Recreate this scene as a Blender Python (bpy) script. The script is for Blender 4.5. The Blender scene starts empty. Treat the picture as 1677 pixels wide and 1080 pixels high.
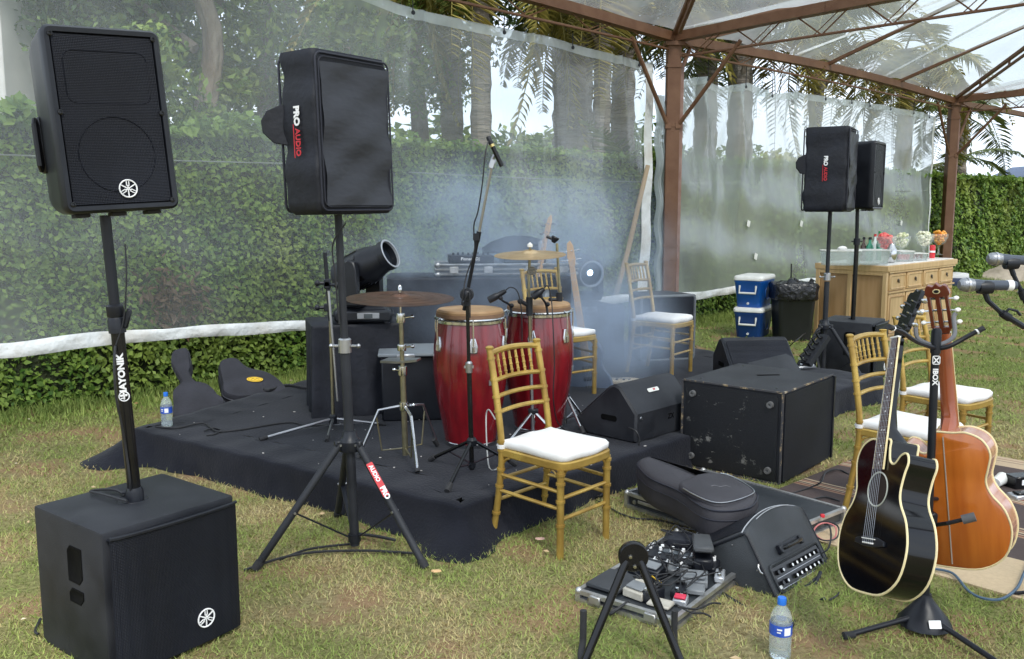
import bpy, bmesh, math, random
import numpy as np
from mathutils import Matrix, Vector, Euler
PI = math.pi
R = math.radians
random.seed(7)
scn = bpy.context.scene
COL = scn.collection

# ------------------------------------------------------------------ camera
F_PX, PITCH, CAM_H = 1480.0, 7.7, 1.6
cam_d = bpy.data.cameras.new('camera')
cam_d.sensor_width = 36.0
cam_d.lens = F_PX / 1677.0 * 36.0
cam_d.clip_start = 0.05
cam_d.clip_end = 900
cam = bpy.data.objects.new('camera', cam_d)
COL.objects.link(cam)
cam.location = (0, 0, CAM_H)
cam.rotation_euler = (R(90 - PITCH), 0, 0)
scn.camera = cam

# ------------------------------------------------------------------ world, sun, exposure
SUN_EL, SUN_AZ = 50.0, 160.0        # compass-like azimuth of the sun, clockwise from +Y
w = bpy.data.worlds.new('World')
scn.world = w
w.use_nodes = True
nt = w.node_tree
nt.nodes.clear()
N = nt.nodes.new
L = nt.links.new
out = N('ShaderNodeOutputWorld')
sky = N('ShaderNodeTexSky')
sky.sky_type = 'NISHITA'
sky.sun_disc = False
sky.sun_elevation = R(SUN_EL)
sky.sun_rotation = R(SUN_AZ)
sky.air_density = 1.2
sky.dust_density = 2.5
bg1 = N('ShaderNodeBackground')
bg1.inputs['Strength'].default_value = 0.12
L(sky.outputs['Color'], bg1.inputs['Color'])
# overcast layer: broken pale cloud over the blue
tc = N('ShaderNodeTexCoord')
mp = N('ShaderNodeMapping')
mp.inputs['Scale'].default_value = (1.0, 1.0, 2.6)
L(tc.outputs['Generated'], mp.inputs['Vector'])
nz = N('ShaderNodeTexNoise')
nz.inputs['Scale'].default_value = 2.4
nz.inputs['Detail'].default_value = 7
nz.inputs['Roughness'].default_value = 0.55
L(mp.outputs['Vector'], nz.inputs['Vector'])
rp = N('ShaderNodeValToRGB')
rp.color_ramp.elements[0].position = 0.30
rp.color_ramp.elements[0].color = (0.55, 0.55, 0.55, 1)
rp.color_ramp.elements[1].position = 0.56
rp.color_ramp.elements[1].color = (1, 1, 1, 1)
L(nz.outputs['Fac'], rp.inputs['Fac'])
rc = N('ShaderNodeValToRGB')
rc.color_ramp.elements[0].position = 0.35
rc.color_ramp.elements[0].color = (0.62, 0.74, 0.92, 1)
rc.color_ramp.elements[1].position = 0.7
rc.color_ramp.elements[1].color = (0.86, 0.93, 1.0, 1)
L(nz.outputs['Fac'], rc.inputs['Fac'])
bg2 = N('ShaderNodeBackground')
bg2.inputs['Strength'].default_value = 1.05
L(rc.outputs['Color'], bg2.inputs['Color'])
mx = N('ShaderNodeMixShader')
L(rp.outputs['Color'], mx.inputs['Fac'])
L(bg1.outputs[0], mx.inputs[1])
L(bg2.outputs[0], mx.inputs[2])
L(mx.outputs[0], out.inputs['Surface'])

sd = bpy.data.lights.new('sun', 'SUN')
sd.energy = 2.0
sd.angle = R(11)
sd.color = (1.0, 0.96, 0.9)
so = bpy.data.objects.new('sun', sd)
COL.objects.link(so)
so.rotation_euler = (R(90 - SUN_EL), 0, R(180 - SUN_AZ))
so.location = (0, -5, 12)

scn.view_settings.view_transform = 'Standard'
scn.view_settings.look = 'None'
scn.view_settings.exposure = 0.85
scn.view_settings.gamma = 1.0
scn.view_settings.use_curve_mapping = False
cy = scn.cycles
cy.max_bounces = 9
cy.diffuse_bounces = 3
cy.glossy_bounces = 3
cy.transmission_bounces = 5
cy.transparent_max_bounces = 24
cy.volume_bounces = 1
cy.volume_step_rate = 2.0
cy.volume_max_steps = 96
cy.use_denoising = True
cy.sample_clamp_indirect = 4.0

# ------------------------------------------------------------------ surveying: a photograph pixel -> a point in the place
_t = R(PITCH)
FW = Vector((0, math.cos(_t), -math.sin(_t)))
UP = Vector((0, math.sin(_t), math.cos(_t)))
RT = Vector((1, 0, 0))
CP = Vector((0, 0, CAM_H))
def ray(x, y): return FW + RT * ((x - 838.5) / F_PX) - UP * ((y - 540) / F_PX)
def G(x, y, z=0.0):                  # on the level z
    d = ray(x, y); return CP + d * ((z - CAM_H) / d.z)
def D(x, y, Y):                      # at the depth Y
    d = ray(x, y); return CP + d * (Y / d.y)

# ------------------------------------------------------------------ mesh building
class M:
    def __init__(s, T=None): s.v = []; s.f = []; s.T = T or Matrix.Identity(4)
    def add(s, vs, fs, T=None):
        A = s.T @ T if T is not None else s.T
        b = len(s.v)
        s.v += [tuple(A @ Vector(p)) for p in vs]
        s.f += [tuple(i + b for i in f) for f in fs]
        return s
    def box(s, c, d, rot=None, bev=0.0, seg=1, taper=None):
        x, y, z = d[0] / 2, d[1] / 2, d[2] / 2
        T = Matrix.Translation(c)
        if rot is not None: T = T @ (rot if isinstance(rot, Matrix) else Euler(rot).to_matrix().to_4x4())
        vs = [(-x, -y, -z), (x, -y, -z), (x, y, -z), (-x, y, -z), (-x, -y, z), (x, -y, z), (x, y, z), (-x, y, z)]
        if taper: vs = [(p[0] * (taper[0] if p[2] > 0 else 1), p[1] * (taper[1] if p[2] > 0 else 1), p[2]) for p in vs]
        fs = [(0, 3, 2, 1), (4, 5, 6, 7), (0, 1, 5, 4), (1, 2, 6, 5), (2, 3, 7, 6), (3, 0, 4, 7)]
        if bev <= 0: return s.add(vs, fs, T)
        return s.bevmesh(vs, fs, bev, seg, T)
    def bevmesh(s, vs, fs, bev, seg=1, T=None):
        bm = bmesh.new()
        bv = [bm.verts.new(p) for p in vs]
        for f in fs: bm.faces.new([bv[i] for i in f])
        bmesh.ops.recalc_face_normals(bm, faces=bm.faces)
        bmesh.ops.bevel(bm, geom=list(bm.edges), offset=bev, segments=seg, profile=0.6, affect='EDGES', clamp_overlap=True)
        bm.verts.index_update()
        s.add([v.co.copy() for v in bm.verts], [[v.index for v in f.verts] for f in bm.faces], T)
        bm.free(); return s
    def tube(s, pts, r, n=8, T=None, cap=True, closed=False):
        P = [Vector(p) for p in pts]
        m = len(P)
        rr = r if isinstance(r, (list, tuple)) else [r] * m
        vs, fs = [], []
        up = None
        for i in range(m):
            if closed: t = P[(i + 1) % m] - P[i - 1]
            else: t = P[min(i + 1, m - 1)] - P[max(i - 1, 0)]
            if t.length < 1e-9: t = Vector((0, 0, 1))
            t.normalize()
            if up is None:
                a = Vector((0, 0, 1)) if abs(t.z) < 0.9 else Vector((1, 0, 0))
                up = (a - t * a.dot(t)).normalized()
            else:
                up = up - t * up.dot(t)
                up = up.normalized() if up.length > 1e-6 else t.orthogonal().normalized()
            sd_ = t.cross(up)
            for k in range(n):
                a = 2 * PI * k / n
                vs.append(P[i] + (up * math.cos(a) + sd_ * math.sin(a)) * rr[i])
        for i in range(m if closed else m - 1):
            j = (i + 1) % m
            for k in range(n):
                l = (k + 1) % n
                fs.append((i * n + k, i * n + l, j * n + l, j * n + k))
        if cap and not closed:
            fs.append(tuple(range(n))[::-1]); fs.append(tuple(range((m - 1) * n, m * n)))
        return s.add(vs, fs, T)
    def rod(s, a, b, r, n=8, r2=None, T=None): return s.tube([a, b], [r, r if r2 is None else r2], n, T)
    def bar(s, a, b, wd, ht, roll=0, T=None):          # rectangular bar between two points
        a, b = Vector(a), Vector(b)
        q = (b - a).to_track_quat('Z', 'Y').to_matrix().to_4x4()
        X = Matrix.Translation((a + b) / 2) @ q @ Matrix.Rotation(roll, 4, 'Z')
        x, y, z = wd / 2, ht / 2, (b - a).length / 2
        vs = [(-x, -y, -z), (x, -y, -z), (x, y, -z), (-x, y, -z), (-x, -y, z), (x, -y, z), (x, y, z), (-x, y, z)]
        fs = [(0, 3, 2, 1), (4, 5, 6, 7), (0, 1, 5, 4), (1, 2, 6, 5), (2, 3, 7, 6), (3, 0, 4, 7)]
        return s.add(vs, fs, X if T is None else T @ X)
    def lathe(s, prof, n=16, T=None, c=(0, 0, 0)):
        vs, fs = [], []
        m = len(prof)
        for r_, z in prof:
            for k in range(n):
                a = 2 * PI * k / n
                vs.append((c[0] + max(r_, 1e-4) * math.cos(a), c[1] + max(r_, 1e-4) * math.sin(a), c[2] + z))
        for i in range(m - 1):
            for k in range(n):
                l = (k + 1) % n
                fs.append((i * n + k, i * n + l, (i + 1) * n + l, (i + 1) * n + k))
        r0, r1 = prof[0][0], prof[-1][0]
        if min(r0, r1) > .002 and abs(r0 - r1) < .3 * max(r0, r1):       # a band: close it on itself
            for k in range(n): l = (k + 1) % n; fs.append(((m - 1) * n + k, (m - 1) * n + l, l, k))
        else: fs.append(tuple(range(n))[::-1]); fs.append(tuple(range((m - 1) * n, m * n)))
        return s.add(vs, fs, T)
    def loft(s, rings, T=None, cap=True):
        n = len(rings[0]); vs = [p for r_ in rings for p in r_]; fs = []
        for i in range(len(rings) - 1):
            for k in range(n):
                l = (k + 1) % n
                fs.append((i * n + k, i * n + l, (i + 1) * n + l, (i + 1) * n + k))
        if cap: fs.append(tuple(range(n))[::-1]); fs.append(tuple(range((len(rings) - 1) * n, len(rings) * n)))
        return s.add(vs, fs, T)
    def prism(s, o, z0, z1, T=None, ins=0.0):          # outline extruded in z with optional softened rims
        if ins <= 0: return s.loft([[(x, y, z0) for x, y in o], [(x, y, z1) for x, y in o]], T)
        i = inset(o, ins)
        return s.loft([[(x, y, z0) for x, y in i], [(x, y, z0 + ins) for x, y in o],
                       [(x, y, z1 - ins) for x, y in o], [(x, y, z1) for x, y in i]], T)
    def grid(s, fn, nu, nv, T=None):
        vs = [fn(i / nu, j / nv) for j in range(nv + 1) for i in range(nu + 1)]
        fs = [(j * (nu + 1) + i, j * (nu + 1) + i + 1, (j + 1) * (nu + 1) + i + 1, (j + 1) * (nu + 1) + i) for j in range(nv) for i in range(nu)]
        return s.add(vs, fs, T)
    def ball(s, c, r_, n=10, m=6, T=None, sc=(1, 1, 1)):
        pr = [(math.sin(PI * i / m), -math.cos(PI * i / m)) for i in range(m + 1)]
        X = Matrix.Translation(c) @ Matrix.Diagonal((r_ * sc[0], r_ * sc[1], r_ * sc[2], 1))
        return s.lathe(pr, n, X if T is None else T @ X)

def inset(o, d):
    n = len(o); res = []
    area = sum(o[i][0] * o[(i + 1) % n][1] - o[(i + 1) % n][0] * o[i][1] for i in range(n))
    sg = 1 if area > 0 else -1
    for i in range(n):
        a, b, c = Vector(o[i - 1]), Vector(o[i]), Vector(o[(i + 1) % n])
        e1 = (b - a); e2 = (c - b)
        n1 = Vector((-e1.y, e1.x)); n2 = Vector((-e2.y, e2.x))
        if n1.length > 1e-9: n1.normalize()
        if n2.length > 1e-9: n2.normalize()
        nn = n1 + n2
        nn = nn.normalized() if nn.length > 1e-6 else n1
        k = max(nn.dot(n1), 0.5)
        res.append(tuple(b + nn * (sg * d / k)))
    return res

def spl(P, n=8, closed=False):         # Catmull-Rom through points of any dimension
    P = [Vector(p) for p in P]; m = len(P); o = []
    rng = range(m) if closed else range(m - 1)
    for i in rng:
        if closed: a, b, c, d = P[i - 1], P[i], P[(i + 1) % m], P[(i + 2) % m]
        else: a, b, c, d = P[max(i - 1, 0)], P[i], P[i + 1], P[min(i + 2, m - 1)]
        for k in range(n):
            t = k / n
            o.append(0.5 * ((2 * b) + (c - a) * t + (2 * a - 5 * b + 4 * c - d) * t * t + (3 * b - a - 3 * c + d) * t ** 3))
    if not closed: o.append(P[-1])
    return o
def rrect(w_, h, r_, n=4, cx=0, cy_=0):
    o = []
    for sx, sy, a0 in ((1, 1, 0), (-1, 1, PI / 2), (-1, -1, PI), (1, -1, 3 * PI / 2)):
        for k in range(n + 1):
            a = a0 + PI / 2 * k / n
            o.append((cx + sx * (w_ / 2 - r_) + r_ * math.cos(a), cy_ + sy * (h / 2 - r_) + r_ * math.sin(a)))
    return o
def circ(r_, n=16, cx=0, cy_=0): return [(cx + r_ * math.cos(2 * PI * k / n), cy_ + r_ * math.sin(2 * PI * k / n)) for k in range(n)]
def rot(ax, deg): return Matrix.Rotation(R(deg), 4, ax)
def tr(*p): return Matrix.Translation(p if len(p) > 1 else p[0])
def frame(o, x, y, z):                  # matrix from an origin and three axes
    m = Matrix.Identity(4)
    for i, a in enumerate((x, y, z)):
        a = Vector(a)
        for k in range(3): m[k][i] = a[k]
    for k in range(3): m[k][3] = o[k]
    return m

def mesh_of(name, b, sharp=38):
    me = bpy.data.meshes.new(name)
    me.from_pydata(b.v, [], b.f)
    me.validate(verbose=False)
    bm = bmesh.new(); bm.from_mesh(me)
    bmesh.ops.recalc_face_normals(bm, faces=bm.faces)
    bm.to_mesh(me); bm.free()
    me.polygons.foreach_set('use_smooth', [True] * len(me.polygons))
    me.set_sharp_from_angle(angle=R(sharp))
    me.update()
    return me
def part(name, b, m, parent=None, label=None, T=None, kind=None, sharp=38):
    me = b if isinstance(b, bpy.types.Mesh) else mesh_of(name, b, sharp)
    o = bpy.data.objects.new(name, me)
    COL.objects.link(o)
    if m is not None and not me.materials: me.materials.append(m)
    if parent is not None: o.parent = parent
    if T is not None: o.matrix_local = T
    if label: o['label'] = label
    if kind: o['kind'] = kind
    return o
def thing(name, label, cat, T=None, group=None):
    o = bpy.data.objects.new(name, None)
    o.empty_display_size = 0.1
    COL.objects.link(o)
    if T is not None: o.matrix_world = T if isinstance(T, Matrix) else tr(T)
    o['label'] = label; o['category'] = cat
    if group: o['group'] = group
    return o
def tag(o, label, cat, group=None, kind=None):
    o['label'] = label; o['category'] = cat
    if group: o['group'] = group
    if kind: o['kind'] = kind
    return o
def struct(o): o['kind'] = 'structure'; return o
def dup(root, T, label, group=None):
    r_ = root.copy(); COL.objects.link(r_); r_.matrix_world = T; r_['label'] = label
    if group: r_['group'] = group
    for ch in list(root.children):
        c = ch.copy(); COL.objects.link(c); c.parent = r_
        for g_ in ch.children:
            d = g_.copy(); COL.objects.link(d); d.parent = c
    return r_
def text(s, size, m, parent, T, bold=0.0, name='lettering', label=None, sx=1.0, spacing=1.0):
    cu = bpy.data.curves.new(name, 'FONT')
    cu.body = s; cu.size = size; cu.extrude = 0.0012; cu.offset = bold
    cu.align_x = 'CENTER'; cu.align_y = 'CENTER'; cu.space_character = spacing
    cu.resolution_u = 3
    cu.materials.append(m)
    tmp = bpy.data.objects.new('tmp_text', cu)
    me = bpy.data.meshes.new_from_object(tmp); bpy.data.objects.remove(tmp)
    o = bpy.data.objects.new(name, me); COL.objects.link(o)
    o.parent = parent
    o.matrix_local = T @ Matrix.Diagonal((sx, 1, 1, 1))
    if label: o['label'] = label
    return o

# ------------------------------------------------------------------ materials
MATS = {}
def mat(name, col, rough=0.5, metal=0.0, col2=None, ns=8.0, amt=1.0, bump=0.0, bs=60.0, coat=0.0, spec=0.5, rv=0.0,
        sub=0.0, trans=0.0, alpha=1.0, det=4.0, lo=0.35, hi=0.65, sheen=0.0, stretch=None, emit=None, bdist=0.01):
    m = bpy.data.materials.new(name); m.use_nodes = True
    n = m.node_tree; b = n.nodes['Principled BSDF']; X = n.nodes.new; K = n.links.new
    b.inputs['Base Color'].default_value = (*col, 1)
    b.inputs['Roughness'].default_value = rough
    b.inputs['Metallic'].default_value = metal
    b.inputs['Coat Weight'].default_value = coat
    b.inputs['Coat Roughness'].default_value = 0.08
    b.inputs['Specular IOR Level'].default_value = spec
    b.inputs['Transmission Weight'].default_value = trans
    b.inputs['Alpha'].default_value = alpha
    b.inputs['Sheen Weight'].default_value = sheen; b.inputs['Sheen Roughness'].default_value = 0.4
    if emit: b.inputs['Emission Color'].default_value = (*emit[:3], 1); b.inputs['Emission Strength'].default_value = emit[3]
    t = X('ShaderNodeTexCoord'); vec = t.outputs['Object']
    if stretch:
        q = X('ShaderNodeMapping'); q.inputs['Scale'].default_value = stretch
        K(vec, q.inputs['Vector']); vec = q.outputs['Vector']
    c2 = col2 if col2 else tuple(min(1, c * 1.25 + 0.002) for c in col)
    z = X('ShaderNodeTexNoise'); z.inputs['Scale'].default_value = ns; z.inputs['Detail'].default_value = det
    K(vec, z.inputs['Vector'])
    r_ = X('ShaderNodeMapRange'); r_.inputs['From Min'].default_value = lo; r_.inputs['From Max'].default_value = hi
    r_.inputs['To Max'].default_value = amt
    K(z.outputs['Fac'], r_.inputs['Value'])
    mi = X('ShaderNodeMix'); mi.data_type = 'RGBA'
    mi.inputs[6].default_value = (*col, 1); mi.inputs[7].default_value = (*c2, 1)
    K(r_.outputs[0], mi.inputs[0]); K(mi.outputs[2], b.inputs['Base Color'])
    if rv > 0:
        a = X('ShaderNodeMapRange'); a.inputs['To Min'].default_value = max(0, rough - rv); a.inputs['To Max'].default_value = min(1, rough + rv)
        K(z.outputs['Fac'], a.inputs['Value']); K(a.outputs[0], b.inputs['Roughness'])
    if bump > 0:
        z2 = X('ShaderNodeTexNoise'); z2.inputs['Scale'].default_value = bs; z2.inputs['Detail'].default_value = 3
        K(vec, z2.inputs['Vector'])
        bp = X('ShaderNodeBump'); bp.inputs['Strength'].default_value = bump; bp.inputs['Distance'].default_value = bdist
        K(z2.outputs['Fac'], bp.inputs['Height']); K(bp.outputs[0], b.inputs['Normal'])
    MATS[name] = m
    return m
def grille_mat(name, col, scale, col2):                 # punched steel: dots through the sheet
    m = mat(name, col, 0.5, 0.3, col2, 3, 1, spec=0.35)
    n = m.node_tree; b = n.nodes['Principled BSDF']; X = n.nodes.new; K = n.links.new
    t = X('ShaderNodeTexCoord'); v = X('ShaderNodeTexVoronoi'); v.inputs['Scale'].default_value = scale
    v.inputs['Randomness'].default_value = 0.0
    K(t.outputs['Object'], v.inputs['Vector'])
    bp = X('ShaderNodeBump'); bp.inputs['Strength'].default_value = 0.9; bp.inputs['Distance'].default_value = 0.004
    K(v.outputs['Distance'], bp.inputs['Height']); K(bp.outputs[0], b.inputs['Normal'])
    return m
BLK = mat('black_plastic', (0.007, 0.008, 0.012), 0.40, spec=.38, col2=(0.014, 0.016, 0.022), ns=6, bump=0.12, bs=350, bdist=0.002, rv=0.08)
BLKS = mat('black_shiny_plastic', (0.005, 0.005, 0.006), 0.22, spec=.4, ns=9, rv=0.05)
BLKP = mat('black_textured_paint', (0.009, 0.010, 0.014), 0.55, spec=.38, col2=(0.026, 0.028, 0.034), ns=4, bump=0.35, bs=260, bdist=0.003, rv=0.08)
RUB = mat('rubber', (0.02, 0.02, 0.022), 0.8, ns=20)
GRL = grille_mat('speaker_grille', (0.005, 0.006, 0.011), 190, (0.010, 0.012, 0.020))
NYL = mat('black_nylon_cloth', (0.008, 0.009, 0.014), 0.62, col2=(0.015, 0.017, 0.026), ns=5, bump=0.35, bs=26, bdist=0.012, rv=0.1, spec=0.4)
NYLG = mat('grey_black_coated_cloth', (0.020, 0.022, 0.030), 0.52, col2=(0.025, 0.027, 0.036), ns=3, bump=0.5, bs=7, bdist=0.02, rv=0.03, spec=0.5, stretch=(.6, 1, 1.6))
PIPE = mat('black_piping', (0.010, 0.011, 0.020), 0.5, ns=9)
FELT = mat('black_stage_cloth', (0.007, 0.008, 0.013), 0.95, col2=(0.016, 0.017, 0.024), ns=2.2, bump=0.35, bs=70, bdist=0.012, spec=0.2, sheen=0.13)
CHR = mat('chrome', (0.72, 0.73, 0.75), 0.16, 1.0, (0.5, 0.5, 0.5), 14)
STL = mat('aluminium', (0.55, 0.56, 0.58), 0.34, 1.0, (0.42, 0.42, 0.44), 9, rv=0.1)
ALU = mat('worn_aluminium_edge', (0.60, 0.60, 0.60), 0.4, 0.85, (0.40, 0.39, 0.37), 18, rv=0.12)
BRASS = mat('aged_brass_tube', (0.36, 0.32, 0.20), 0.36, 0.9, (0.24, 0.22, 0.15), 20, rv=0.1)
GOLD = mat('gold_painted_wood', (0.52, 0.35, 0.085), 0.30, 0.4, (0.34, 0.21, 0.05), 9, bump=0.25, bs=70, bdist=0.003, rv=0.1)
WHT = mat('white_cushion_fabric', (0.76, 0.75, 0.74), 0.85, col2=(0.66, 0.64, 0.61), ns=4, bump=0.6, bs=12, bdist=0.012, lo=.45, hi=.75)
WPLA = mat('white_plastic', (0.76, 0.76, 0.73), 0.45, col2=(0.66, 0.66, 0.62), ns=8)
WPRI = mat('white_print', (0.78, 0.78, 0.78), 0.5, ns=30)
RPRI = mat('red_print', (0.50, 0.02, 0.03), 0.5, ns=30)
YPRI = mat('yellow_print', (0.72, 0.45, 0.03), 0.5, ns=30)
CAB = mat('black_cable', (0.014, 0.014, 0.016), 0.55, ns=30)
CABB = mat('blue_grey_cable', (0.05, 0.09, 0.14), 0.5, ns=30)
REDW = mat('red_lacquered_wood', (0.21, 0.008, 0.013), 0.22, col2=(0.12, 0.005, 0.009), ns=9, coat=0.7, stretch=(3, 3, 0.5), amt=0.8)
SKIN_H = mat('rawhide', (0.42, 0.27, 0.14), 0.65, col2=(0.24, 0.13, 0.06), ns=5)
RUST = mat('brown_rust_paint', (0.120, 0.050, 0.022), 0.6, col2=(0.17, 0.085, 0.045), ns=6, bump=0.2, bs=60, rv=0.1, lo=0.3, hi=0.7)
RUSTL = mat('pale_rust_paint', (0.33, 0.22, 0.19), 0.6, col2=(0.24, 0.13, 0.10), ns=6)
# =================================================================== THE SETTING
rng = np.random.default_rng(11)
RO = G(1305, 800); RS = (G(1395, 826) - G(1310, 805)).normalized(); RP = Vector((RS.y, -RS.x, 0))
t_back = (G(1640, 751) - RO).dot(RP); t_front = (G(1640, 975) - RO).dot(RP); WR = t_front - t_back; LRUG = 3.4
def node_mat(name):
    m = bpy.data.materials.new(name); m.use_nodes = True
    n = m.node_tree
    return m, n, n.nodes['Principled BSDF'], n.nodes.new, n.links.new
def noise(X, K, vec, sc, det=4, rough=0.5):
    z = X('ShaderNodeTexNoise'); z.inputs['Scale'].default_value = sc; z.inputs['Detail'].default_value = det
    z.inputs['Roughness'].default_value = rough
    K(vec, z.inputs['Vector']); return z.outputs['Fac']
def rampn(X, K, f, a, b):
    r_ = X('ShaderNodeMapRange'); r_.inputs['From Min'].default_value = a; r_.inputs['From Max'].default_value = b
    K(f, r_.inputs['Value']); return r_.outputs[0]
def mixc(X, K, f, a, b):
    m = X('ShaderNodeMix'); m.data_type = 'RGBA'
    for i, c in ((6, a), (7, b)):
        if isinstance(c, tuple): m.inputs[i].default_value = (*c, 1)
        else: K(c, m.inputs[i])
    if isinstance(f, float): m.inputs[0].default_value = f
    else: K(f, m.inputs[0])
    return m.outputs[2]
def mathn(X, K, op, a, b):
    m = X('ShaderNodeMath'); m.operation = op; m.use_clamp = True
    for i, c in ((0, a), (1, b)):
        if isinstance(c, (int, float)): m.inputs[i].default_value = c
        else: K(c, m.inputs[i])
    return m.outputs[0]

def turf_fac(X, K):                      # dry-to-green: dry worn turf near the stage and in front, green far out and by the hedge
    t = X('ShaderNodeNewGeometry'); pos = t.outputs['Position']
    big = noise(X, K, pos, 0.9, 5, 0.6)
    sep = X('ShaderNodeSeparateXYZ'); K(pos, sep.inputs[0])
    y = rampn(X, K, sep.outputs['Y'], 5.2, 8.5)
    # distance in front of the hedge (hedge line runs along (.734,.679))
    d = X('ShaderNodeVectorMath'); d.operation = 'DOT_PRODUCT'; K(pos, d.inputs[0]); d.inputs[1].default_value = (-0.679, 0.734, 0)
    h = rampn(X, K, d.outputs['Value'], 6.2, 7.4)
    s = mathn(X, K, 'MAXIMUM', y, h)
    g = rampn(X, K, big, 0.36, 0.62)
    # green = max(s*.9, g*.75)
    f = mathn(X, K, 'MAXIMUM', mathn(X, K, 'MULTIPLY', s, 0.9), mathn(X, K, 'MULTIPLY', g, 0.78))
    return pos, f
gm, n, b, X, K = node_mat('turf_soil')
pos, f = turf_fac(X, K)
fine = noise(X, K, pos, 42, 5, 0.7)
dry = mixc(X, K, rampn(X, K, fine, .35, .65), (0.20, 0.145, 0.075), (0.40, 0.33, 0.18))
grn = mixc(X, K, rampn(X, K, fine, .35, .65), (0.085, 0.12, 0.028), (0.22, 0.25, 0.075))
c = mixc(X, K, f, dry, grn)
mid = noise(X, K, pos, 2.3, 4)
c = mixc(X, K, mathn(X, K, 'MULTIPLY', rampn(X, K, mid, .50, .62), 0.8), c, (0.32, 0.20, 0.115))
K(c, b.inputs['Base Color']); b.inputs['Roughness'].default_value = 0.95; b.inputs['Specular IOR Level'].default_value = 0.15
bp = X('ShaderNodeBump'); bp.inputs['Strength'].default_value = 0.8; bp.inputs['Distance'].default_value = 0.03
K(fine, bp.inputs['Height']); K(bp.outputs[0], b.inputs['Normal'])
gb = M()
gb.grid(lambda u, v: (-200 + 400 * u, -60 + 460 * v, 0), 40, 46)
ground = struct(part('ground', gb, gm)); ground['label'] = 'patchy green and straw coloured lawn'

bmx, n, b, X, K = node_mat('grass_blade')
pos, f = turf_fac(X, K)
ge = X('ShaderNodeNewGeometry'); rnd = ge.outputs['Random Per Island']
f2 = mathn(X, K, 'ADD', mathn(X, K, 'MULTIPLY', f, 0.75), mathn(X, K, 'MULTIPLY', rnd, 0.45))
dry = mixc(X, K, rnd, (0.40, 0.31, 0.14), (0.62, 0.52, 0.28))
grn = mixc(X, K, rnd, (0.13, 0.20, 0.04), (0.31, 0.37, 0.10))
c = mixc(X, K, rampn(X, K, f2, 0.32, 0.62), dry, grn)
K(c, b.inputs['Base Color']); b.inputs['Roughness'].default_value = 0.7; b.inputs['Specular IOR Level'].default_value = 0.25

def np_mesh(name, co, faces_n, m):       # co: (nf*faces_n,3) consecutive polygons
    me = bpy.data.meshes.new(name)
    nv = len(co); nf = nv // faces_n
    me.vertices.add(nv); me.vertices.foreach_set('co', co.astype(np.float32).ravel())
    me.loops.add(nv); me.loops.foreach_set('vertex_index', np.arange(nv, dtype=np.int32))
    me.polygons.add(nf); me.polygons.foreach_set('loop_start', np.arange(0, nv, faces_n, dtype=np.int32))
    me.update(calc_edges=True); me.materials.append(m)
    return me
def blades(n_, y0, y1, h0, h1, wd, pad=0.5):
    # sample the visible wedge uniformly by area
    y = np.sqrt(rng.uniform(y0 ** 2, y1 ** 2, n_)); x = rng.uniform(-0.60, 0.60, n_) * (y + pad)
    a = rng.uniform(0, 2 * PI, n_); ln = rng.uniform(h0, h1, n_)
    lean = rng.uniform(0.35, 1.45, n_); b_ = rng.uniform(0, 2 * PI, n_)
    base = np.stack([x, y, np.zeros(n_)], 1)
    wv = np.stack([np.cos(a), np.sin(a), np.zeros(n_)], 1) * (wd * rng.uniform(0.6, 1.3, n_))[:, None] / 2
    tip = base + np.stack([np.cos(b_) * np.sin(lean), np.sin(b_) * np.sin(lean), np.cos(lean) * 0.9 + 0.12], 1) * ln[:, None]
    return np.stack([base - wv, base + wv, tip], 1)
near = blades(120000, 2.3, 5.2, 0.012, 0.036, 0.0050)
midb = blades(85000, 5.2, 9.5, 0.016, 0.042, 0.008)
farb = blades(60000, 9.5, 21, 0.02, 0.05, 0.02)
allb = np.concatenate([near, midb, farb])
def in_poly(p, poly):
    c = np.zeros(len(p), bool); j = len(poly) - 1
    for i in range(len(poly)):
        xi, yi = poly[i]; xj, yj = poly[j]
        hit = ((yi > p[:, 1]) != (yj > p[:, 1])) & (p[:, 0] < (xj - xi) * (p[:, 1] - yi) / (yj - yi + 1e-12) + xi)
        c ^= hit; j = i
    return c
STAGE = [(-2.42, 5.62), (-0.24, 4.10), (3.10, 7.42), (2.30, 8.25), (1.4, 9.6), (-1.60, 7.45)]
RUG0 = RO + RP * t_back - RS * .05; RUGP = [tuple(p)[:2] for p in (RUG0, RUG0 + RS * LRUG, RUG0 + RS * LRUG + RP * WR, RUG0 + RP * WR)]
keep = ~in_poly(allb[:, 0, :2], STAGE) & ~in_poly(allb[:, 0, :2], RUGP)
BARE = [(-1.95, 5.35, .55, .28), (-2.6, 4.6, .5, .35), (-.75, 3.45, .4, .2), (.15, 4.75, .3, .35), (.9, 3.0, .5, .3), (-2.2, 3.6, .45, .5)]
for bx0, by0, brx, bry in BARE:
    q_ = ((allb[:, 0, 0] - bx0) / brx) ** 2 + ((allb[:, 0, 1] - by0) / bry) ** 2
    keep &= ~((q_ + rng.uniform(-.5, .9, len(allb)) < .55))
allb = allb[keep]
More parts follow.
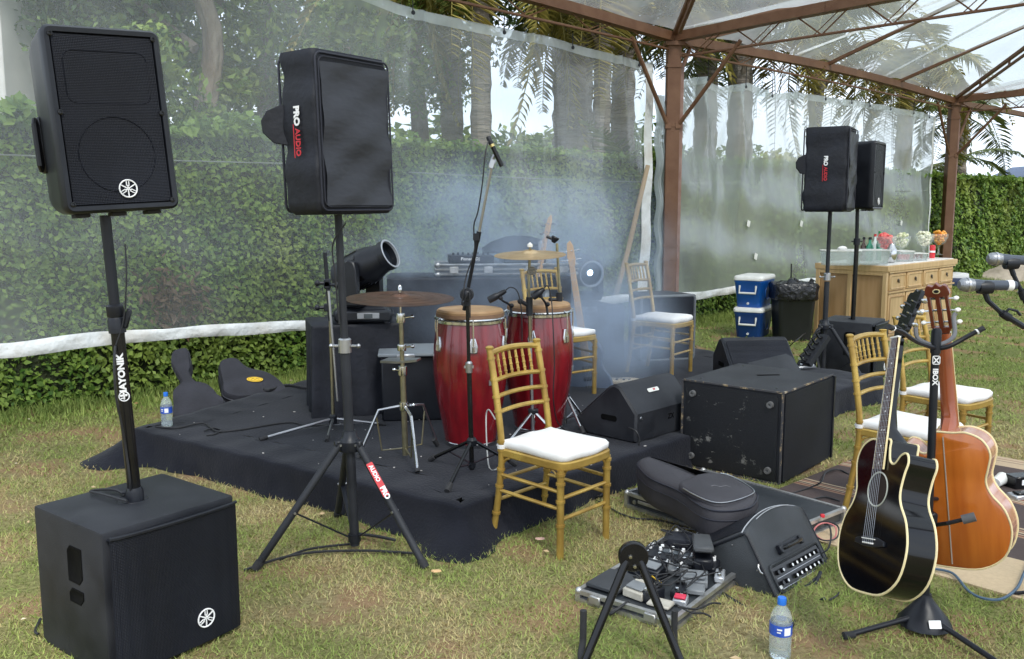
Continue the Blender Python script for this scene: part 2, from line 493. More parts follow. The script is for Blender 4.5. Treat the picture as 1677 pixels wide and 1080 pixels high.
# tall unmown grass along the foot of the hedge
HU = Vector((0.734, 0.679, 0)); HN = Vector((0.679, -0.734, 0)); H0 = Vector((3.241, 13.554, 0))
nh = 26000
t_ = rng.uniform(-13, 12, nh); o_ = np.abs(rng.normal(0, 0.35, nh)); 
bx_ = 3.241 + 0.734 * t_ + 0.679 * o_; by_ = 13.554 + 0.679 * t_ - 0.734 * o_
hh = rng.uniform(0.04, 0.13, nh) * np.clip(1.15 - o_ , 0.3, 1); aa = rng.uniform(0, 2 * PI, nh); le = rng.uniform(0.1, 0.8, nh); bb = rng.uniform(0, 2 * PI, nh)
base = np.stack([bx_, by_, np.zeros(nh)], 1); wv = np.stack([np.cos(aa), np.sin(aa), np.zeros(nh)], 1) * 0.006
tip = base + np.stack([np.cos(bb) * np.sin(le), np.sin(bb) * np.sin(le), np.cos(le)], 1) * hh[:, None]
hb = np.stack([base - wv, base + wv, tip], 1)
hb = hb[~in_poly(hb[:, 0, :2], STAGE)]
me = np_mesh('grass', np.concatenate([allb, hb]).reshape(-1, 3), 3, bmx)
grass = part('grass', me, None); tag(grass, 'short trampled turf grass, straw coloured in front and greener behind', 'grass', kind='stuff')

# ---------------------------------------------------------------- ivy wall (hedge)
def leaf_mat(name, c1, c2, c3=None, ytop=None):
    m, n, b, X, K = node_mat(name)
    ge = X('ShaderNodeNewGeometry'); rnd = ge.outputs['Random Per Island']
    c = mixc(X, K, rnd, c1, c2)
    if c3:
        big = noise(X, K, ge.outputs['Position'], 0.8, 3)
        c = mixc(X, K, mathn(X, K, 'MULTIPLY', rampn(X, K, big, .5, .66), 0.6), c, c3)
    K(c, b.inputs['Base Color']); b.inputs['Roughness'].default_value = 0.5; b.inputs['Specular IOR Level'].default_value = 0.35
    b.inputs['Subsurface Weight'].default_value = 0.0
    tl = X('ShaderNodeBsdfTranslucent'); K(c, tl.inputs['Color'])
    ms = X('ShaderNodeMixShader'); ms.inputs[0].default_value = 0.22
    K(b.outputs[0], ms.inputs[1]); K(tl.outputs[0], ms.inputs[2])
    K(ms.outputs[0], n.nodes['Material Output'].inputs['Surface'])
    return m
IVY = leaf_mat('ivy_leaf', (0.060, 0.140, 0.020), (0.29, 0.41, 0.075), (0.34, 0.38, 0.09))
IVYB = leaf_mat('pale_climber_leaf', (0.10, 0.19, 0.03), (0.24, 0.34, 0.06))
def leaf_quads(P, nrm, size, tilt=0.6, stretch_=1.3, r_=rng):
    """P (n,3) centres, nrm (n,3) facing directions -> kite-shaped leaves"""
    n_ = len(P)
    d = nrm + r_.normal(0, tilt, (n_, 3)); d /= np.linalg.norm(d, axis=1)[:, None]
    a = np.cross(d, r_.normal(0, 1, (n_, 3))); a /= np.linalg.norm(a, axis=1)[:, None]
    b = np.cross(d, a)
    s = (size * r_.uniform(0.6, 1.35, n_))[:, None]
    cup = d * s * 0.18
    return np.stack([P - b * s * stretch_ * .5, P + a * s * .42 - b * s * .1 + cup, P + b * s * stretch_ * .55, P - a * s * .42 - b * s * .1 + cup], 1).reshape(-1, 3)
hedge = thing('ivy_wall', 'long boundary wall wholly overgrown with small-leaved green ivy', 'hedge', tr(H0))
HT = 2.28
hb = M()
def hp(t, o, z): p = HU * t + HN * o; return (p.x, p.y, z)
def core(u, v):
    t = -14 + 34 * u; z = 0.0 + (HT - 0.04) * v
    o = -0.07 + 0.06 * math.sin(t * 2.1) * math.sin(z * 3.1 + t)
    return hp(t, o, z)
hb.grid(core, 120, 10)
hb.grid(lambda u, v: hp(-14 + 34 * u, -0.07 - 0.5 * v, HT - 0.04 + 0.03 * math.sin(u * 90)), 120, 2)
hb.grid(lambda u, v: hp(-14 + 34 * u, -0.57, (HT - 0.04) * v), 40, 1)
CORE = mat('dark_green_ivy_stems', (0.016, 0.028, 0.010), 0.9, col2=(0.05, 0.06, 0.025), ns=14, bump=1.0, bs=30, bdist=0.05)  # dark green bumpy surface behind the leaves
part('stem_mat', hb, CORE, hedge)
def hedge_leaves(t0, t1, dens, size):
    n_ = int((t1 - t0) * HT * dens)
    t = rng.uniform(t0, t1, n_); z = rng.uniform(0.02, HT, n_)
    lump = 0.05 * np.sin(t * 3.1 + 2 * z) * np.sin(z * 4.3 + t) + 0.03 * np.sin(t * 11 + z * 7)
    o = -0.03 + lump * .6 + rng.uniform(-0.02, 0.06, n_)
    P = np.stack([HU.x * t + HN.x * o, HU.y * t + HN.y * o, z], 1)
    return leaf_quads(P, np.array([[HN.x * .8, HN.y * .8, 0.55]]), size, 0.55)
def top_leaves(t0, t1, dens, size, hgt):
    n_ = int((t1 - t0) * dens)
    t = rng.uniform(t0, t1, n_); o = rng.uniform(-0.5, 0.12, n_)
    z = HT - 0.05 + rng.uniform(0, 1, n_) ** 2 * hgt * (0.9 + 0.7 * np.sin(t * 5.1) * np.sin(t * 1.7) + .5 * np.sin(t * 13.7))
    P = np.stack([HU.x * t + HN.x * o, HU.y * t + HN.y * o, z], 1)
    return leaf_quads(P, np.array([[HN.x * .4, HN.y * .4, 0.8]]), size, 0.7)
lv = np.concatenate([hedge_leaves(-13, -5, 2300, 0.041), hedge_leaves(-5, 1, 1500, 0.047), hedge_leaves(1, 19, 600, 0.072)])
part('leaf', np_mesh('leaf', lv, 4, IVY), None, hedge, 'dense small dark and mid green ivy leaves', kind='stuff')
lv = np.concatenate([top_leaves(-13, -6.5, 800, 0.085, 0.13), top_leaves(-6.5, 3, 500, 0.055, 0.08), top_leaves(3, 19, 260, 0.09, 0.07)])
part('top_shoot', np_mesh('top_shoot', lv, 4, IVYB), None, hedge, 'paler larger leaves sprouting along the top of the wall', kind='stuff')
# withered reddish clump on the ivy at the left, thin bare runners
DRY = leaf_mat('withered_leaf', (0.11, 0.06, 0.035), (0.20, 0.12, 0.075))
c0 = Vector(D(318, 505, 8.2)); 
c0 = Vector((-2.85, 7.92, 0)) 
tt = (Vector((c0.x, c0.y, 0)) - H0).dot(HU)
n_ = 380
t = rng.normal(tt - .15, 0.13, n_); z = np.abs(rng.normal(.80, 0.12, n_)); o = rng.uniform(0.03, 0.14, n_)
part('withered_patch', np_mesh('withered_patch', leaf_quads(np.stack([HU.x * t + HN.x * o, HU.y * t + HN.y * o, z], 1), np.array([[.5, -.5, .6]]), 0.035, 0.9, 2.6), 4, DRY), None, hedge, 'reddish brown withered patch low on the left', kind='stuff')
wb = M()
for t0, t1, z in ((-12.5, -6.2, 2.02), (-6.0, 0.0, 1.96), (1.0, 6.5, 1.93)):
    wb.tube([hp(t0 + (t1 - t0) * i / 8, 0.16, z - 0.03 * math.sin(PI * i / 8)) for i in range(9)], 0.006, 5)
part('training_wire', wb, mat('dull_wire', (0.20, 0.22, 0.19), 0.6), hedge)

# ---------------------------------------------------------------- trees and palms beyond the wall
BARK = mat('bark', (0.13, 0.095, 0.07), 0.9, col2=(0.24, 0.20, 0.16), ns=7, bump=0.8, bs=18, bdist=0.05, stretch=(1, 1, 0.35))
PBARK = mat('palm_bark', (0.12, 0.10, 0.08), 0.9, col2=(0.25, 0.22, 0.18), ns=3, bump=0.9, bs=9, bdist=0.06, stretch=(0.5, 0.5, 3))
LFA = leaf_mat('dark_tree_leaf', (0.045, 0.10, 0.03), (0.16, 0.23, 0.06))
LFB = leaf_mat('mid_tree_leaf', (0.07, 0.14, 0.025), (0.22, 0.29, 0.06))
LFC = leaf_mat('yellow_green_leaf', (0.11, 0.14, 0.03), (0.26, 0.25, 0.07))
def crown_mesh(name, seed, rx, rz, nclump, nleaf, size, m, low=0.0):
    r_ = np.random.default_rng(seed)
    P = []
    for i in range(nclump):
        d = r_.normal(0, 1, 3); d /= np.linalg.norm(d); rad = r_.uniform(0.25, 1.0) ** 0.6
        c = d * rad * np.array([rx, rx, rz])
        if low and c[2] < -rz * low: c[2] = -rz * low * r_.uniform(.4, 1)
        k = nleaf // nclump; sp = r_.uniform(0.18, 0.36) * rx
        q = r_.normal(0, 1, (k, 3)); q /= np.linalg.norm(q, axis=1)[:, None]
        P.append(c + q * (r_.uniform(0.2, 1, k) ** 0.5)[:, None] * sp * np.array([1, 1, 0.7]))
    P = np.concatenate(P)
    nn = P / (np.linalg.norm(P, axis=1)[:, None] + 1e-6) * .5 + np.array([0, 0, .6])
    return np_mesh(name, leaf_quads(P, nn, size, 0.7, 1.7, r_), 4, m)
def broad_trunk(h, r0, seed):
    r_ = random.Random(seed); b = M()
    pts = [Vector((0, 0, 0))]
    for i in range(1, 6): pts.append(Vector((r_.uniform(-.08, .08) * i, r_.uniform(-.08, .08) * i, h * i / 5)))
    sp = spl(pts, 4); k = len(sp)
    b.tube(sp, [r0 * (1.25 - 0.75 * i / k) for i in range(k)], 9)
    for j in range(6):
        z = h * r_.uniform(.45, .95); a = r_.uniform(0, 2 * PI); ln = r_.uniform(1.2, 2.6)
        c = Vector((0, 0, z)); e = c + Vector((math.cos(a) * ln, math.sin(a) * ln, ln * r_.uniform(.5, 1)))
        b.tube(spl([c, (c + e) / 2 + Vector((0, 0, -.15)), e], 4), [r0 * .45 * (1 - .8 * i / 8) for i in range(9)], 6)
    return b
tree_meshes = {}
def tree(x, y, h, kind, label, seed, rx, rz, zc, r0=0.16):
    o = thing('tree', label, 'tree', tr(x, y, 0) @ rot('Z', seed * 47), 'broadleaf trees beyond the ivy wall')
    part('trunk', broad_trunk(h, r0, seed), BARK, o)
    mm = {'a': LFA, 'b': LFB, 'c': LFC}[kind]
    c = part('crown', crown_mesh('crown', seed, rx, rz, 60, 11500, 0.072, mm), None, o, kind='stuff')
    c.location = (0, 0, zc)
    return o
TREES = [
 (150, 12.5, 6.0, 'a', 'dark tree behind the grilled loudspeaker, leftmost of the trees', 3, 2.1, 2.2, 5.2),
 (330, 12.0, 6.5, 'b', 'fresh green tree rising just right of the grilled loudspeaker', 4, 1.9, 2.3, 4.6),
 (440, 14.5, 7.5, 'a', 'dark dense tree between the two near loudspeakers', 5, 2.4, 2.6, 5.6),
 (600, 14.0, 6.5, 'b', 'green tree whose crown fills the space behind the covered loudspeaker', 6, 2.2, 2.1, 4.6),
 (700, 16.5, 8.0, 'a', 'dark tall tree right of the covered loudspeaker behind the first bare trunk', 8, 2.6, 2.3, 6.4),
 (270, 19.0, 8.0, 'a', 'far dark tree closing the gap above the wall on the left', 9, 3.4, 3.2, 5.0),
 (520, 21.0, 9.0, 'a', 'far tall dark tree behind the pair at the covered loudspeaker', 10, 3.9, 3.6, 5.6),
 (60, 16.0, 7.0, 'b', 'yellowish green tree beside the white building', 12, 2.5, 2.6, 4.2),
]
for px, Y, h, k, lb, sd_, rx, rz, zc in TREES:
    p = D(px, 300, Y); tree(p.x, Y, h, k, lb, sd_, rx, rz, zc)
# distant low bushes seen hazily between the trunks
for i, (px, Y, rx, rz, k, lb) in enumerate([
 (760, 24, 3.0, 1.9, 'b', 'low far bush showing between the first bare trunk and the thick pair'),
 (860, 27, 2.8, 1.7, 'c', 'far yellowish bush left of the thick pair of trunks'),
 (990, 27, 3.2, 2.0, 'b', 'far green bush right of the thick pair of trunks'),
 (1150, 30, 3.6, 1.9, 'b', 'far bush seen through the second curtain beside the brown post'),
 (1290, 33, 3.8, 1.7, 'c', 'far pale bush seen behind the distant covered loudspeaker'),
 (1430, 36, 4.0, 1.4, 'b', 'far bush seen through the curtain above the bar')]):
    p = D(px, 300, Y)
    o = thing('bush', lb, 'bush', tr(p.x, Y, 0), 'far bushes beyond the ivy wall')
    sb = M()
    for q in range(5): sb.tube([(0.1 * q - .2, 0, 0), (0.5 * q - 1, .2 * q - .4, rz * 1.2)], [0.07, 0.03], 6)
    part('stem', sb, BARK, o)
    c = part('crown', crown_mesh('crown', 40 + i, rx, rz, 26, 2600, 0.2, {'b': LFB, 'c': LFC}[k]), None, o, kind='stuff'); c.location = (0, 0, rz * .95)

# palms
PAL = leaf_mat('palm_leaflet', (0.055, 0.085, 0.022), (0.16, 0.18, 0.05))
PALY = leaf_mat('golden_palm_leaflet', (0.15, 0.14, 0.03), (0.34, 0.28, 0.075))
RACH = mat('palm_rib', (0.26, 0.23, 0.09), 0.6)
def frond_mesh(name, ln, droop, wd, seed, m, nl=46):
    r_ = random.Random(seed); b = M(); pts = []
    for i in range(11):
        t = i / 10
        pts.append(Vector((ln * t * (1 - .18 * t), 0, ln * (0.42 * t - droop * t * t))))
    b.tube(pts, [0.028 * (1 - .85 * i / 10) for i in range(11)], 5)
    sp = spl(pts, 6); k = len(sp)
    for i in range(nl):
        t = 0.12 + 0.87 * i / (nl - 1); c = sp[min(k - 1, int(t * (k - 1)))]
        L_ = wd * math.sin(PI * min(1, t * .86 + .12)) * r_.uniform(.8, 1.1) + .08
        for s in (-1, 1):
            fw_ = r_.uniform(.25, .5); dn = r_.uniform(.35, .9)
            d = Vector((fw_, s * 1.0, -dn * .45)).normalized()
            e = c + d * L_ + Vector((0, 0, -L_ * .30 * dn))
            m_ = c + d * L_ * .5
            wv = Vector((.016, 0, 0.004))
            b.add([c - wv, c + wv, m_ + wv * 1.5, e, m_ - wv * 1.5], [(0, 1, 2, 3, 4)])
    me = mesh_of(name, b, 180); me.materials.append(m); return me
FRA = [frond_mesh('frond', 3.4, d, .62, 20 + i, m) for i, (d, m) in enumerate([(.55, PAL), (.8, PAL), (1.05, PAL)])]
FRY = [frond_mesh('frond', 3.0, d, .60, 30 + i, PALY) for i, d in enumerate([.7, 1.0, 1.25])]
def palm(x, y, h, r0, label, seed, nfr=15, fr=FRA, lean=0.0, fs=1.0):
    r_ = random.Random(seed); o = thing('palm_tree', label, 'palm tree', tr(x, y, 0), 'palms beyond the ivy wall')
    b = M(); n_ = 26; tp = None; pts = []; rr = []
    for i in range(n_ * 2):
        t = i / (n_ * 2 - 1); pts.append(Vector((lean * t * t, 0, h * t))); rr.append(r0 * (1.2 - .35 * t if t < .1 else 1.16 - .25 * t) * (1 + .05 * (i % 2)))
    wv = r_.uniform(-.25, .25)
    for i, p_ in enumerate(pts): t = i / len(pts); p_.x += wv * math.sin(PI * t) * .6; rr[i] *= 1 + .18 * math.exp(-t * 9) + .22 * max(0, t - .8) / .2 + .06 * math.sin(i * 1.3 + seed)
    b.tube(pts, rr, 10)
    tk = part('trunk', b, PBARK, o, sharp=20)
    for k in range(16):                            # cut frond bases below the crown
        a = k * 2.4; z = h - .15 - .08 * k; q = Vector((lean * (z / h) ** 2 + wv * math.sin(PI * z / h) * .6, 0, z)); d = Vector((math.cos(a), math.sin(a), 0))
        b = M(); b.tube([q + d * r0 * .9, q + d * (r0 + .10) + Vector((0, 0, .14))], [.05, .028], 5); part('frond_stub', b, BARK, tk)
    for k in range(nfr):
        a = 360 * k / nfr + r_.uniform(-14, 14); el = r_.choice([-38, -18, 0, 10, 24])
        q = part('frond', r_.choice(fr), None, o)
        q.matrix_local = tr(lean, 0, h - .05) @ rot('Z', a) @ rot('Y', -el) @ Matrix.Scale(fs * r_.uniform(.85, 1.1), 4)
    return o
for px, Y, h, r0, lb, sd_, kw in [
 (752, 13.8, 7.6, .15, 'slender bare palm trunk left of the tall microphone boom', 1, {}),
 (922, 16.6, 5.7, .31, 'thick palm trunk, left of the close pair behind the first curtain', 2, dict(fs=.9)),
 (953, 17.8, 6.0, .26, 'thick palm trunk, right of the close pair behind the first curtain', 3, dict(fs=.9)),
 (1024, 19.5, 6.6, .24, 'palm between the close pair of trunks and the brown tent post', 4, {}),
 (1150, 21.5, 6.3, .26, 'palm seen through the second curtain just right of the brown post', 5, {}),
 (1203, 22.5, 6.0, .30, 'stout palm trunk midway between the brown post and the far covered loudspeaker', 6, {}),
 (1478, 27.0, 5.2, .22, 'palm whose crown shows through the curtain right of the far loudspeakers', 7, dict(fs=.9)),
]:
    p = D(px, 300, Y); palm(p.x, Y, h, r0, lb, sd_, **kw)
# palms standing close behind the wall: only their hanging golden fronds show under the tent eave
for px, Y, h, lb, sd_ in [
 (790, 12.3, 5.3, 'palm with golden fronds hanging over the top of the first curtain', 11),
 (985, 14.2, 5.2, 'palm whose golden fronds hang above the curtain left of the brown post', 12),
 (1215, 16.4, 5.3, 'palm with yellow green fronds under the eave right of the brown post', 13),
 (1340, 18.2, 5.2, 'palm with fronds hanging under the middle of the second eave', 14),
 (1470, 20.2, 5.0, 'palm with fronds hanging near the far tent post', 15)]:
    p = D(px, 300, Y); palm(p.x, Y, h, .13, lb, sd_, nfr=17, fr=FRY, fs=.85)
p = D(1560, 300, 24.5); palm(p.x, 24.5, 4.1, .17, 'palm arching its fronds into the open sky right of the far post', 23, nfr=9, fr=FRA, lean=.1, fs=.8)
p = D(1556, 300, 22.5); palm(p.x, 22.5, 2.75, .12, 'low palm beside the far post arching one frond to the right over the wall', 31, nfr=7, fr=FRA, fs=.62)
# small upright palm close behind the curtain by the brown post, and one past it
p = D(1072, 300, 12.6); 
o = thing('young_palm', 'young palm with upright fronds squeezed behind the curtain edge by the brown post', 'palm', tr(p.x, 12.55, 0))
stb = M(); stb.tube([(0, 0, 0), (0, 0, .8)], [.07, .05], 8); part('trunk', stb, PBARK, o)
for k, (a, el, s) in enumerate([(224, 78, .8), (40, 84, .7), (228, 66, .65), (215, 58, .5)]):
    q = part('frond', FRA[1], None, o); q.matrix_local = tr(0, 0, .7) @ rot('Z', a) @ rot('Y', -el) @ Matrix.Scale(s, 4)
p = D(1135, 300, 13.0)
o = thing('young_palm', 'young palm fanning low behind the second curtain right of the brown post', 'palm', tr(p.x - .1, 13.08, 0))
stb = M(); stb.tube([(0, 0, 0), (0, 0, .5)], [.07, .05], 8); part('trunk', stb, PBARK, o)
for k, (a, el, s) in enumerate([(40, 68, .45), (48, 50, .42), (225, 76, .4), (44, 82, .45)]):
    q = part('frond', FRA[0], None, o); q.matrix_local = tr(0, 0, .4) @ rot('Z', a) @ rot('Y', -el) @ Matrix.Scale(s, 4)

# white building at far left
WALLM = mat('white_render', (0.62, 0.61, 0.58), 0.85, col2=(0.52, 0.51, 0.49), ns=2, bump=0.2, bs=20)
p = D(26, 150, 11.0)
o = thing('white_building', 'plain white rendered building corner at the left edge behind the ivy wall', 'building', tr(p.x - 3.13, 11.0, 0))
b = M(); b.box((0, 2.5, 2.6), (6.0, 5, 5.2), bev=.02); part('wall', b, WALLM, o)
b = M(); b.box((0, 2.5, 5.28), (6.3, 5.3, .14), bev=.02); part('roof', b, mat('grey_coping', (.4, .4, .39), .8), o)
b = M(); b.box((0.4, -.012, 2.9), (1.2, .06, 1.1), bev=.01); wf = part('window', b, mat('white_frame', (.7, .7, .7), .5), o)
b = M(); b.box((0.4, -.045, 2.9), (1.0, .012, .9)); part('pane', b, mat('dark_window_glass', (.03, .04, .05), .08), wf)

# right background: sand bank, and a blue roofed kiosk past the end of the wall
p = G(1585, 458)
b = M(); q0 = G(1578, 457); q1 = G(1725, 462)
dv = (q1 - q0); nn = Vector((-dv.y, dv.x, 0)).normalized()
def bank(u, v):
    c_ = q0 + dv * u; hgt = (0.10 + .32 * min(1, u * 1.6)) * math.sin(PI * min(1, v)) ** .7 * (1 + .1 * math.sin(u * 17)) * min(1, u * 12 + .3)
    c_ = c_ + nn * (v * 1.3 - .1); return (c_.x, c_.y, max(0, hgt) - .01)
b.grid(bank, 30, 8)
o = part('sand_bank', b, mat('pale_sand', (0.55, 0.47, 0.38), .95, col2=(.36, .30, .24), ns=3, bump=.6, bs=6, bdist=.05)); tag(o, 'long pale sandy ledge at the foot of the ivy wall at right', 'ledge')
p = D(1668, 330, 23.5)
o = thing('kiosk', 'small dark blue roofed shelter peeping over the right end of the ivy wall', 'shelter', tr(p.x + 1.2, 25, 0))
b = M(); b.box((0, 0, 1.05), (2.6, 2.2, 2.1), bev=.02); part('wall', b, WALLM, o)
b = M(); b.prism([(-1.6, 2.05), (1.6, 2.05), (.1, 2.75)], -1.3, 1.3, rot('X', 90)); part('roof', b, mat('dark_blue_sheet', (.03, .06, .13), .5), o)
# =================================================================== TENT
P1 = Vector((2.02, 11.65, 0)); P2 = Vector((8.72, 18.25, 0))
TU = (P2 - P1).normalized(); BAY = (P2 - P1).length
TN = Vector((TU.y, -TU.x, 0))                     # towards the camera side
P0 = P1 - TU * BAY; P3 = P2 + TU * BAY
EZ = 3.70; AZ = 5.30; ROLL_ = math.atan2(TU.y, TU.x)
tent = thing('party_tent', 'large tent of rust brown steel trusses with a clear plastic pyramid roof', 'tent', tr(P1))
def tp(p, z=0.0): q = Vector(p) - P1; return Vector((q.x, q.y, z))
def post(pp, w_=.15):
    b = M(); T = tr(tp(pp)) @ rot('Z', math.degrees(ROLL_) + 45)
    b.box((0, 0, 1.8), (w_, w_, 3.6), bev=.008)
    b.box((0, 0, .01), (.3, .3, .02)); b.box((0, 0, 3.62), (.24, .24, .05)); b.box((0, 0, 3.35), (.19, .19, .04))
    for z in (.95, 1.12, 2.62): b.box((0, 0, z), (w_ + .012, w_ + .012, .025))
    o = part('post', b, RUST, tent, T=T)
    b = M(); b.box((0, -w_ / 2 - .024, 1.75), (.05, .046, 3.3), bev=.004); part('curtain_rail', b, RUSTL, o)
    return o
for pp in (P1, P2): post(pp, .17)
post(P0 - TU * .2, .17); post(P1 + TN * BAY * 1.0 + TU * 0, .17) ; post(P2 + TN * BAY, .17)
def bow(t): return .12 * math.sin(PI * t)
def beam_between(A, B, name, z0, wd, ht, arch=1.0, n_=14, m=RUST, webs=0, drop=.24):
    b = M(); a, c = tp(A), tp(B)
    pts = [a.lerp(c, i / n_) + Vector((0, 0, z0 + arch * bow(i / n_))) for i in range(n_ + 1)]
    for i in range(n_): b.bar(pts[i], pts[i + 1] + (pts[i + 1] - pts[i]).normalized() * .01, ht, wd, 0 if name else 0)
    o = part(name, b, m, tent)
    if webs:
        b = M(); lo = [a.lerp(c, i / n_) + Vector((0, 0, z0 - drop + arch * .35 * bow(i / n_))) for i in range(n_ + 1)]
        for i in range(n_): b.rod(lo[i], lo[i + 1], .016, 6)
        part('lower_chord', b, RUST, tent)
        b = M()
        for i in range(webs):
            t0 = (i + .05) / webs; t1 = (i + .5) / webs; t2 = (i + .95) / webs
            f_ = lambda t, up: a.lerp(c, t) + Vector((0, 0, z0 + arch * bow(t) if up else z0 - drop + arch * .35 * bow(t)))
            b.rod(f_(t0, 1), f_(t1, 0), .009, 5); b.rod(f_(t1, 0), f_(t2, 1), .009, 5)
            b.rod(f_(t1 - .012 * 9 / BAY, 0) + Vector((0, 0, 0)), f_(t2 - .01, 1), .006, 5)
        part('web_rod', b, RUST, tent)
    return o
beam_between(P0, P1, 'eave_beam', EZ, .11, .11, 1.0, webs=9, drop=.15)
beam_between(P1, P2, 'eave_beam', EZ - .02, .11, .11, .8, webs=9, drop=.15)
beam_between(P2, P3, 'eave_beam', EZ - .05, .10, .10, .6, webs=0)
for A in (P0, P1, P2):
    beam_between(A, A + TN * BAY, 'cross_beam', EZ, .11, .14, .8, webs=12, drop=.24)
beam_between(P0 + TN * BAY, P3 + TN * BAY, 'eave_beam', EZ, .10, .12, .0, n_=20)
def apex(A): c = A + TU * BAY / 2 + TN * BAY / 2; return tp(c, AZ)
for A in (P0, P1, P2):
    ap = apex(A)
    for i, C in enumerate((A, A + TU * BAY, A + TU * BAY + TN * BAY, A + TN * BAY)):
        a = tp(C, EZ + .02); b = M()
        dirn = (ap - a).normalized()
        side = dirn.cross(Vector((0, 0, 1))).normalized() * .0
        b.bar(a, ap, .06, .05); b.bar(a + Vector((0, 0, -.12)) + dirn * .4, ap - Vector((0, 0, .12)), .04, .04)
        ln = (ap - a).length
        for k in range(1, int(ln)): q = a + dirn * k; b.bar(q, q - Vector((0, 0, .13)), .03, .03)
        part('hip_rafter', b, RUST, tent)
    b = M(); b.lathe([(.0, .1), (.14, .08), (.14, -.25), (0, -.27)], 12, tr(ap)); part('apex_hub', b, RUST, tent)
# jack rafters rising from the eaves
for A, ss in ((P1, (4.02, 6.72)), (P0, (2.7, 5.4))):
    for s in ss:
        ln = min(s, BAY - s); a = tp(A + TU * s, EZ + .1); e = tp(A + TU * s + TN * ln, EZ + .1 + (AZ - EZ) * ln / (BAY / 2))
        b = M(); b.bar(a, e, .06, .045); part('jack_rafter', b, RUST, tent)
# knee braces
def brace(pp, dv, zb, out_, zt, nm='knee_brace'):
    b = M(); a = tp(pp, zb) + Vector(dv) * .09; e = tp(pp, zt) + Vector(dv) * out_
    b.rod(a, e, .026, 8); b.box(a, (.07, .07, .07)); part(nm, b, RUST, tent)
for pp in (P1, P2):
    brace(pp, TN, 2.62, .95, 3.55); brace(pp, -TU, 2.62, .85, 3.6); brace(pp, TU, 3.18, .35, 3.62)
    if pp is P2: brace(pp, TU, 2.62, .85, 3.6)
# roof membrane: one clear pyramid for each bay
def plastic(name, haze, hv, gl=0.10, sc=1.2, tint=(0.80, 0.86, 0.88)):
    m = bpy.data.materials.new(name); m.use_nodes = True; n = m.node_tree; n.nodes.clear(); X = n.nodes.new; K = n.links.new
    o = X('ShaderNodeOutputMaterial'); t = X('ShaderNodeBsdfTransparent'); t.inputs[0].default_value = (.96, .98, .97, 1)
    d = X('ShaderNodeBsdfDiffuse'); d.inputs[0].default_value = (*tint, 1)
    tl = X('ShaderNodeBsdfTranslucent'); tl.inputs[0].default_value = (*tint, 1)
    g_ = X('ShaderNodeBsdfGlossy'); g_.inputs['Roughness'].default_value = .22
    tc_ = X('ShaderNodeTexCoord'); z = X('ShaderNodeTexNoise'); z.inputs['Scale'].default_value = sc; z.inputs['Detail'].default_value = 6; z.inputs['Roughness'].default_value = .6
    mpn = X('ShaderNodeMapping'); mpn.inputs['Scale'].default_value = (1, 1, .45); K(tc_.outputs['Object'], mpn.inputs[0]); K(mpn.outputs[0], z.inputs['Vector'])
    z2 = X('ShaderNodeTexNoise'); z2.inputs['Scale'].default_value = 5; z2.inputs['Detail'].default_value = 4; mp3 = X('ShaderNodeMapping'); mp3.inputs['Scale'].default_value = (1, 1, .22); K(tc_.outputs['Object'], mp3.inputs[0]); K(mp3.outputs[0], z2.inputs['Vector'])
    bp = X('ShaderNodeBump'); bp.inputs['Strength'].default_value = .3; bp.inputs['Distance'].default_value = .03; K(z2.outputs['Fac'], bp.inputs['Height'])
    K(bp.outputs[0], g_.inputs['Normal'])
    mr = X('ShaderNodeMapRange'); mr.inputs['From Min'].default_value = .38; mr.inputs['From Max'].default_value = .68
    mr.inputs['To Min'].default_value = haze - hv; mr.inputs['To Max'].default_value = haze + hv; K(z.outputs['Fac'], mr.inputs['Value'])
    m1 = X('ShaderNodeMixShader'); m1.inputs[0].default_value = .5; K(d.outputs[0], m1.inputs[1]); K(tl.outputs[0], m1.inputs[2])
    m2 = X('ShaderNodeMixShader'); K(mr.outputs[0], m2.inputs[0]); K(t.outputs[0], m2.inputs[1]); K(m1.outputs[0], m2.inputs[2])
    lw = X('ShaderNodeLayerWeight'); lw.inputs[0].default_value = .25; K(bp.outputs[0], lw.inputs['Normal'])
    mm = X('ShaderNodeMath'); mm.operation = 'MULTIPLY_ADD'; mm.inputs[1].default_value = gl * 1.5; mm.inputs[2].default_value = gl * .35; K(lw.outputs['Fresnel'], mm.inputs[0])
    m3 = X('ShaderNodeMixShader'); K(mm.outputs[0], m3.inputs[0]); K(m2.outputs[0], m3.inputs[1]); K(g_.outputs[0], m3.inputs[2])
    K(m3.outputs[0], o.inputs[0]); return m
MEMB = plastic('clear_roof_plastic', .42, .14, .12, .5)
CUR1 = plastic('clear_curtain_plastic', .23, .10, .10, .45)
CUR2 = plastic('hazy_curtain_plastic', .42, .11, .10, .5)
WTAPE = mat('white_welded_tape', (.74, .76, .76), .5, col2=(.50, .45, .38), ns=2.6, bump=.9, bs=9, bdist=.03, lo=.50, hi=.72, amt=.7)
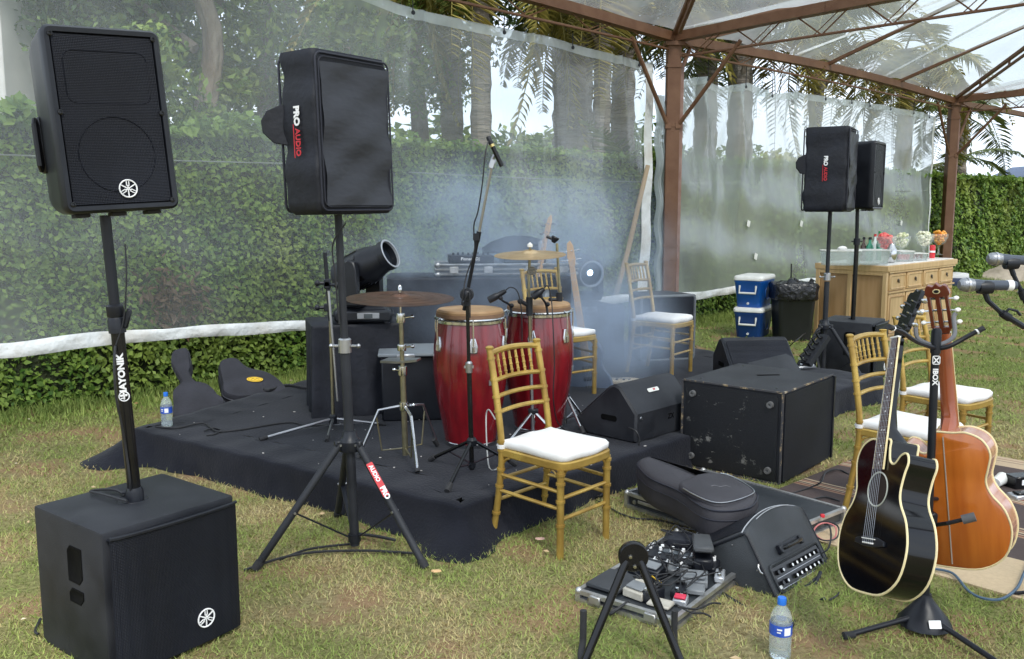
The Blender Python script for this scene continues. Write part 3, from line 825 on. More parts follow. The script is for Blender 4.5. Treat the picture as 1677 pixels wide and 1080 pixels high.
for A in (P0, P1, P2):
    ap = apex(A) + Vector((0, 0, .10)); cs = [tp(C, EZ + .1) for C in (A, A + TU * BAY, A + TU * BAY + TN * BAY, A + TN * BAY)]
    b = M()
    for i in range(4):
        c, d = cs[i], cs[(i + 1) % 4]
        def fn(u, v, c=c, d=d):
            p = c.lerp(d, u).lerp(ap, v)
            sc_ = -.06 * math.sin(PI * u) * (1 - v) * abs(math.sin(u * 22)) * math.exp(-v * 14) * 1.5 - .10 * math.sin(PI * v) * math.sin(PI * u)
            return p + Vector((0, 0, sc_ + .1 * (1 - v) * math.sin(PI * u)))
        b.grid(fn, 40, 10)
    part('roof_membrane', b, MEMB, tent, 'clear slightly milky plastic sheet stretched in a pyramid', sharp=60)
    b = M()
    for i in range(4):
        c, d = cs[i], cs[(i + 1) % 4]
        for u in (.33, .66):
            b.bar(c.lerp(d, u) + Vector((0, 0, .06)), ap + Vector((0, 0, -.0)), .012, .03)
    part('seam_tape', b, WTAPE, tent)

# ---------------------------------------------------------------- hanging clear curtains
def curtain(name, label, s0, s1, top, bot, m, seed, folds=()):
    r_ = random.Random(seed); base = P1 - TN * .17
    o = thing(name, label, 'curtain', tr(P1))
    def disp(s, z):
        d = .035 * math.sin(s * 2.3 + z * .6) + .02 * math.sin(s * 5.1 + z * 1.3 + 1) + .012 * math.sin(z * 7 + s)
        for fs, fa, fw in folds:
            dz = max(0.0, top(fs) - z)
            d += fa * math.exp(-((s - fs) / (fw + .30 * dz)) ** 2) * math.sin((s - fs) / (.02 + .10 * dz) ) * math.exp(-dz * 1.0)
        return d
    def P(s, z, off=0.0): q = base + TU * s - P1 + TN * (disp(s, z) + off); return Vector((q.x, q.y, z))
    nu = int((s1 - s0) * 26)
    b = M(); b.grid(lambda u, v: P(s0 + (s1 - s0) * u, bot(s0 + (s1 - s0) * u) + (top(s0 + (s1 - s0) * u) - bot(s0 + (s1 - s0) * u)) * v), nu, 34)
    part('clear_sheet', b, m, o, sharp=80)
    return o, P
def lerp_tab(tab):
    def f(s):
        if s <= tab[0][0]: return tab[0][1]
        for (a, b_), (c, d) in zip(tab, tab[1:]):
            if s <= c: return b_ + (d - b_) * (s - a) / (c - a)
        return tab[-1][1]
    return f
top1 = lerp_tab([(-9.4, 3.75), (-5, 3.62), (-4.2, 3.50), (-3.2, 3.44), (-2.2, 3.46), (-1.2, 3.42), (-.5, 3.36), (-.22, 3.40)])
bot1 = lerp_tab([(-9.4, .62), (-7.7, .555), (-6.8, .56), (-5.2, .50), (-2.5, .47), (-1.2, .43), (-.22, .42)])
c1, PC1 = curtain('tent_curtain', 'long clear plastic side curtain left of the brown post with a white bottom hem', -9.3, -.22, top1, bot1, CUR1, 3,
                  [(-.9, .05, .06), (-2.4, .04, .06), (-3.9, .04, .05)])
top2 = lerp_tab([(.22, 3.20), (.9, 3.33), (1.4, 3.24), (2.0, 3.35), (2.7, 3.25), (3.4, 3.35), (5, 3.36), (6.5, 3.40), (8.9, 3.36)])
bot2 = lerp_tab([(.22, .36), (1.6, .37), (4, .38), (8.9, .33)])
c2, PC2 = curtain('tent_curtain', 'hazy clear plastic side curtain right of the brown post behind the bar', .22, 8.95, top2, bot2, CUR2, 5,
                  [(.9, .15, .05), (1.75, .15, .05), (2.4, .12, .05), (3.3, .12, .05), (4.9, .08, .05), (8.0, .12, .05)])
for c_, PC, s0, s1, tf, bf in ((c1, PC1, -9.3, -.22, top1, bot1), (c2, PC2, .22, 8.95, top2, bot2)):
    c_['group'] = 'clear side curtains of the tent'
    b = M(); nn_ = int((s1 - s0) * 20)
    hw = .105
    b.grid(lambda u, v: PC(s0 + (s1 - s0) * u, bf(s0 + (s1 - s0) * u) - .01 + .006 * math.sin(u * 61) + hw * v * (1 + .08 * math.sin(u * 37)), .018 + .012 * math.sin(PI * v) ** .3 + .004 * math.sin(u * 190 + v * 3) + .004 * math.sin(u * 83 - v * 5)), nn_, 5)
    part('bottom_hem', b, WTAPE, c_, 'white crumpled hem band rolled up along the bottom', sharp=80)
    b = M(); b.grid(lambda u, v: PC(s0 + (s1 - s0) * u, tf(s0 + (s1 - s0) * u) - .09 + .10 * v, .012), nn_, 2)
    part('top_band', b, plastic('milky_top_band', .5, .15, .1, 1.5), c_, sharp=80)
    for s in ((s1 - .10,) if s0 < 0 else (s1 - .06, s0 + .05)):
        b = M(); wd = .17 if s0 < 0 else .09
        b.grid(lambda u, v: PC(s - wd / 2 + wd * u, bf(s) + (tf(s) - bf(s) - .02) * v, .015), 3, 20); part('side_band', b, WTAPE, c_, 'white vertical edge band', sharp=80)
    k = s0 + .7
    while k < s1:
        z = tf(k); q = PC(k, z - .04, .03)
        b = M(); b.lathe([(.0, 0), (.022, 0), (.022, .01), (.0, .01)], 8, tr(q) @ rot('Z', 45) @ rot('X', 90)); part('eyelet', b, BLK, c_)
        b = M(); b.rod(q + Vector((0, 0, .02)), Vector((q.x, q.y, EZ - .14)), .006, 5); part('hook_cord', b, RUB, c_)
        k += 1.15 if s0 < 0 else .85
# loose translucent strip tied against the post, folded in pleats
b = M()
def strip(u, v):
    s = -.20 + .14 * u; z = .45 + 2.55 * v
    q = P1 - TN * .10 + TU * (s * (.6 + .4 * abs(v - .1))) - P1 + TN * (.05 * math.sin(u * 14 + v * 2) + .02 * math.sin(v * 30))
    return (q.x, q.y, z)
b.grid(strip, 22, 40)
o = part('gathered_strip', b, plastic('milky_gathered_plastic', .62, .15, .25, 3), T=tr(P1), sharp=80); tag(o, 'gathered milky plastic strip bunched against the left of the brown post', 'plastic strip')
# white scraps of tape stuck on the second curtain
for px, py in ((1238, 366), (1319, 366), (1489, 365), (1249, 420)):
    r_ = (px - 838.5) / F_PX; s = (r_ * 11.65 - 2.02) / (TU.x - r_ * TU.y)
    Y = 11.65 + TU.y * s; q = PC2(s, D(px, py, Y).z, .03)
    b = M(); b.box((0, 0, 0), (.075, .004, .09), (0, .3, 0)); part('tape_patch', b, WPLA, c2, T=tr(q) @ rot('Z', 44))
# wooden prop pole leaning behind the curtain
b = M(); a = D(1006, 488, 11.35); e = D(1061, 270, 11.35); a = a + (a - e) * .25
b.tube([a, a.lerp(e, .5) + Vector((.02, 0, 0)), e], [.035, .032, .028], 8)
o = part('wooden_pole', b, mat('weathered_wood', (.36, .27, .18), .8, ns=5, stretch=(1, 1, .2))); tag(o, 'bare wooden pole leaning behind the first curtain left of the brown post', 'pole')
# =================================================================== STAGE, RUG
def resample(poly, step):
    o = []; n = len(poly)
    for i in range(n):
        a, b = Vector(poly[i]), Vector(poly[(i + 1) % n]); k = max(1, int((b - a).length / step))
        for j in range(k): o.append(a.lerp(b, j / k))
    return o
def stage_cloth():
    P = resample(STAGE, .04)[::1]; n = len(P)
    cen = sum(P, Vector((0, 0))) / n; b = M()
    def nrm(i):
        e = P[(i + 2) % n] - P[i - 2]; v = Vector((e.y, -e.x)).normalized()
        return v if v.dot(P[i] - cen) > 0 else -v
    ns_ = [nrm(i) for i in range(n)]
    cor = Vector(STAGE[1]); left = Vector(STAGE[0])
    rings = []
    prof = [(-.30, .200), (-.06, .202), (-.010, .201), (-.002, .196), (.001, .186), (.0, .15), (.002, .10), (.006, .05), (.014, .012), (.020, .002)]
    for off, z in prof:
        r_ = []
        for i in range(n):
            p = P[i]; s = i * .04; o = off
            if z < .17:
                w_ = (.2 - z) / .2
                o += w_ ** 1.6 * (.018 * math.sin(s * 6.3) + .014 * math.sin(s * 15 + 1) ** 3 + .012 * math.sin(s * 2.9))
                dc = (p - cor).length
                o += w_ ** 3 * .16 * math.exp(-((dc) / .15) ** 2) + w_ ** 3 * .03 * math.exp(-((p - cor).length / .5) ** 2)
                o += w_ ** 1.5 * .30 * math.exp(-((p - left).length / .16) ** 2)
            else: o += .003 * math.sin(s * 4)
            q = p + ns_[i] * o
            r_.append((q.x, q.y, z + (.003 * math.sin(s * 23) if z > .19 else 0)))
        rings.append(r_)
    b.loft(rings, cap=False)
    # the walked-on top with faint ripples
    k = 14; ins = [(P[i] + ns_[i] * -.30) for i in range(n)]
    tops = []
    for j in range(k + 1):
        t = j / k
        tops.append([((q := ins[i].lerp(cen, t)).x, q.y, .2 + .004 * math.sin(q.x * 9 + q.y * 5) * math.sin(q.y * 7) * min(1, j)) for i in range(n)])
    b.loft(tops, cap=False)
    return b
st = part('stage', stage_cloth(), FELT, sharp=70); tag(st, 'low stage draped in black cloth spilling over its edges onto the grass', 'stage')
# scuffs and lint on the cloth
b = M(); rs = random.Random(5)
for i in range(70):
    x, y = rs.uniform(-2.2, 1.4), rs.uniform(4.4, 6.6)
    if in_poly(np.array([[x, y]]), STAGE)[0]:
        s = rs.uniform(.003, .009); b.box((x, y, .208), (s, s * rs.uniform(.6, 2.2), .003), (0, 0, rs.uniform(0, 3)))
o = part('lint', b, mat('pale_lint', (.42, .40, .38), .9)); tag(o, 'pale crumbs and lint scattered on the black stage cloth', 'litter', kind='stuff')

# striped rug
rw0, rw1 = -2.2, 1.25
def rugp(s, t, z=.006): q = RO + RS * s + RP * t; return (q.x, q.y, z)
ruglen0, ruglen1 = -.02, 3.2
def stripe_mat():
    m, n, b, X, K = node_mat('striped_rug')
    t = X('ShaderNodeTexCoord'); s = X('ShaderNodeSeparateXYZ'); K(t.outputs['Object'], s.inputs[0])
    r_ = X('ShaderNodeValToRGB'); r_.color_ramp.interpolation = 'CONSTANT'
    el = r_.color_ramp.elements
    dark = (.060, .042, .040, 1); cream = (.50, .38, .25, 1); red = (.16, .05, .035, 1); tan = (.34, .20, .12, 1); ply = (.56, .43, .27, 1)
    def bands(p): return [(p, cream), (p + .008, dark), (p + .014, tan), (p + .022, red), (p + .027, cream), (p + .036, dark), (p + .041, cream), (p + .048, red), (p + .054, tan), (p + .061, dark)]
    seq = [(0.0, cream), (.02, red), (.026, cream), (.045, dark), (.05, cream), (.10, dark)]
    for p in (.36, .60): seq += bands(p)
    seq += [(.80, ply)]
    seq = seq[:32]
    while len(el) > 1: el.remove(el[-1])
    el[0].position = seq[0][0]; el[0].color = seq[0][1]
    for p, c in seq[1:]:
        e = el.new(p); e.color = c
    mr = X('ShaderNodeMapRange'); mr.inputs['From Min'].default_value = 0; mr.inputs['From Max'].default_value = 1.0
    K(s.outputs['Y'], mr.inputs['Value']); K(mr.outputs[0], r_.inputs['Fac'])
    z = noise(X, K, t.outputs['Object'], 60, 4)
    c = mixc(X, K, mathn(X, K, 'MULTIPLY', z, .35), r_.outputs['Color'], (.10, .07, .06)); K(c, b.inputs['Base Color'])
    b.inputs['Roughness'].default_value = .95
    bp = X('ShaderNodeBump'); bp.inputs['Strength'].default_value = .5; bp.inputs['Distance'].default_value = .004; K(z, bp.inputs['Height']); K(bp.outputs[0], b.inputs['Normal'])
    return m
SM = stripe_mat()
b2 = M(frame((0, 0, 0), (1, 0, 0), (0, -1, 0), (0, 0, 1)))
b2.grid(lambda u, v: (u * LRUG, v * WR, .008 + .003 * math.sin(u * 31) * math.sin(v * 19)), 60, 24)
for ed in ((0, 0, LRUG, .004), (0, WR - .004, LRUG, .004)): b2.box((ed[0] + ed[2] / 2, ed[1] + .002, .004), (ed[2], .004, .008))
ang = math.atan2(RS.y, RS.x)
o = part('striped_rug', b2, SM, T=tr(RO + RP * t_back - RS * .05) @ Matrix.Rotation(ang, 4, 'Z'))
for nd in SM.node_tree.nodes:
    if nd.type == 'MAP_RANGE': nd.inputs['From Min'].default_value = 0; nd.inputs['From Max'].default_value = -WR
tag(o, 'dark brown woven rug with cream and red stripes lying behind the two guitars', 'rug')

# =================================================================== SPEAKERS
FX = rot('X', 90)
def emblem(parent, T, r_):
    b = M(T)
    ring = [(r_ * .97 * math.cos(2 * PI * i / 32), r_ * .97 * math.sin(2 * PI * i / 32), .001) for i in range(32)]
    b.tube(ring, r_ * .085, 6, closed=True)
    for k in range(3):
        a = R(90 + 120 * k); d = Vector((math.cos(a), math.sin(a), 0)); s = Vector((-d.y, d.x, 0))
        b.bar(-d * r_ * .90, d * r_ * .36, r_ * .12, .003)
        for g_ in (-1, 0, 1) if False else (-1, 1):
            b.bar(d * r_ * .34 + s * g_ * r_ * .13, d * r_ * .84 + s * g_ * r_ * .13, r_ * .09, .003)
        b.bar(d * r_ * .34 - s * r_ * .15, d * r_ * .34 + s * r_ * .15, r_ * .09, .003)
    part('emblem', b, WPRI, parent, 'round white emblem of three crossed tuning forks')
def loudspeaker(name, label, T, w_=.38, d_=.34, h=.61, group=None, cat='loudspeaker'):
    o = thing(name, label, cat, T, group)
    b = M(tr(0, 0, h / 2) @ FX)                      # z now points to the front
    def ring(wd, hh, z, r_, cz=0): return [(x, y + cz, z) for x, y in rrect(wd, hh, r_, 4)]
    f = d_ / 2
    b.loft([ring(w_ - .05, h - .05, f - .022, .012), ring(w_ - .045, h - .045, f - .002, .012), ring(w_ - .016, h - .016, f, .022), ring(w_, h, f - .012, .028),
            ring(w_, h, f - .05, .028), ring(w_ * .98, h * .995, f - .07, .03), ring(w_ * .965, h * .99, f - .16, .04), ring(w_ * .90, h * .985, f - .25, .06),
            ring(w_ * .80, h * .95, -f + .02, .07), ring(w_ * .72, h * .9, -f, .06)])
    part('body', b, BLK, o)
    b = M(tr(0, 0, h / 2) @ FX)
    b.loft([ring(w_ - .052, h - .052, f - .020, .010), ring(w_ - .056, h - .056, f - .006, .010)])
    g_ = part('grille', b, GRL, o)
    b = M(tr(0, 0, h / 2) @ FX)
    b.tube([(.125 * math.cos(2 * PI * i / 40), -.115 + .125 * math.sin(2 * PI * i / 40), f - .0062) for i in range(40)], .0018, 5, closed=True)
    b.tube([(x, y, f - .0062) for x, y in rrect(.27, .17, .03, 4, 0, .14)], .0015, 5, closed=True)
    part('driver_outline', b, GRL, g_)
    for x in (-.165, .165):
        for z in (.03, .33, .58):
            b = M(tr(x * w_ / .38, -f - .001, z * h / .61) @ FX); b.lathe([(.0, -.01), (.009, -.01), (.009, .001), (.005, .002), (.004, -.002), (0, -.002)], 10)
            part('screw', b, BLKS, o)
    emblem(o, tr(.018, -f + .001, .075) @ FX, .030)
    for s in (-1, 1):                                 # recessed side grip
        b = M(); x = s * w_ * .475
        b.box((x, .045, h * .40), (.018, .05, .19), bev=.006)
        b.tube([(x + s * .012, .035, h * .40 - .085), (x + s * .020, .02, h * .40 - .07), (x + s * .020, .02, h * .40 + .07), (x + s * .012, .035, h * .40 + .085)], .010, 8)
        part('side_grip', b, BLKS, o)
    for x in (-.12, .0, .12):
        b = M(); b.box((x, -.08, -.006), (.05, .05, .014), bev=.003); part('foot', b, RUB, o)
    return o
def cover_speaker(name, label, T, w_=.45, d_=.215, h=.68, group=None):
    o = thing(name, label, 'covered loudspeaker', T, group)
    rr = random.Random(4)
    b = M()
    def ring(z, k, seed=0):
        out_ = []
        for i, (x, y) in enumerate(rrect(w_ * k, d_ * k, .028, 4)):
            e = .006 * math.sin(z * 23 + x * 9) + .005 * math.sin(z * 41 + y * 30 + x * 15)
            n_ = Vector((x, y)).normalized(); out_.append((x + n_.x * e, y + n_.y * e, z))
        return out_
    zs = [0] + [.02 + (h - .04) * i / 18 for i in range(19)] + [h]
    b.loft([ring(z, (.90 if z in (0,) else .96 if z == h else (1.0 - .02 * (z / h)))) for z in zs])
    part('cover', b, NYL, o, sharp=60)
    # paler coated front panel with a few creases
    b = M()
    def fp(u, v):
        x = -w_ / 2 + .035 + (w_ - .055) * u; z = .035 + (h - .085) * v
        bl = .010 * math.sin(PI * u) * math.sin(PI * v) + .006 * math.sin(v * 12 + 3 * u) + .004 * math.sin(u * 9 - v * 20)
        return (x, -d_ / 2 - .010 - bl, z)
    b.grid(fp, 16, 24); part('front_panel', b, NYLG, o, sharp=80)
    b = M()
    def loop(inz, y): return [(x, y, z + h / 2) for x, z in rrect(w_ - .02 - inz, h - .03 - inz, .03, 4)]
    b.tube(loop(0, -d_ / 2 - .006), .0045, 6, closed=True); b.tube(loop(.030, -d_ / 2 - .008), .003, 6, closed=True)
    b.tube(loop(0, d_ / 2 + .006), .006, 6, closed=True)
    part('piping', b, PIPE, o)
    TL = tr(-w_ / 2 - .009, 0.0, h * .52) @ rot('Z', -90) @ rot('X', 90) @ rot('Z', -90)
    text('PRO', .044, WPRI, o, TL @ tr(-.058, .004, .001), .002, label='white PRO lettering running down the side', spacing=.95)
    text('AUDIO', .038, RPRI, o, TL @ tr(.052, .006, .001), .001, label='red AUDIO lettering running down the side', sx=.95)
    b = M(TL); b.box((.045, -.017, .001), (.14, .004, .0016)); part('underline', b, RPRI, o)
    # open carry-handle flap folded out of the back
    b = M(); fl = [(0, -.085), (.06, -.075), (.105, -.03), (.11, .02), (.085, .06), (.03, .085), (0, .09)]
    b.prism(fl, -.008, .008, tr(-w_ / 2 + .02, d_ / 2 - .02, h * .56) @ rot('Z', 140) @ rot('X', 90), ins=.003)
    part('handle_flap', b, NYL, o)
    return o
def tripod_stand(name, label, T, top, hub=.52, spread=.50, angs=(250, 345, 115), group=None, lean=(0, 0), foot=None):
    o = thing(name, label, 'speaker stand', T, group)
    b = M(); tx, ty = lean
    at_ = lambda z: Vector((tx * z / top, ty * z / top, z))
    b.tube([at_(.03), at_(.95 if top > 1.2 else .8)], .0225, 14); b.tube([at_(.62 * top), at_(top)], .0175, 14)
    part('pole', b, BLKP, o)
    b = M(); b.lathe([(0, -.035), (.048, -.035), (.052, -.02), (.052, .012), (.036, .03), (.03, .06), (0, .06)], 14, tr(at_(hub)))
    for a in angs: pass
    hb2 = part('leg_hub', b, BLK, o)
    for a in angs: b = M(); b.box((.05 * math.cos(R(a)) + tx * hub / top, .05 * math.sin(R(a)), hub), (.045, .03, .04), (0, 0, R(a)), bev=.006); part('leg_bracket', b, BLK, hb2)
    b = M(); b.lathe([(0, -.03), (.030, -.03), (.030, .03), (.024, .036), (0, .036)], 12, tr(at_(.62 * top))); b.rod(at_(.62 * top) + Vector((-.06, 0, 0)), at_(.62 * top) + Vector((.06, 0, 0)), .006, 6)
    for s in (-1, 1): b.ball(at_(.62 * top) + Vector((s * .062, 0, 0)), .011, 8, 5)
    part('locking_pin', b, STL, o)
    for i, a in enumerate(angs):
        sp_ = spread[i] if isinstance(spread, (list, tuple)) else spread
        d = Vector((math.cos(R(a)), math.sin(R(a)), 0)); s0 = at_(hub) + d * .05
        e = d * sp_ + Vector((0, 0, .015)); b = M()
        b.tube([s0, e], .0175, 10)
        lg = part('leg', b, BLKP, o)
        b = M(); b.rod(e - (e - s0).normalized() * .03, e + (e - s0).normalized() * .012, .021, 10); part('rubber_foot', b, RUB, lg)
        b = M(); m = s0.lerp(e, .56); b.bar(at_(.07) + d * .02, m, .018, .006); part('brace', b, BLK, lg)
        b = M(); side = Vector((-d.y, d.x, 0))
        for q in (m, s0 + Vector((0, 0, 0))): b.rod(q - side * .022, q + side * .022, .006, 8)
        part('bolt', b, STL, lg)
    b = M(); b.lathe([(0, -.02), (.03, -.02), (.03, .015), (0, .015)], 12, tr(at_(.07))); part('lower_collar', b, BLK, o)
    return o

# --- left column: subwoofer, pole, tilted loudspeaker
def subwoofer(name, label, T, w_, d_, h, group=None):
    o = thing(name, label, 'subwoofer', T, group)
    b = M(); b.box((0, .012, h / 2), (w_, d_ - .024, h), bev=.012, seg=2); cb = part('cabinet', b, BLKP, o)
    b = M()
    def gf(u, v):                                    # the bowed steel grille
        x = -w_ / 2 + .012 + (w_ - .024) * u; z = .02 + (h - .045) * v
        return (x, -d_ / 2 - .004 - .022 * math.sin(PI * min(1, max(0, u))) ** .5 , z)
    b.grid(gf, 24, 2)
    b.grid(lambda u, v: (-w_ / 2 + .012 + (w_ - .024) * u, -d_ / 2 + .02 - (.024 + .022 * math.sin(PI * u) ** .5) * v, h - .025), 24, 1)
    b.grid(lambda u, v: (-w_ / 2 + .012 + (w_ - .024) * u, -d_ / 2 + .02 - (.024 + .022 * math.sin(PI * u) ** .5) * v, .02), 24, 1)
    part('grille', b, GRL, o, sharp=50)
    b = M(); b.tube([(-w_ / 2 + .012 + (w_ - .024) * u, -d_ / 2 - .006 - .022 * math.sin(PI * u) ** .5, h - .018) for u in [i / 20 for i in range(21)]], .007, 6); part('trim', b, BLK, o)
    emblem(o, tr(.085, -d_ / 2 - .029, .115) @ FX, .034)
    for zc, hh in ((h * .70, .135), (h * .48, .055)):  # handle recesses on both sides
        for s in (-1, 1):
            b = M(); T2 = tr(s * (w_ / 2 + .0015), -.035, zc) @ rot('Y', 90)
            ol = [(-hh / 2, -.05), (hh / 2 - .025, -.05), (hh / 2, -.025), (hh / 2, .05), (-hh / 2 + .02, .05), (-hh / 2, .03)]
            b.loft([[(x, y, s * -.002) for x, y in ol], [(x, y, s * .0012) for x, y in inset(ol, .002)], [(x, y, s * .0002) for x, y in inset(ol, .01)], [(x, y, s * -.0012) for x, y in inset(ol, .012)]], T2)
            part('handle_recess', b, mat('recess_black', (.002, .002, .002), .8, spec=.1) if 'recess_black' not in MATS else MATS['recess_black'], o)
    b = M(); b.tube([(.055 * math.cos(2 * PI * i / 24), .03 + .055 * math.sin(2 * PI * i / 24), h) for i in range(24)], .002, 4, closed=True); b.lathe([(0, 0), (.022, 0), (.022, .012), (0, .012)], 14, tr(0, .03, h - .002)); part('pole_socket', b, BLK, o)
    return o
cs, sn = math.cos(.916), math.sin(.916)
subc = Vector((-1.347 + .2585 * cs - .25 * sn, 2.87 + .2585 * sn + .25 * cs, 0))
subwoofer('subwoofer', 'black subwoofer with round white emblem in the left foreground carrying a pole', tr(subc) @ Matrix.Rotation(.916, 4, 'Z'), .517, .50, .523)
pb = Vector((-1.396, 3.235, .523)); pt = D(172, 352, 3.22)
o = thing('speaker_pole', 'black telescopic pole with white lettering standing on the left foreground subwoofer', 'speaker pole', tr(pb))
b = M(); v_ = pt - pb
b.tube([Vector((0, 0, 0)), v_ * .62], .0235, 14); tb = part('lower_tube', b, BLKS, o)
b = M(); b.tube([v_ * .5, v_ * 1.0], .0185, 14); part('upper_tube', b, BLK, o)
b = M(); q = v_.to_track_quat('Z', 'Y').to_matrix().to_4x4(); b.lathe([(0, -.05), (.030, -.05), (.030, .0), (.026, .01), (.030, .016), (.030, .05), (.024, .056), (0, .056)], 14, tr(v_ * .645) @ q)
b.box(v_ * .65 + Vector((.042, -.005, 0)), (.02, .012, .07), (0, .3, 0), bev=.004); part('clamp_collar', b, BLK, o)
b = M(); b.lathe([(0, 0), (.032, 0), (.032, .035), (.026, .05), (0, .05)], 14, q); b.rod((-.045, 0, .03), (-.02, 0, .03), .007, 8); part('base_sleeve', b, BLK, o)
xa = v_.normalized(); za = Vector((.38, -.92, 0)); za = (za - xa * za.dot(xa)).normalized(); ya = za.cross(xa)
text('HAYONIK', .031, WPRI, tb, frame(v_ * .452 + za * .0245, xa, ya, za), .0015, label='white HAYONIK lettering reading up the pole', sx=1.12)
b = M(frame(v_ * .378 + za * .0245, xa, ya, za)); b.tube([(.017 * math.cos(2 * PI * i / 20), .017 * math.sin(2 * PI * i / 20), .001) for i in range(20)], .0022, 5, closed=True)
b.box((0, 0, .001), (.022, .005, .002)); b.box((-.006, .006, .001), (.004, .012, .002)); b.box((.006, -.006, .001), (.004, .012, .002)); part('round_logo', b, WPRI, tb)
LSP = 'plastic loudspeakers with steel grilles'
loudspeaker('loudspeaker', 'large near black loudspeaker with bare steel grille, tilted on the left foreground pole',
            tr(-1.433, 3.247, 1.581) @ Euler((-.051, -.056, .72)).to_matrix().to_4x4(), group=LSP)
# --- covered pair on the near tripod
CVR = 'loudspeakers zipped in padded black covers'
tb_ = Vector((-.735, 4.06, 0))
ts = tripod_stand('speaker_stand', 'tall black tripod speaker stand in the foreground before the stage', tr(tb_), 1.57, hub=.52, lean=(-.04, 0), angs=(210, 329, 110), spread=(.46, .40, .50))
cover_speaker('covered_loudspeaker', 'near loudspeaker in a padded black cover, on the foreground tripod stand',
              tr(-.760, 4.064, 1.572) @ Euler((-.03, -.005, .947)).to_matrix().to_4x4(), group=CVR)
# white/red lettered label on the front right leg
s0 = Vector((-.013, 0, .52)) + Vector((math.cos(R(329)), math.sin(R(329)), 0)) * .05; e0 = Vector((math.cos(R(329)) * .40, math.sin(R(329)) * .40, .015))
xa = (e0 - s0).normalized(); za = Vector((.25, -.9, .35)); za = (za - xa * za.dot(xa)).normalized(); ya = za.cross(xa)
lgs = [c for c in ts.children if c.name.startswith('leg') and 'hub' not in c.name]
b = M(frame(s0.lerp(e0, .30) + za * .019, xa, ya, za)); b.prism(rrect(.17, .030, .004, 2), -.001, .0008); part('label_plate', b, RPRI, lgs[1])
text('PRO', .032, WPRI, lgs[1], frame(s0.lerp(e0, .41) + za * .0200, xa, ya, za), .0015)
text('AUDIO', .026, WPRI, lgs[1], frame(s0.lerp(e0, .25) + za * .0200, xa, ya, za), .0008)
# --- distant pair
tripod_stand('speaker_stand', 'distant black tripod speaker stand beyond the right end of the stage', tr(2.80, 8.02, 0), 1.60, hub=.55, spread=(.42, .42, .3), angs=(205, 320, 90))
cover_speaker('covered_loudspeaker', 'distant loudspeaker in a padded black cover, on the tripod beyond the stage',
              tr(2.78, 8.02, 1.565) @ Matrix.Rotation(1.05, 4, 'Z'), w_=.42, d_=.36, h=.72, group=CVR)
subwoofer('subwoofer', 'distant black subwoofer standing on the grass behind the nearer gold chair', tr(3.22, 8.45, 0) @ Matrix.Rotation(.95, 4, 'Z'), .50, .50, .56)
o = thing('speaker_pole', 'thin black pole standing on the distant subwoofer', 'speaker pole', tr(3.20, 8.42, .56))
b = M(); b.tube([(0, 0, 0), (0, 0, .75)], .021, 12); part('lower_tube', b, BLKS, o)
b = M(); b.tube([(0, 0, .70), (-.01, 0, 1.03)], .017, 12); part('upper_tube', b, BLK, o)
b = M(); b.lathe([(0, -.03), (.03, -.03), (.03, .03), (0, .03)], 12, tr(0, 0, .73)); b.rod((-.05, 0, .73), (.05, 0, .73), .006, 6); part('clamp_collar', b, BLK, o)
loudspeaker('loudspeaker', 'distant bare black loudspeaker peeping from behind the distant covered one', tr(3.20, 8.42, 1.585) @ Matrix.Rotation(.95, 4, 'Z'), group=LSP)

# --- worn subwoofer lying on its back end by the stage
cs, sn = math.cos(.868), math.sin(.868); W_, D_, H_ = .754, .646, .55
o = thing('worn_subwoofer', 'big scuffed black subwoofer lying on its side on the grass right of the stage', 'subwoofer', tr(1.547, 5.061, 0) @ Matrix.Rotation(.868, 4, 'Z'))
def scuffed(name, base, amt, dens):
    m, n, b, X, K = node_mat(name); t = X('ShaderNodeTexCoord'); v = t.outputs['Object']
    z1 = noise(X, K, v, 7, 8, .75); mp_ = X('ShaderNodeMapping'); mp_.inputs['Scale'].default_value = (9, 9, 42); mp_.inputs['Rotation'].default_value = (.5, .9, .3); K(v, mp_.inputs[0])
    z2 = noise(X, K, mp_.outputs[0], 1.6, 3, .6); z3 = noise(X, K, v, 2.1, 3)
    mp2 = X('ShaderNodeMapping'); mp2.inputs['Scale'].default_value = (30, 6, 8); mp2.inputs['Rotation'].default_value = (1.1, .2, .9); K(v, mp2.inputs[0])
    z4 = noise(X, K, mp2.outputs[0], 1.3, 3, .6)
    s1 = rampn(X, K, z1, dens, dens + .05); s2 = rampn(X, K, z2, .70, .73); s4 = rampn(X, K, z4, .68, .71)
    s = mathn(X, K, 'MAXIMUM', s1, mathn(X, K, 'MAXIMUM', s2, s4)); s = mathn(X, K, 'MULTIPLY', s, rampn(X, K, z3, .38, .55)); s = mathn(X, K, 'MULTIPLY', s, amt)
    K(mixc(X, K, s, base, (.30, .29, .27)), b.inputs['Base Color']); b.inputs['Roughness'].default_value = .55
    zz = noise(X, K, v, 120, 3); bp = X('ShaderNodeBump'); bp.inputs['Strength'].default_value = .3; bp.inputs['Distance'].default_value = .004; K(zz, bp.inputs['Height']); K(bp.outputs[0], b.inputs['Normal'])
    return m
SCF = scuffed('scuffed_black_board', (.007, .008, .011), .62, .605)
def edge_worn():
    m, n, b, X, K = node_mat('worn_black_edge'); t = X('ShaderNodeTexCoord'); z = noise(X, K, t.outputs['Object'], 16, 6, .7)
    f1 = rampn(X, K, z, .53, .60); f2 = rampn(X, K, z, .62, .66)
    c = mixc(X, K, f1, (.05, .05, .055), (.30, .22, .12)); c = mixc(X, K, f2, c, (.42, .38, .30)); K(c, b.inputs['Base Color']); b.inputs['Roughness'].default_value = .8; return m
EDG = edge_worn()
b = M(); b.box((W_ / 2, D_ / 2, H_ / 2), (W_ - .01, D_, H_), bev=.006); part('cabinet', b, BLKP, o)
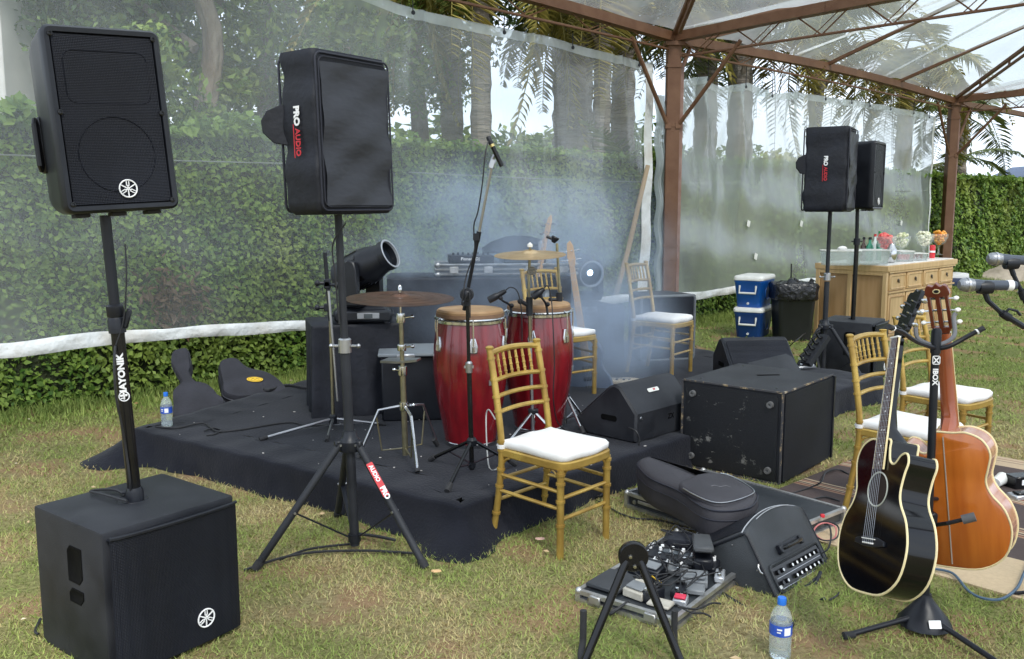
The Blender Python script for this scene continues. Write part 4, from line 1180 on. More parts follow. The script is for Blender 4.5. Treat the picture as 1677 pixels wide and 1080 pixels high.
# left face (the scuffed underside) faces local -x
b = M(); b.prism([(y, z) for y, z in rrect(D_ - .05, H_ - .045, .02, 3, D_ / 2, H_ / 2)], 0, .006, frame((0.004, 0, 0), (0, 1, 0), (0, 0, 1), (1, 0, 0)) @ tr(0, 0, -.007)); part('scuffed_panel', b, SCF, o)
b = M()
for a, c in (((0, .004, H_), (0, D_ - .004, H_)), ((0, .004, 0.01), (0, D_ - .004, .01)), ((0, 0, .01), (0, 0, H_)), ((0, D_, .01), (0, D_, H_)), ((.0, 0, H_), (W_, 0, H_))):
    b.bar(Vector(a) + Vector((.002, 0, -.004)), Vector(c) + Vector((.002, 0, -.004)), .011 if a[0] == c[0] else .008, .010)
part('worn_edge', b, EDG, o)
for y, z in ((.07, .08), (.07, .47), (.57, .47), (.57, .08)):
    b = M(); b.lathe([(0, 0), (.021, 0), (.019, .018), (.009, .018), (.007, .010), (0, .010)], 14, tr(-.006, y, z) @ rot('Y', -90)); part('rubber_foot', b, mat('grey_rubber', (.10, .10, .10), .6) if 'grey_rubber' not in MATS else MATS['grey_rubber'], o)
b = M(); b.prism([(x, z) for x, z in rrect(W_ - .03, H_ - .03, .015, 3, W_ / 2, H_ / 2)], 0, .012, FX @ tr(0, 0, -.0)); part('grille', b, GRL, o)
b = M(); b.bar((W_ - .004, -.008, .01), (W_ - .004, -.008, H_ - .01), .02, .022); part('front_rim', b, BLK, o)
b = M(); sl = rrect(.15, .026, .012, 4); b.prism(sl, 0, .0015, tr(W_ * .60, D_ * .46, H_ + .0008) @ rot('Z', -52 + 8)); part('grip_slot', b, MATS['recess_black'], o)
for x, y in ((.09, .08), (.09, .57), (.66, .57)):
    b = M(); b.lathe([(0, 0), (.007, 0), (.006, .0015), (0, .0015)], 8, tr(x, y, H_ + .0005)); part('screw', b, BLKS, o)
# =================================================================== GOLD CHAIRS
def make_chair(label, T, group):
    o = thing('banquet_chair', label, 'chair', T, group)
    def ringed(pts, r0, rings, n=10):
        b = M(); sp = spl(pts, 6); b.tube(sp, r0, n)
        for t in rings:
            k = t * (len(sp) - 1); i = min(int(k), len(sp) - 2); p = sp[i].lerp(sp[i + 1], k - i); d = (sp[i + 1] - sp[i]).normalized()
            b.rod(p - d * .006, p + d * .006, r0 * 1.28, n)
        return b
    for s in (-1, 1):
        b = ringed([(s * .182, .235, 0), (s * .178, .195, .25), (s * .176, .18, .46), (s * .174, .215, .70), (s * .172, .262, .93)], .0165, (.14, .27, .37, .485, .53, .68, .75, .83, .93))
        b.lathe([(0, 0), (.020, 0), (.021, .010), (.014, .016), (.0, .018)], 10, tr(s * .172, .262, .925)); part('back_post', b, GOLD, o)
        b = ringed([(s * .175, -.185, 0), (s * .175, -.185, .42)], .0175, (.40, .62, .80, .93)); part('leg', b, GOLD, o)
    ol = spl([(-.19, -.14), (-.17, -.205), (-.09, -.225), (0, -.228), (.09, -.225), (.17, -.205), (.19, -.14), (.188, 0), (.182, .14), (.175, .19), (0, .195), (-.175, .19), (-.182, .14), (-.188, 0)], 3, True)
    ol = [(p.x, p.y) for p in ol]
    b = M(); b.prism(ol, .415, .455, ins=.006); part('seat_frame', b, GOLD, o)
    b = M(); o2 = inset(ol, .012); o2 = [(x, min(y, .172)) for x, y in o2]
    def cr(z, k, up=0): return [(x * k, y * k, z + .010 * up * (1 - abs(x) * 4) + .003 * math.sin(x * 30 + y * 11)) for x, y in o2]
    b.loft([cr(.452, .96), cr(.462, 1.02), cr(.484, 1.03), cr(.497, .97, .3), cr(.503, .82, .6), cr(.507, .5, .9), cr(.508, .15, 1)]); part('cushion', b, WHT, o, sharp=60)
    b = M()
    for s in (-1, 1): b = M(); b.tube([(s * .176, .17, .47), (s * .176, .20, .478), (s * .176, .205, .47), (s * .176, .18, .462)], .010, 6); b.lathe([(.019, 0), (.021, 0), (.021, .02), (.019, .02)], 10, tr(s * .176, .181, .455)); part('cushion_tie', b, WHT, o)
    def rail(z0, z1, y, r_, nm, curve=.018):
        b = M(); b.tube([(x, y + curve * (1 - (x / .172) ** 2), z0 + z1 * (1 - (x / .172) ** 2)) for x in [-.172 + .344 * i / 8 for i in range(9)]], r_, 8); part(nm, b, GOLD, o)
    rail(.905, .012, .257, .0145, 'top_rail'); rail(.775, .008, .231, .0115, 'back_rail'); rail(.700, .006, .215, .0110, 'back_rail'); rail(.625, .006, .203, .0110, 'back_rail')
    for i in range(6):
        x = -.115 + .046 * i; f = 1 - (x / .172) ** 2
        a = Vector((x, .231 + .018 * f, .783)); c = Vector((x, .257 + .018 * f, .90)); b = M()
        b.tube([a, c], .0068, 6)
        for t in (.22, .45, .70): q = a.lerp(c, t); b.ball(q, .0095, 6, 4)
        part('spindle', b, GOLD, o)
    for z, za_, nm in ((.235, .235, 0), (.315, .315, 0)):
        for s in (-1, 1): b = M(); b.rod((s * .175, -.185, z), (s * .178, .20, za_ + .012), .0095, 8); part('stretcher', b, GOLD, o)
    for z in (.185, .285): b = M(); b.rod((-.175, -.185, z), (.175, -.185, z), .0095, 8); part('stretcher', b, GOLD, o)
    for z in (.20, .30): b = M(); b.rod((-.178, .197, z), (.178, .197, z), .0095, 8); part('stretcher', b, GOLD, o)
    for sx in (-1, 1):                                # little curved brackets under the seat
        for dx, dy, px, py in ((-sx, 0, .175, -.185), (0, 1, .175, -.185), (-sx, 0, .176, .185), (0, -1, .176, .185)):
            c0 = Vector((sx * px, py, 0)); d = Vector((dx, dy, 0))
            b = M(); b.tube([c0 + Vector((0, 0, .34)), c0 + d * .012 + Vector((0, 0, .38)), c0 + d * .035 + Vector((0, 0, .405)), c0 + d * .06 + Vector((0, 0, .416))], .006, 6); part('corner_bracket', b, GOLD, o)
    return o
CHG = 'gold chiavari chairs with white cushions'
ch0 = make_chair('near gold chair standing alone on the grass before the stage corner', tr(.202, 4.219, 0) @ Matrix.Rotation(.83, 4, 'Z'), CHG)
CA_ = G(1408, 697, .47) - (Matrix.Rotation(.70, 4, 'Z') @ Vector((-.176, .18, 0))); CB_ = G(1550, 642, .48)
for x, y, z, a, lb in [
    (.37, 6.75, .2, .65, 'gold chair half hidden in smoke on the stage right behind the red congas'),
    (1.279, 7.62, .2, .93, 'gold chair on the far part of the stage against the brown tent post'),
    (CA_.x, CA_.y, 0, .70, 'gold chair directly behind the black guitar, nearer of the two at the right'),
    (CB_.x, CB_.y, 0, .68, 'gold chair farther back at the right with its seat beyond the orange guitar neck')]:
    dup(ch0, tr(x, y, z) @ Matrix.Rotation(a, 4, 'Z'), lb, CHG)

# =================================================================== CONGAS
def conga(label, T):
    h = .80; o = thing('conga_drum', label, 'conga', T, 'red conga drums')
    prof = [(.148, 0), (.150, .02), (.168, .12), (.196, .26), (.215, .40), (.220, .50), (.214, .60), (.200, .70), (.190, .765)]
    b = M(); b.lathe([(.12, .002)] + [(p.x, p.y) for p in spl(prof, 4)] + [(.17, .765)], 40); part('shell', b, REDW, o)
    b = M(); b.lathe([(.149, .0), (.153, 0), (.155, .025), (.151, .028)], 40); part('base_band', b, CHR, o)
    b = M(); b.tube([(.203 * math.cos(2 * PI * i / 40), .203 * math.sin(2 * PI * i / 40), .765) for i in range(40)], .0095, 8, closed=True); b.lathe([(.194, .735), (.203, .74), (.203, .768), (.194, .77)], 40); part('tension_rim', b, CHR, o)
    b = M(); b.lathe([(.190, .76), (.197, .77), (.196, .805), (.186, .815), (.09, .818), (0, .818)], 40); part('drum_head', b, SKIN_H, o)
    b = M(); b.lathe([(.1965, .772), (.2, .774), (.199, .792), (.1955, .794)], 40); part('head_ring', b, mat('dark_rawhide', (.16, .09, .05), .7) if 'dark_rawhide' not in MATS else MATS['dark_rawhide'], o)
    for i in range(6):
        a = 2 * PI * i / 6 + .35; T2 = Matrix.Rotation(a, 4, 'Z')
        b = M(T2); b.tube([(.205, 0, .775), (.226, 0, .765), (.229, 0, .70), (.226, 0, .615)], .0045, 6)
        lg = part('lug', b, CHR, o)
        b = M(T2); b.prism([(-.022, -.045), (.022, -.045), (.026, -.01), (.012, .04), (-.012, .04), (-.026, -.01)], .0, .016, frame((.2095, 0, .62), (0, 1, 0), (-.08, 0, 1), (1, 0, .08)), ins=.004); b.rod((.227, 0, .58), (.227, 0, .615), .009, 8)
        part('lug_plate', b, CHR, lg)
    for i in range(3):
        pass
    b = M(); b.box((.216, 0, .40), (.004, .05, .03), (0, 0, 0)); part('badge', b, STL, o, T=Matrix.Rotation(-1.2, 4, 'Z'))
    return o
c1p = G(769, 738, .2); conga('red conga on the left of the pair, nearest the cymbal stand', tr(c1p.x, c1p.y + .16, .2) @ Matrix.Rotation(.3, 4, 'Z'))
c2p = Vector((.168, 5.62, .2)); conga('red conga on the right of the pair, half behind the near gold chair', tr(c2p) @ Matrix.Rotation(1.0, 4, 'Z'))

# =================================================================== STANDS AND CYMBALS
def W(px, py, Y, base): return D(px, py, Y) - Vector(base)
def tri_legs(o, z, feet, rr, m1, m2, brace_z=None, tip=RUB):
    for f in feet:
        f = Vector(f); b = M(); s = Vector((0, 0, z)) + Vector((f.x, f.y, 0)).normalized() * .02
        b.tube([s, f + Vector((0, 0, .012))], rr, 8); lg = part('leg', b, m1, o)
        b = M(); d = (f - s).normalized(); b.rod(f - d * .05 + Vector((0, 0, .012)), f + Vector((0, 0, .010)), rr * 1.6, 8); part('rubber_foot', b, tip, lg)
        if brace_z is not None: b = M(); b.bar((0, 0, brace_z), s.lerp(f, .5), .010, .004); part('brace', b, m2, lg)
CYM1 = mat('dark_bronze', (.17, .080, .045), .38, .75, (.09, .045, .03), 10, bump=.3, bs=30, bdist=.002, stretch=(1, 1, 8), rv=.08)
CYM2 = mat('light_bronze', (.62, .46, .26), .36, .8, (.50, .34, .18), 10, rv=.08)
def cymbal(o, T, r_, m):
    b = M(T); pr = [(0, .019), (.018, .018), (.040, .012), (.052, .004), (.062, .001), (r_ * .6, -.006), (r_, -.014), (r_, -.0152), (r_ * .6, -.0072), (.062, .0), (.050, .0025), (.038, .010), (.018, .016), (0, .017)]
    b.lathe(pr, 48); c = part('cymbal', b, m, o, sharp=60)
    b = M(T)
    for q in (.42, .62, .82): rr = r_ * q; b.tube([(rr * math.cos(2 * PI * i / 40), rr * math.sin(2 * PI * i / 40), .0012 - .0152 * ((q - .25) / .75)) for i in range(40)], .0007, 4, closed=True)
    part('lathed_groove', b, m, c)
    return c
# brass-coloured cymbal stand, left of the congas
bp_ = G(664, 752, .2); o = thing('cymbal_stand', 'olive brass cymbal stand with a wide dark bronze cymbal left of the congas', 'cymbal stand', tr(bp_))
zt = D(655, 484, bp_.y).z - .2; tx = D(655, 484, bp_.y).x - bp_.x
b = M(); b.tube([(0, 0, .02), (tx * .5, 0, .50)], .0165, 12); part('lower_tube', b, BRASS, o)
b = M(); b.tube([(tx * .5, 0, .48), (tx * .8, 0, .80)], .0125, 12); part('upper_tube', b, BRASS, o)
b = M(); b.tube([(tx * .8, 0, .78), (tx, 0, zt + .05)], .005, 8); part('top_rod', b, CHR, o)
for z, hh in ((.30, .045), (.50, .05), (.63, .035), (.80, .05)):
    b = M(); b.lathe([(0, -hh / 2), (.024, -hh / 2), (.026, 0), (.024, hh / 2), (0, hh / 2)], 12, tr(tx * z / zt, 0, z)); b.rod((0, 0, z), (.05 * (1 if z != .5 else -1), -.02, z + .01), .005, 6); b.ball((.052 * (1 if z != .5 else -1), -.02, z + .01), .012, 8, 5); part('height_clamp', b, CHR, o)
b = M(); b.lathe([(0, -.03), (.014, -.03), (.014, -.01), (.028, -.006), (.028, .0), (0, .0)], 12, tr(tx, 0, zt - .028)); b.lathe([(0, 0), (.012, 0), (.012, .02), (.005, .03), (0, .03)], 10, tr(tx, 0, zt + .03)); part('wing_nut', b, CHR, o)
for f, side in (((-.26, -.02, 0), 0), ((.10, -.30, 0), 1), ((.16, .24, 0), 0)):
    f = Vector(f); b = M(); s = Vector((0, 0, .30)); b.tube([s + f.normalized() * .03, s + f * .55 + Vector((0, 0, -.02)), f + Vector((0, 0, .015))], .008, 8); lg = part('leg', b, CHR if side else STL, o)
    b = M(); b.tube([(0, 0, .06), f * .5 + Vector((0, 0, .05)), s + f * .6 + Vector((0, 0, -.06))], .005, 6); part('brace', b, BRASS, lg)
    b = M(); b.rod(f + Vector((0, 0, .055)) - f * .12, f + Vector((0, 0, .012)), .014, 8); part('rubber_foot', b, RUB, lg)
cymbal(o, tr(tx, 0, zt) @ rot('Y', .8) @ rot('X', 2.5), .298, CYM1)
# drum pad / flat plate clamped midway
b = M(); b.prism([(-.10, -.03), (.0, -.045), (.10, -.01), (.12, .03), (-.06, .035)], 0, .012, tr(-.03, .02, .55) @ rot('X', 8)); part('side_plate', b, STL, o)

# folded boom stand with tube hanging down
bp_ = G(546, 702, .2); o = thing('boom_stand', 'slim chrome and brass boom stand folded upright before the black cloth cube', 'microphone stand', tr(bp_)); bp_ = Vector(bp_)
Y = bp_.y
b = M(); b.tube([(0, 0, .03), W(541, 520, Y, bp_)], .011, 10); part('lower_tube', b, BRASS, o)
b = M(); b.tube([W(541, 525, Y, bp_), W(532, 413, Y, bp_)], .0125, 10); part('upper_tube', b, BLK, o)
b = M(); b.tube([W(538, 476, Y - .03, bp_), W(545, 560, Y - .035, bp_), W(553, 658, Y - .04, bp_)], .008, 10); part('boom_tube', b, STL, o)
for py, s in ((466, 1), (503, -1), (463, -1)):
    b = M(); q = W(536, py, Y, bp_); b.rod(q, q + Vector((s * .055, -.01, .0)), .010, 8); b.ball(q + Vector((s * .06, -.01, 0)), .019, 8, 6); b.box(q, (.04, .035, .05), bev=.006); part('boom_clamp', b, BLK, o)
tri_legs(o, .06, [(-.38, -.33, 0), (.03, -.36, 0), (.33, .05, 0)], .0085, STL, STL, .02)
b = M(); b.lathe([(0, 0), (.026, 0), (.026, .05), (.016, .06), (0, .06)], 12, tr(0, 0, .03)); part('leg_hub', b, BLK, o)

def microphone(o_parent, T, r0, ln, head, m=BLK, nm='microphone'):
    b = M(T); b.lathe([(0, 0), (r0 * .8, 0), (r0, .01), (r0, ln * .7), (r0 * 1.05, ln * .72), (r0 * 1.05, ln), (0, ln)], 12); return part(nm, b, m, o_parent)
# tall boom stand with pencil microphone
bp_ = Vector(G(773, 776, .2)); Y = bp_.y
o = thing('boom_microphone_stand', 'tall black boom microphone stand reaching over the left conga', 'microphone stand', tr(bp_))
cl = W(765, 481, Y, bp_)
b = M(); b.tube([(0, 0, .02), W(768, 600, Y, bp_)], .013, 10); part('lower_tube', b, BLKS, o)
b = M(); b.tube([W(768, 604, Y, bp_), cl], .0095, 10); part('upper_tube', b, BLKS, o)
b = M(); q = W(768, 602, Y, bp_); b.lathe([(0, -.03), (.018, -.03), (.020, .02), (.012, .03), (0, .03)], 10, tr(q)); b.box(q, (.05, .02, .012)); part('height_clutch', b, STL, o)
b = M(); b.lathe([(0, -.02), (.032, -.02), (.036, -.012), (.036, .012), (.032, .02), (0, .02)], 16, tr(cl + Vector((0, -.02, 0))) @ rot('X', 90)); b.lathe([(0, 0), (.020, 0), (.022, .02), (0, .03)], 12, tr(cl + Vector((.0, -.03, 0))) @ rot('X', 90)); b.rod(cl + Vector((0, 0, -.06)), cl, .018, 10); part('boom_joint', b, BLK, o)
e = W(806, 268, Y - .1, bp_)
b = M(); b.tube([cl + (cl - e) * .13 + Vector((0, 0, 0)), cl + (e - cl) * .45], .0095, 10); part('boom_arm', b, BLK, o)
b = M(); b.tube([cl + (e - cl) * .44, e], .0072, 10); part('boom_arm', b, STL, o)
b = M(); m_ = cl + (e - cl) * .45; b.rod(m_ - (e - cl) * .04, m_ + (e - cl) * .04, .0125, 10); b.box(m_ + Vector((-.01, -.015, 0)), (.03, .02, .035)); part('arm_clutch', b, BLK, o)
b = M(); b.box(e, (.028, .02, .05), (0, .35, 0), bev=.004); b.rod(e + Vector((.0, 0, .02)), e + Vector((.012, 0, .045)), .009, 8); part('microphone_clip', b, STL, o)
tri_legs(o, .17, [Vector(G(704, 757, .2)) - bp_, Vector(G(732, 809, .2)) - bp_, Vector(G(845, 765, .2)) - bp_], .0095, BLKS, BLK, .05)
b = M(); b.lathe([(0, 0), (.024, 0), (.028, .03), (.018, .045), (0, .045)], 10, tr(0, 0, .15)); part('leg_hub', b, BLK, o)
b = M(); b.lathe([(0, 0), (.02, 0), (.02, .03), (0, .03)], 10, tr(0, 0, .03)); part('lower_collar', b, BLK, o)
# pencil microphone
m0, m1 = D(822, 272, Y - .12), D(799, 223, Y - .12); dv = m1 - m0
o = thing('pencil_microphone', 'black pencil microphone with gold band at the top of the tall boom', 'microphone', tr(m0))
T = dv.to_track_quat('Z', 'Y').to_matrix().to_4x4(); ln = dv.length
b = M(T); b.lathe([(0, 0), (.0115, 0), (.0115, ln * .66), (0, ln * .66)], 12); part('body', b, BLKS, o)
b = M(T); b.lathe([(.0, ln * .66), (.012, ln * .66), (.012, ln * .74), (0, ln * .74)], 12); part('gold_band', b, mat('gold_band', (.65, .52, .22), .3, .9), o)
b = M(T); b.lathe([(0, ln * .74), (.012, ln * .74), (.012, ln * .97), (.009, ln), (0, ln)], 12); part('capsule', b, BLK, o)
def cable(pts, r_, label, name='cable', m=CAB, cat='cable', n=6, group=None):
    b = M(); b.tube(spl(pts, n), r_, 6); o_ = part(name, b, m); tag(o_, label, cat, group); return o_
CG = 'loose black cables'
cable([D(801, 228, Y - .12), D(795, 250, Y - .16), D(790, 300, Y - .15), D(783, 345, Y - .1), D(776, 370, Y - .06), D(777, 410, Y - .04), D(764, 450, Y - .04), D(759, 478, Y - .06), D(757, 500, Y - .05), D(768, 478, Y - .06), D(770, 520, Y - .05)], .0035, 'thin black cable hanging along the tall boom')

# double stand between the congas and the chair: two clipped mics and a pale cymbal
bp_ = Vector(G(873, 722, .2)); Y = bp_.y
o = thing('cymbal_stand', 'slim stand in front of the right conga with a pale cymbal and a black clamp', 'cymbal stand', tr(bp_))
b = M(); b.tube([(0, 0, .02), W(868, 560, Y, bp_)], .011, 10); part('lower_tube', b, STL, o)
b = M(); b.tube([W(868, 565, Y, bp_), W(866, 470, Y, bp_), W(868, 404, Y, bp_)], .0085, 10); part('upper_tube', b, BRASS, o)
b = M(); q = W(867, 501, Y, bp_); b.lathe([(0, -.055), (.02, -.055), (.02, .055), (0, .055)], 12, tr(q)); b.rod(q, q + Vector((-.05, -.01, .03)), .012, 8); b.ball(q + Vector((-.055, -.012, .03)), .017, 8, 6); part('height_clamp', b, BLK, o)
b = M(); q = W(871, 443, Y, bp_); b.tube([(q + Vector((.022 * math.cos(a), -.012, .018 * math.sin(a)))) for a in [2 * PI * i / 16 for i in range(16)]], .006, 6, closed=True); b.rod(q + Vector((-.03, -.01, -.01)), q + Vector((.03, -.01, .01)), .005, 6); b.box(q, (.022, .02, .05)); part('wing_nut', b, mat('dark_metal', (.2, .19, .17), .35, .9), o)
cymbal(o, tr(W(868, 416, Y, bp_) + Vector((0, 0, .01))) @ rot('Y', -1.2) @ rot('X', 4.5), .212, CYM2)
b = M(); q = W(868, 404, Y, bp_); b.lathe([(0, 0), (.016, 0), (.016, .016), (.006, .022), (0, .03)], 10, tr(q)); part('felt_washer', b, WPLA, o)
tri_legs(o, .17, [(-.17, -.20, 0), (.19, -.14, 0), (.02, .24, 0)], .0085, CHR, STL, .05)
b = M(); b.box((0, 0, .18), (.06, .045, .03), bev=.006); part('leg_hub', b, BLK, o)
for (hx, hy), (tx_, ty_), (jx, jy), lb in (((801, 491), (826, 477), (838, 470), 'stubby black microphone clipped to the left, over the conga heads'), ((873, 486), (889, 474), (897, 468), 'stubby black microphone clipped to the right, over the conga heads')):
    a, c = D(hx, hy, Y - .05), D(tx_, ty_, Y - .05); dv = c - a; o2 = thing('instrument_microphone', lb, 'microphone', tr(a), 'stubby microphones over the congas')
    T = dv.to_track_quat('Z', 'Y').to_matrix().to_4x4(); ln = dv.length
    b = M(T); b.lathe([(0, 0), (.020, .002), (.022, .012), (.022, .05), (.016, .06), (.015, ln * .9), (.011, ln + .01), (0, ln + .01)], 14); part('body', b, BLK, o2)
    b = M(T); b.lathe([(0, -.006), (.018, -.004), (.021, .002), (.021, .014), (0, .014)], 14); part('grille', b, mat('dark_mesh', (.03, .03, .034), .6, .5) if 'dark_mesh' not in MATS else MATS['dark_mesh'], o2)
    b = M(); e = Vector(D(jx, jy + 30, Y)) - a; b.tube(spl([dv * .7 + Vector((0, 0, -.02)), dv * .8 + Vector((.01, 0, -.045)), e + Vector((-.01, 0, .0)), e + Vector((.0, 0, -.06))], 5), .007, 8); b.ball(dv * .75 + Vector((0, 0, -.025)), .014, 8, 6); b.ball(e, .014, 8, 6); part('goose_neck', b, BLK, o2)
cable([D(826, 477, Y - .05), D(836, 470, Y - .06), D(848, 478, Y - .06), D(854, 510, Y - .05), D(855, 560, Y - .02)], .0035, 'black cable curling from the left stubby microphone', group=CG)
cable([D(889, 474, Y - .05), D(897, 468, Y - .06), D(903, 490, Y - .06), D(906, 540, Y - .1), D(908, 600, Y - .1), D(906, 650, Y - .08), D(912, 690, Y), D(925, 705, Y + .1)], .0035, 'black cable curling from the right stubby microphone down past the conga', group=CG)

# boom stand to the right of the congas
bp_ = Vector(G(926, 700, .2)); Y = bp_.y
o = thing('microphone_stand', 'straight microphone stand with chrome tripod legs right of the congas', 'microphone stand', tr(bp_))
b = M(); b.tube([(0, 0, .02), W(918, 500, Y, bp_)], .011, 10); part('lower_tube', b, mat('grey_tube', (.10, .10, .105), .4, .5), o)
b = M(); b.tube([W(918, 500, Y, bp_), W(912, 398, Y, bp_)], .0085, 10); part('upper_tube', b, BRASS, o)
b = M(); q = W(916, 490, Y, bp_); b.lathe([(0, -.045), (.02, -.045), (.02, .045), (0, .045)], 12, tr(q)); b.rod(q, q + Vector((-.05, 0, .0)), .010, 8); b.ball(q + Vector((-.055, 0, 0)), .015, 8, 6); part('height_clutch', b, BLK, o)
b = M(); q = W(908, 392, Y, bp_); b.lathe([(0, -.02), (.012, -.02), (.026, .012), (.022, .02), (0, .02)], 10, tr(q) @ rot('Y', 25)); b.rod(q, q + Vector((-.05, 0, .02)), .009, 8); part('clip', b, BLK, o)
tri_legs(o, .20, [(-.16, -.16, 0), (.10, -.22, 0), (.14, .14, 0)], .009, CHR, STL, .05)
b = M(); b.box((0, 0, .20), (.05, .04, .03), bev=.005); part('leg_hub', b, BLK, o)

# =================================================================== BLACK CLOTH CUBE, DJ TABLE, CASES
def cloth_box(name, label, T, w_, d_, h, flare=.02, m=NYL, seed=1, cat='covered case'):
    o = part(name, M(), None) if False else None
    b = M(); rr = random.Random(seed); rings = []
    for z in [0, .02, .25 * h, .5 * h, .75 * h, h - .02, h - .004, h]:
        k = 1 + flare * (1 - z / h); r_ = []
        base = rrect(w_, d_, .02, 3); q = resample(base, .03)
        for i, p in enumerate(q):
            f = .014 * math.sin(i * .9 + seed) * (1 - z / h) + .004 * math.sin(i * .37 + z * 5); n_ = p.normalized()
            kk = k * (.985 if z == h else 1)
            r_.append((p.x * kk + n_.x * f, p.y * kk + n_.y * f, z))
        rings.append(r_)
    b.loft(rings); o = part(name, b, m, T=T, sharp=50); tag(o, label, cat); return o
bx = G(527, 690, .2)
cloth_box('cloth_covered_cube', 'black cloth covered cube on the stage carrying the near moving head lamp', tr(-1.10, 6.22, .2) @ Matrix.Rotation(.30, 4, 'Z'), .62, .5, .63, .0, seed=3)
def moving_head(name, label, T, yaw, tilt, spot, s=1.0):
    o = thing(name, label, 'stage lamp', T @ Matrix.Scale(s, 4), 'black moving head stage lamps')
    b = M(); b.box((0, 0, .045), (.34, .26, .07), bev=.014); b.box((0, 0, .09), (.30, .22, .03), bev=.01, taper=(.8, .8))
    for x in (-.14, .14):
        for y in (-.1, .1): b.lathe([(0, 0), (.018, 0), (.018, .014), (0, .014)], 8, tr(x, y, 0))
    part('base', b, BLK, o)
    b = M(); b.box((.03, -.132, .048), (.13, .006, .034), bev=.002); dp = part('display_panel', b, mat('grey_panel', (.22, .23, .25), .3) if 'grey_panel' not in MATS else MATS['grey_panel'], o)
    b = M(); b.box((.03, -.137, .048), (.05, .003, .024)); part('screen', b, mat('lamp_screen', (.05, .06, .07), .2) if 'lamp_screen' not in MATS else MATS['lamp_screen'], dp)
    for s_ in (-1, 1): b = M(); b.tube([(s_ * .155, -.12, .05), (s_ * .175, -.10, .05), (s_ * .175, .10, .05), (s_ * .155, .12, .05)], .010, 6); part('base_handle', b, BLK, o)
    Ty = tr(0, 0, .10) @ Matrix.Rotation(yaw, 4, 'Z')
    b = M(Ty); b.box((0, 0, .03), (.31, .13, .06), bev=.015)
    for s_ in (-1, 1): b.prism([(-.055, 0), (.055, 0), (.05, .19), (.035, .235), (0, .25), (-.035, .235), (-.05, .19)], -.022, .022, tr(s_ * .140, 0, .03) @ rot('Z', 90) @ rot('X', 90), ins=.006)
    part('yoke', b, BLK, o)
    Th = Ty @ tr(0, 0, .22) @ Matrix.Rotation(tilt, 4, 'X')
    b = M(Th); b.lathe([(0, -.19), (.07, -.19), (.104, -.16), (.112, -.06), (.110, .07), (.094, .12), (.084, .17), (.092, .175), (.092, .215), (.082, .215), (.078, .155), (0, .15)], 28)
    hd = part('head', b, BLK, o)
    b = M(Th)
    for k in range(10): a = 2 * PI * k / 10; b.box((.112 * math.cos(a), .112 * math.sin(a), -.02), (.006, .03, .10), (0, 0, a))
    part('cooling_fin', b, BLKS, hd)
    b = M(Th); b.lathe([(.078, .203), (.084, .216), (.092, .2165), (.088, .219), (.080, .218)], 28); part('lens_rim', b, mat('pale_rim', (.35, .37, .40), .35, .4) if 'pale_rim' not in MATS else MATS['pale_rim'], hd)
    b = M(Th); b.lathe([(0, .172), (.04, .170), (.077, .163), (.077, .160), (0, .158)], 24)
    part('lens', b, mat('lens_glass_%d' % spot, (.01, .014, .022), .3, spec=.3) if ('lens_glass_%d' % spot) not in MATS else MATS['lens_glass_%d' % spot], hd)
    if spot:
        b = M(Th)
        for x, y in ((.004, .004),): b.ball((x, y, .176), .022, 8, 6, sc=(1, 1, .3))
        part('lens_spot', b, mat('lens_spot', (.5, .7, 1), .3, emit=(.55, .78, 1, 7)), hd)  # small blue-white emissive spot inside the lens barrel
    return o
moving_head('moving_head_lamp', 'near black moving head lamp aimed up to the right on the cloth cube', tr(-1.01, 6.10, .835) @ Matrix.Rotation(.15, 4, 'Z'), 1.05, 1.12, 0, 1.12)
o_ = moving_head('moving_head_lamp', 'far moving head lamp facing the camera beside the bass guitar neck', tr(.60, 8.0, .66) @ Matrix.Rotation(.2, 4, 'Z'), .12, 1.66, 1, 1.25)
# case under the far lamp
cloth_box('black_case', 'black boxy case under the far moving head lamp beyond the smoke', tr(.66, 8.40, .18) @ Matrix.Rotation(.4, 4, 'Z'), .62, .5, .52, .0, seed=5)
# DJ table
dj = tr(-.28, 7.35, .2) @ Matrix.Rotation(.10, 4, 'Z')
cloth_box('dj_table', 'long table under a black floor-length cloth behind the congas', dj, 1.45, .62, .86, .03, NYL, 8, cat='table')
DJ = lambda x, y, z, a=0: dj @ tr(x, y, .865 + z) @ Matrix.Rotation(a, 4, 'Z')
o = thing('silver_flight_case', 'flat silver edged flight case lying open on the black cloth table', 'flight case', DJ(.22, -.02, 0))
b = M(); b.box((0, 0, .05), (1.12, .42, .075), bev=.004); part('case_body', b, mat('case_laminate', (.10, .11, .12), .4), o)
for z in (.015, .052, .090): b = M(); b.tube([(x, y, z) for x, y in rrect(1.13, .43, .015, 2)], .009, 5, closed=True); part('metal_edge', b, ALU, o)
for x in (-.42, -.15, .18, .45): b = M(); b.box((x, -.222, .05), (.07, .012, .055), bev=.004); lt = part('butterfly_latch', b, ALU, o)
for x in (-.545, .545): b = M(); b.ball((x, -.205, .09), .022, 8, 6); b.ball((x, -.205, .015), .022, 8, 6); part('corner_ball', b, ALU, o)
o = thing('dj_controller', 'black mixing controller with small white lettering on the silver case', 'mixer', DJ(-.06, -.03, .10))
b = M(); b.box((0, 0, .03), (.36, .34, .06), bev=.006); part('body', b, BLK, o)
text('Pioneer DJ', .034, WPRI, o, tr(-.01, -.1725, .035) @ FX, .0003)
for k in range(8): b = M(); b.lathe([(0, 0), (.010, 0), (.008, .02), (0, .02)], 8, tr(-.14 + .04 * k, -.08 + .05 * (k % 3), .06)); part('knob', b, BLKS, o)
o = thing('deck_player', 'black disc deck beside the controller on the silver case', 'player', DJ(.36, -.02, .10, .05))
b = M(); b.box((0, 0, .035), (.34, .34, .07), bev=.008); part('body', b, BLK, o)
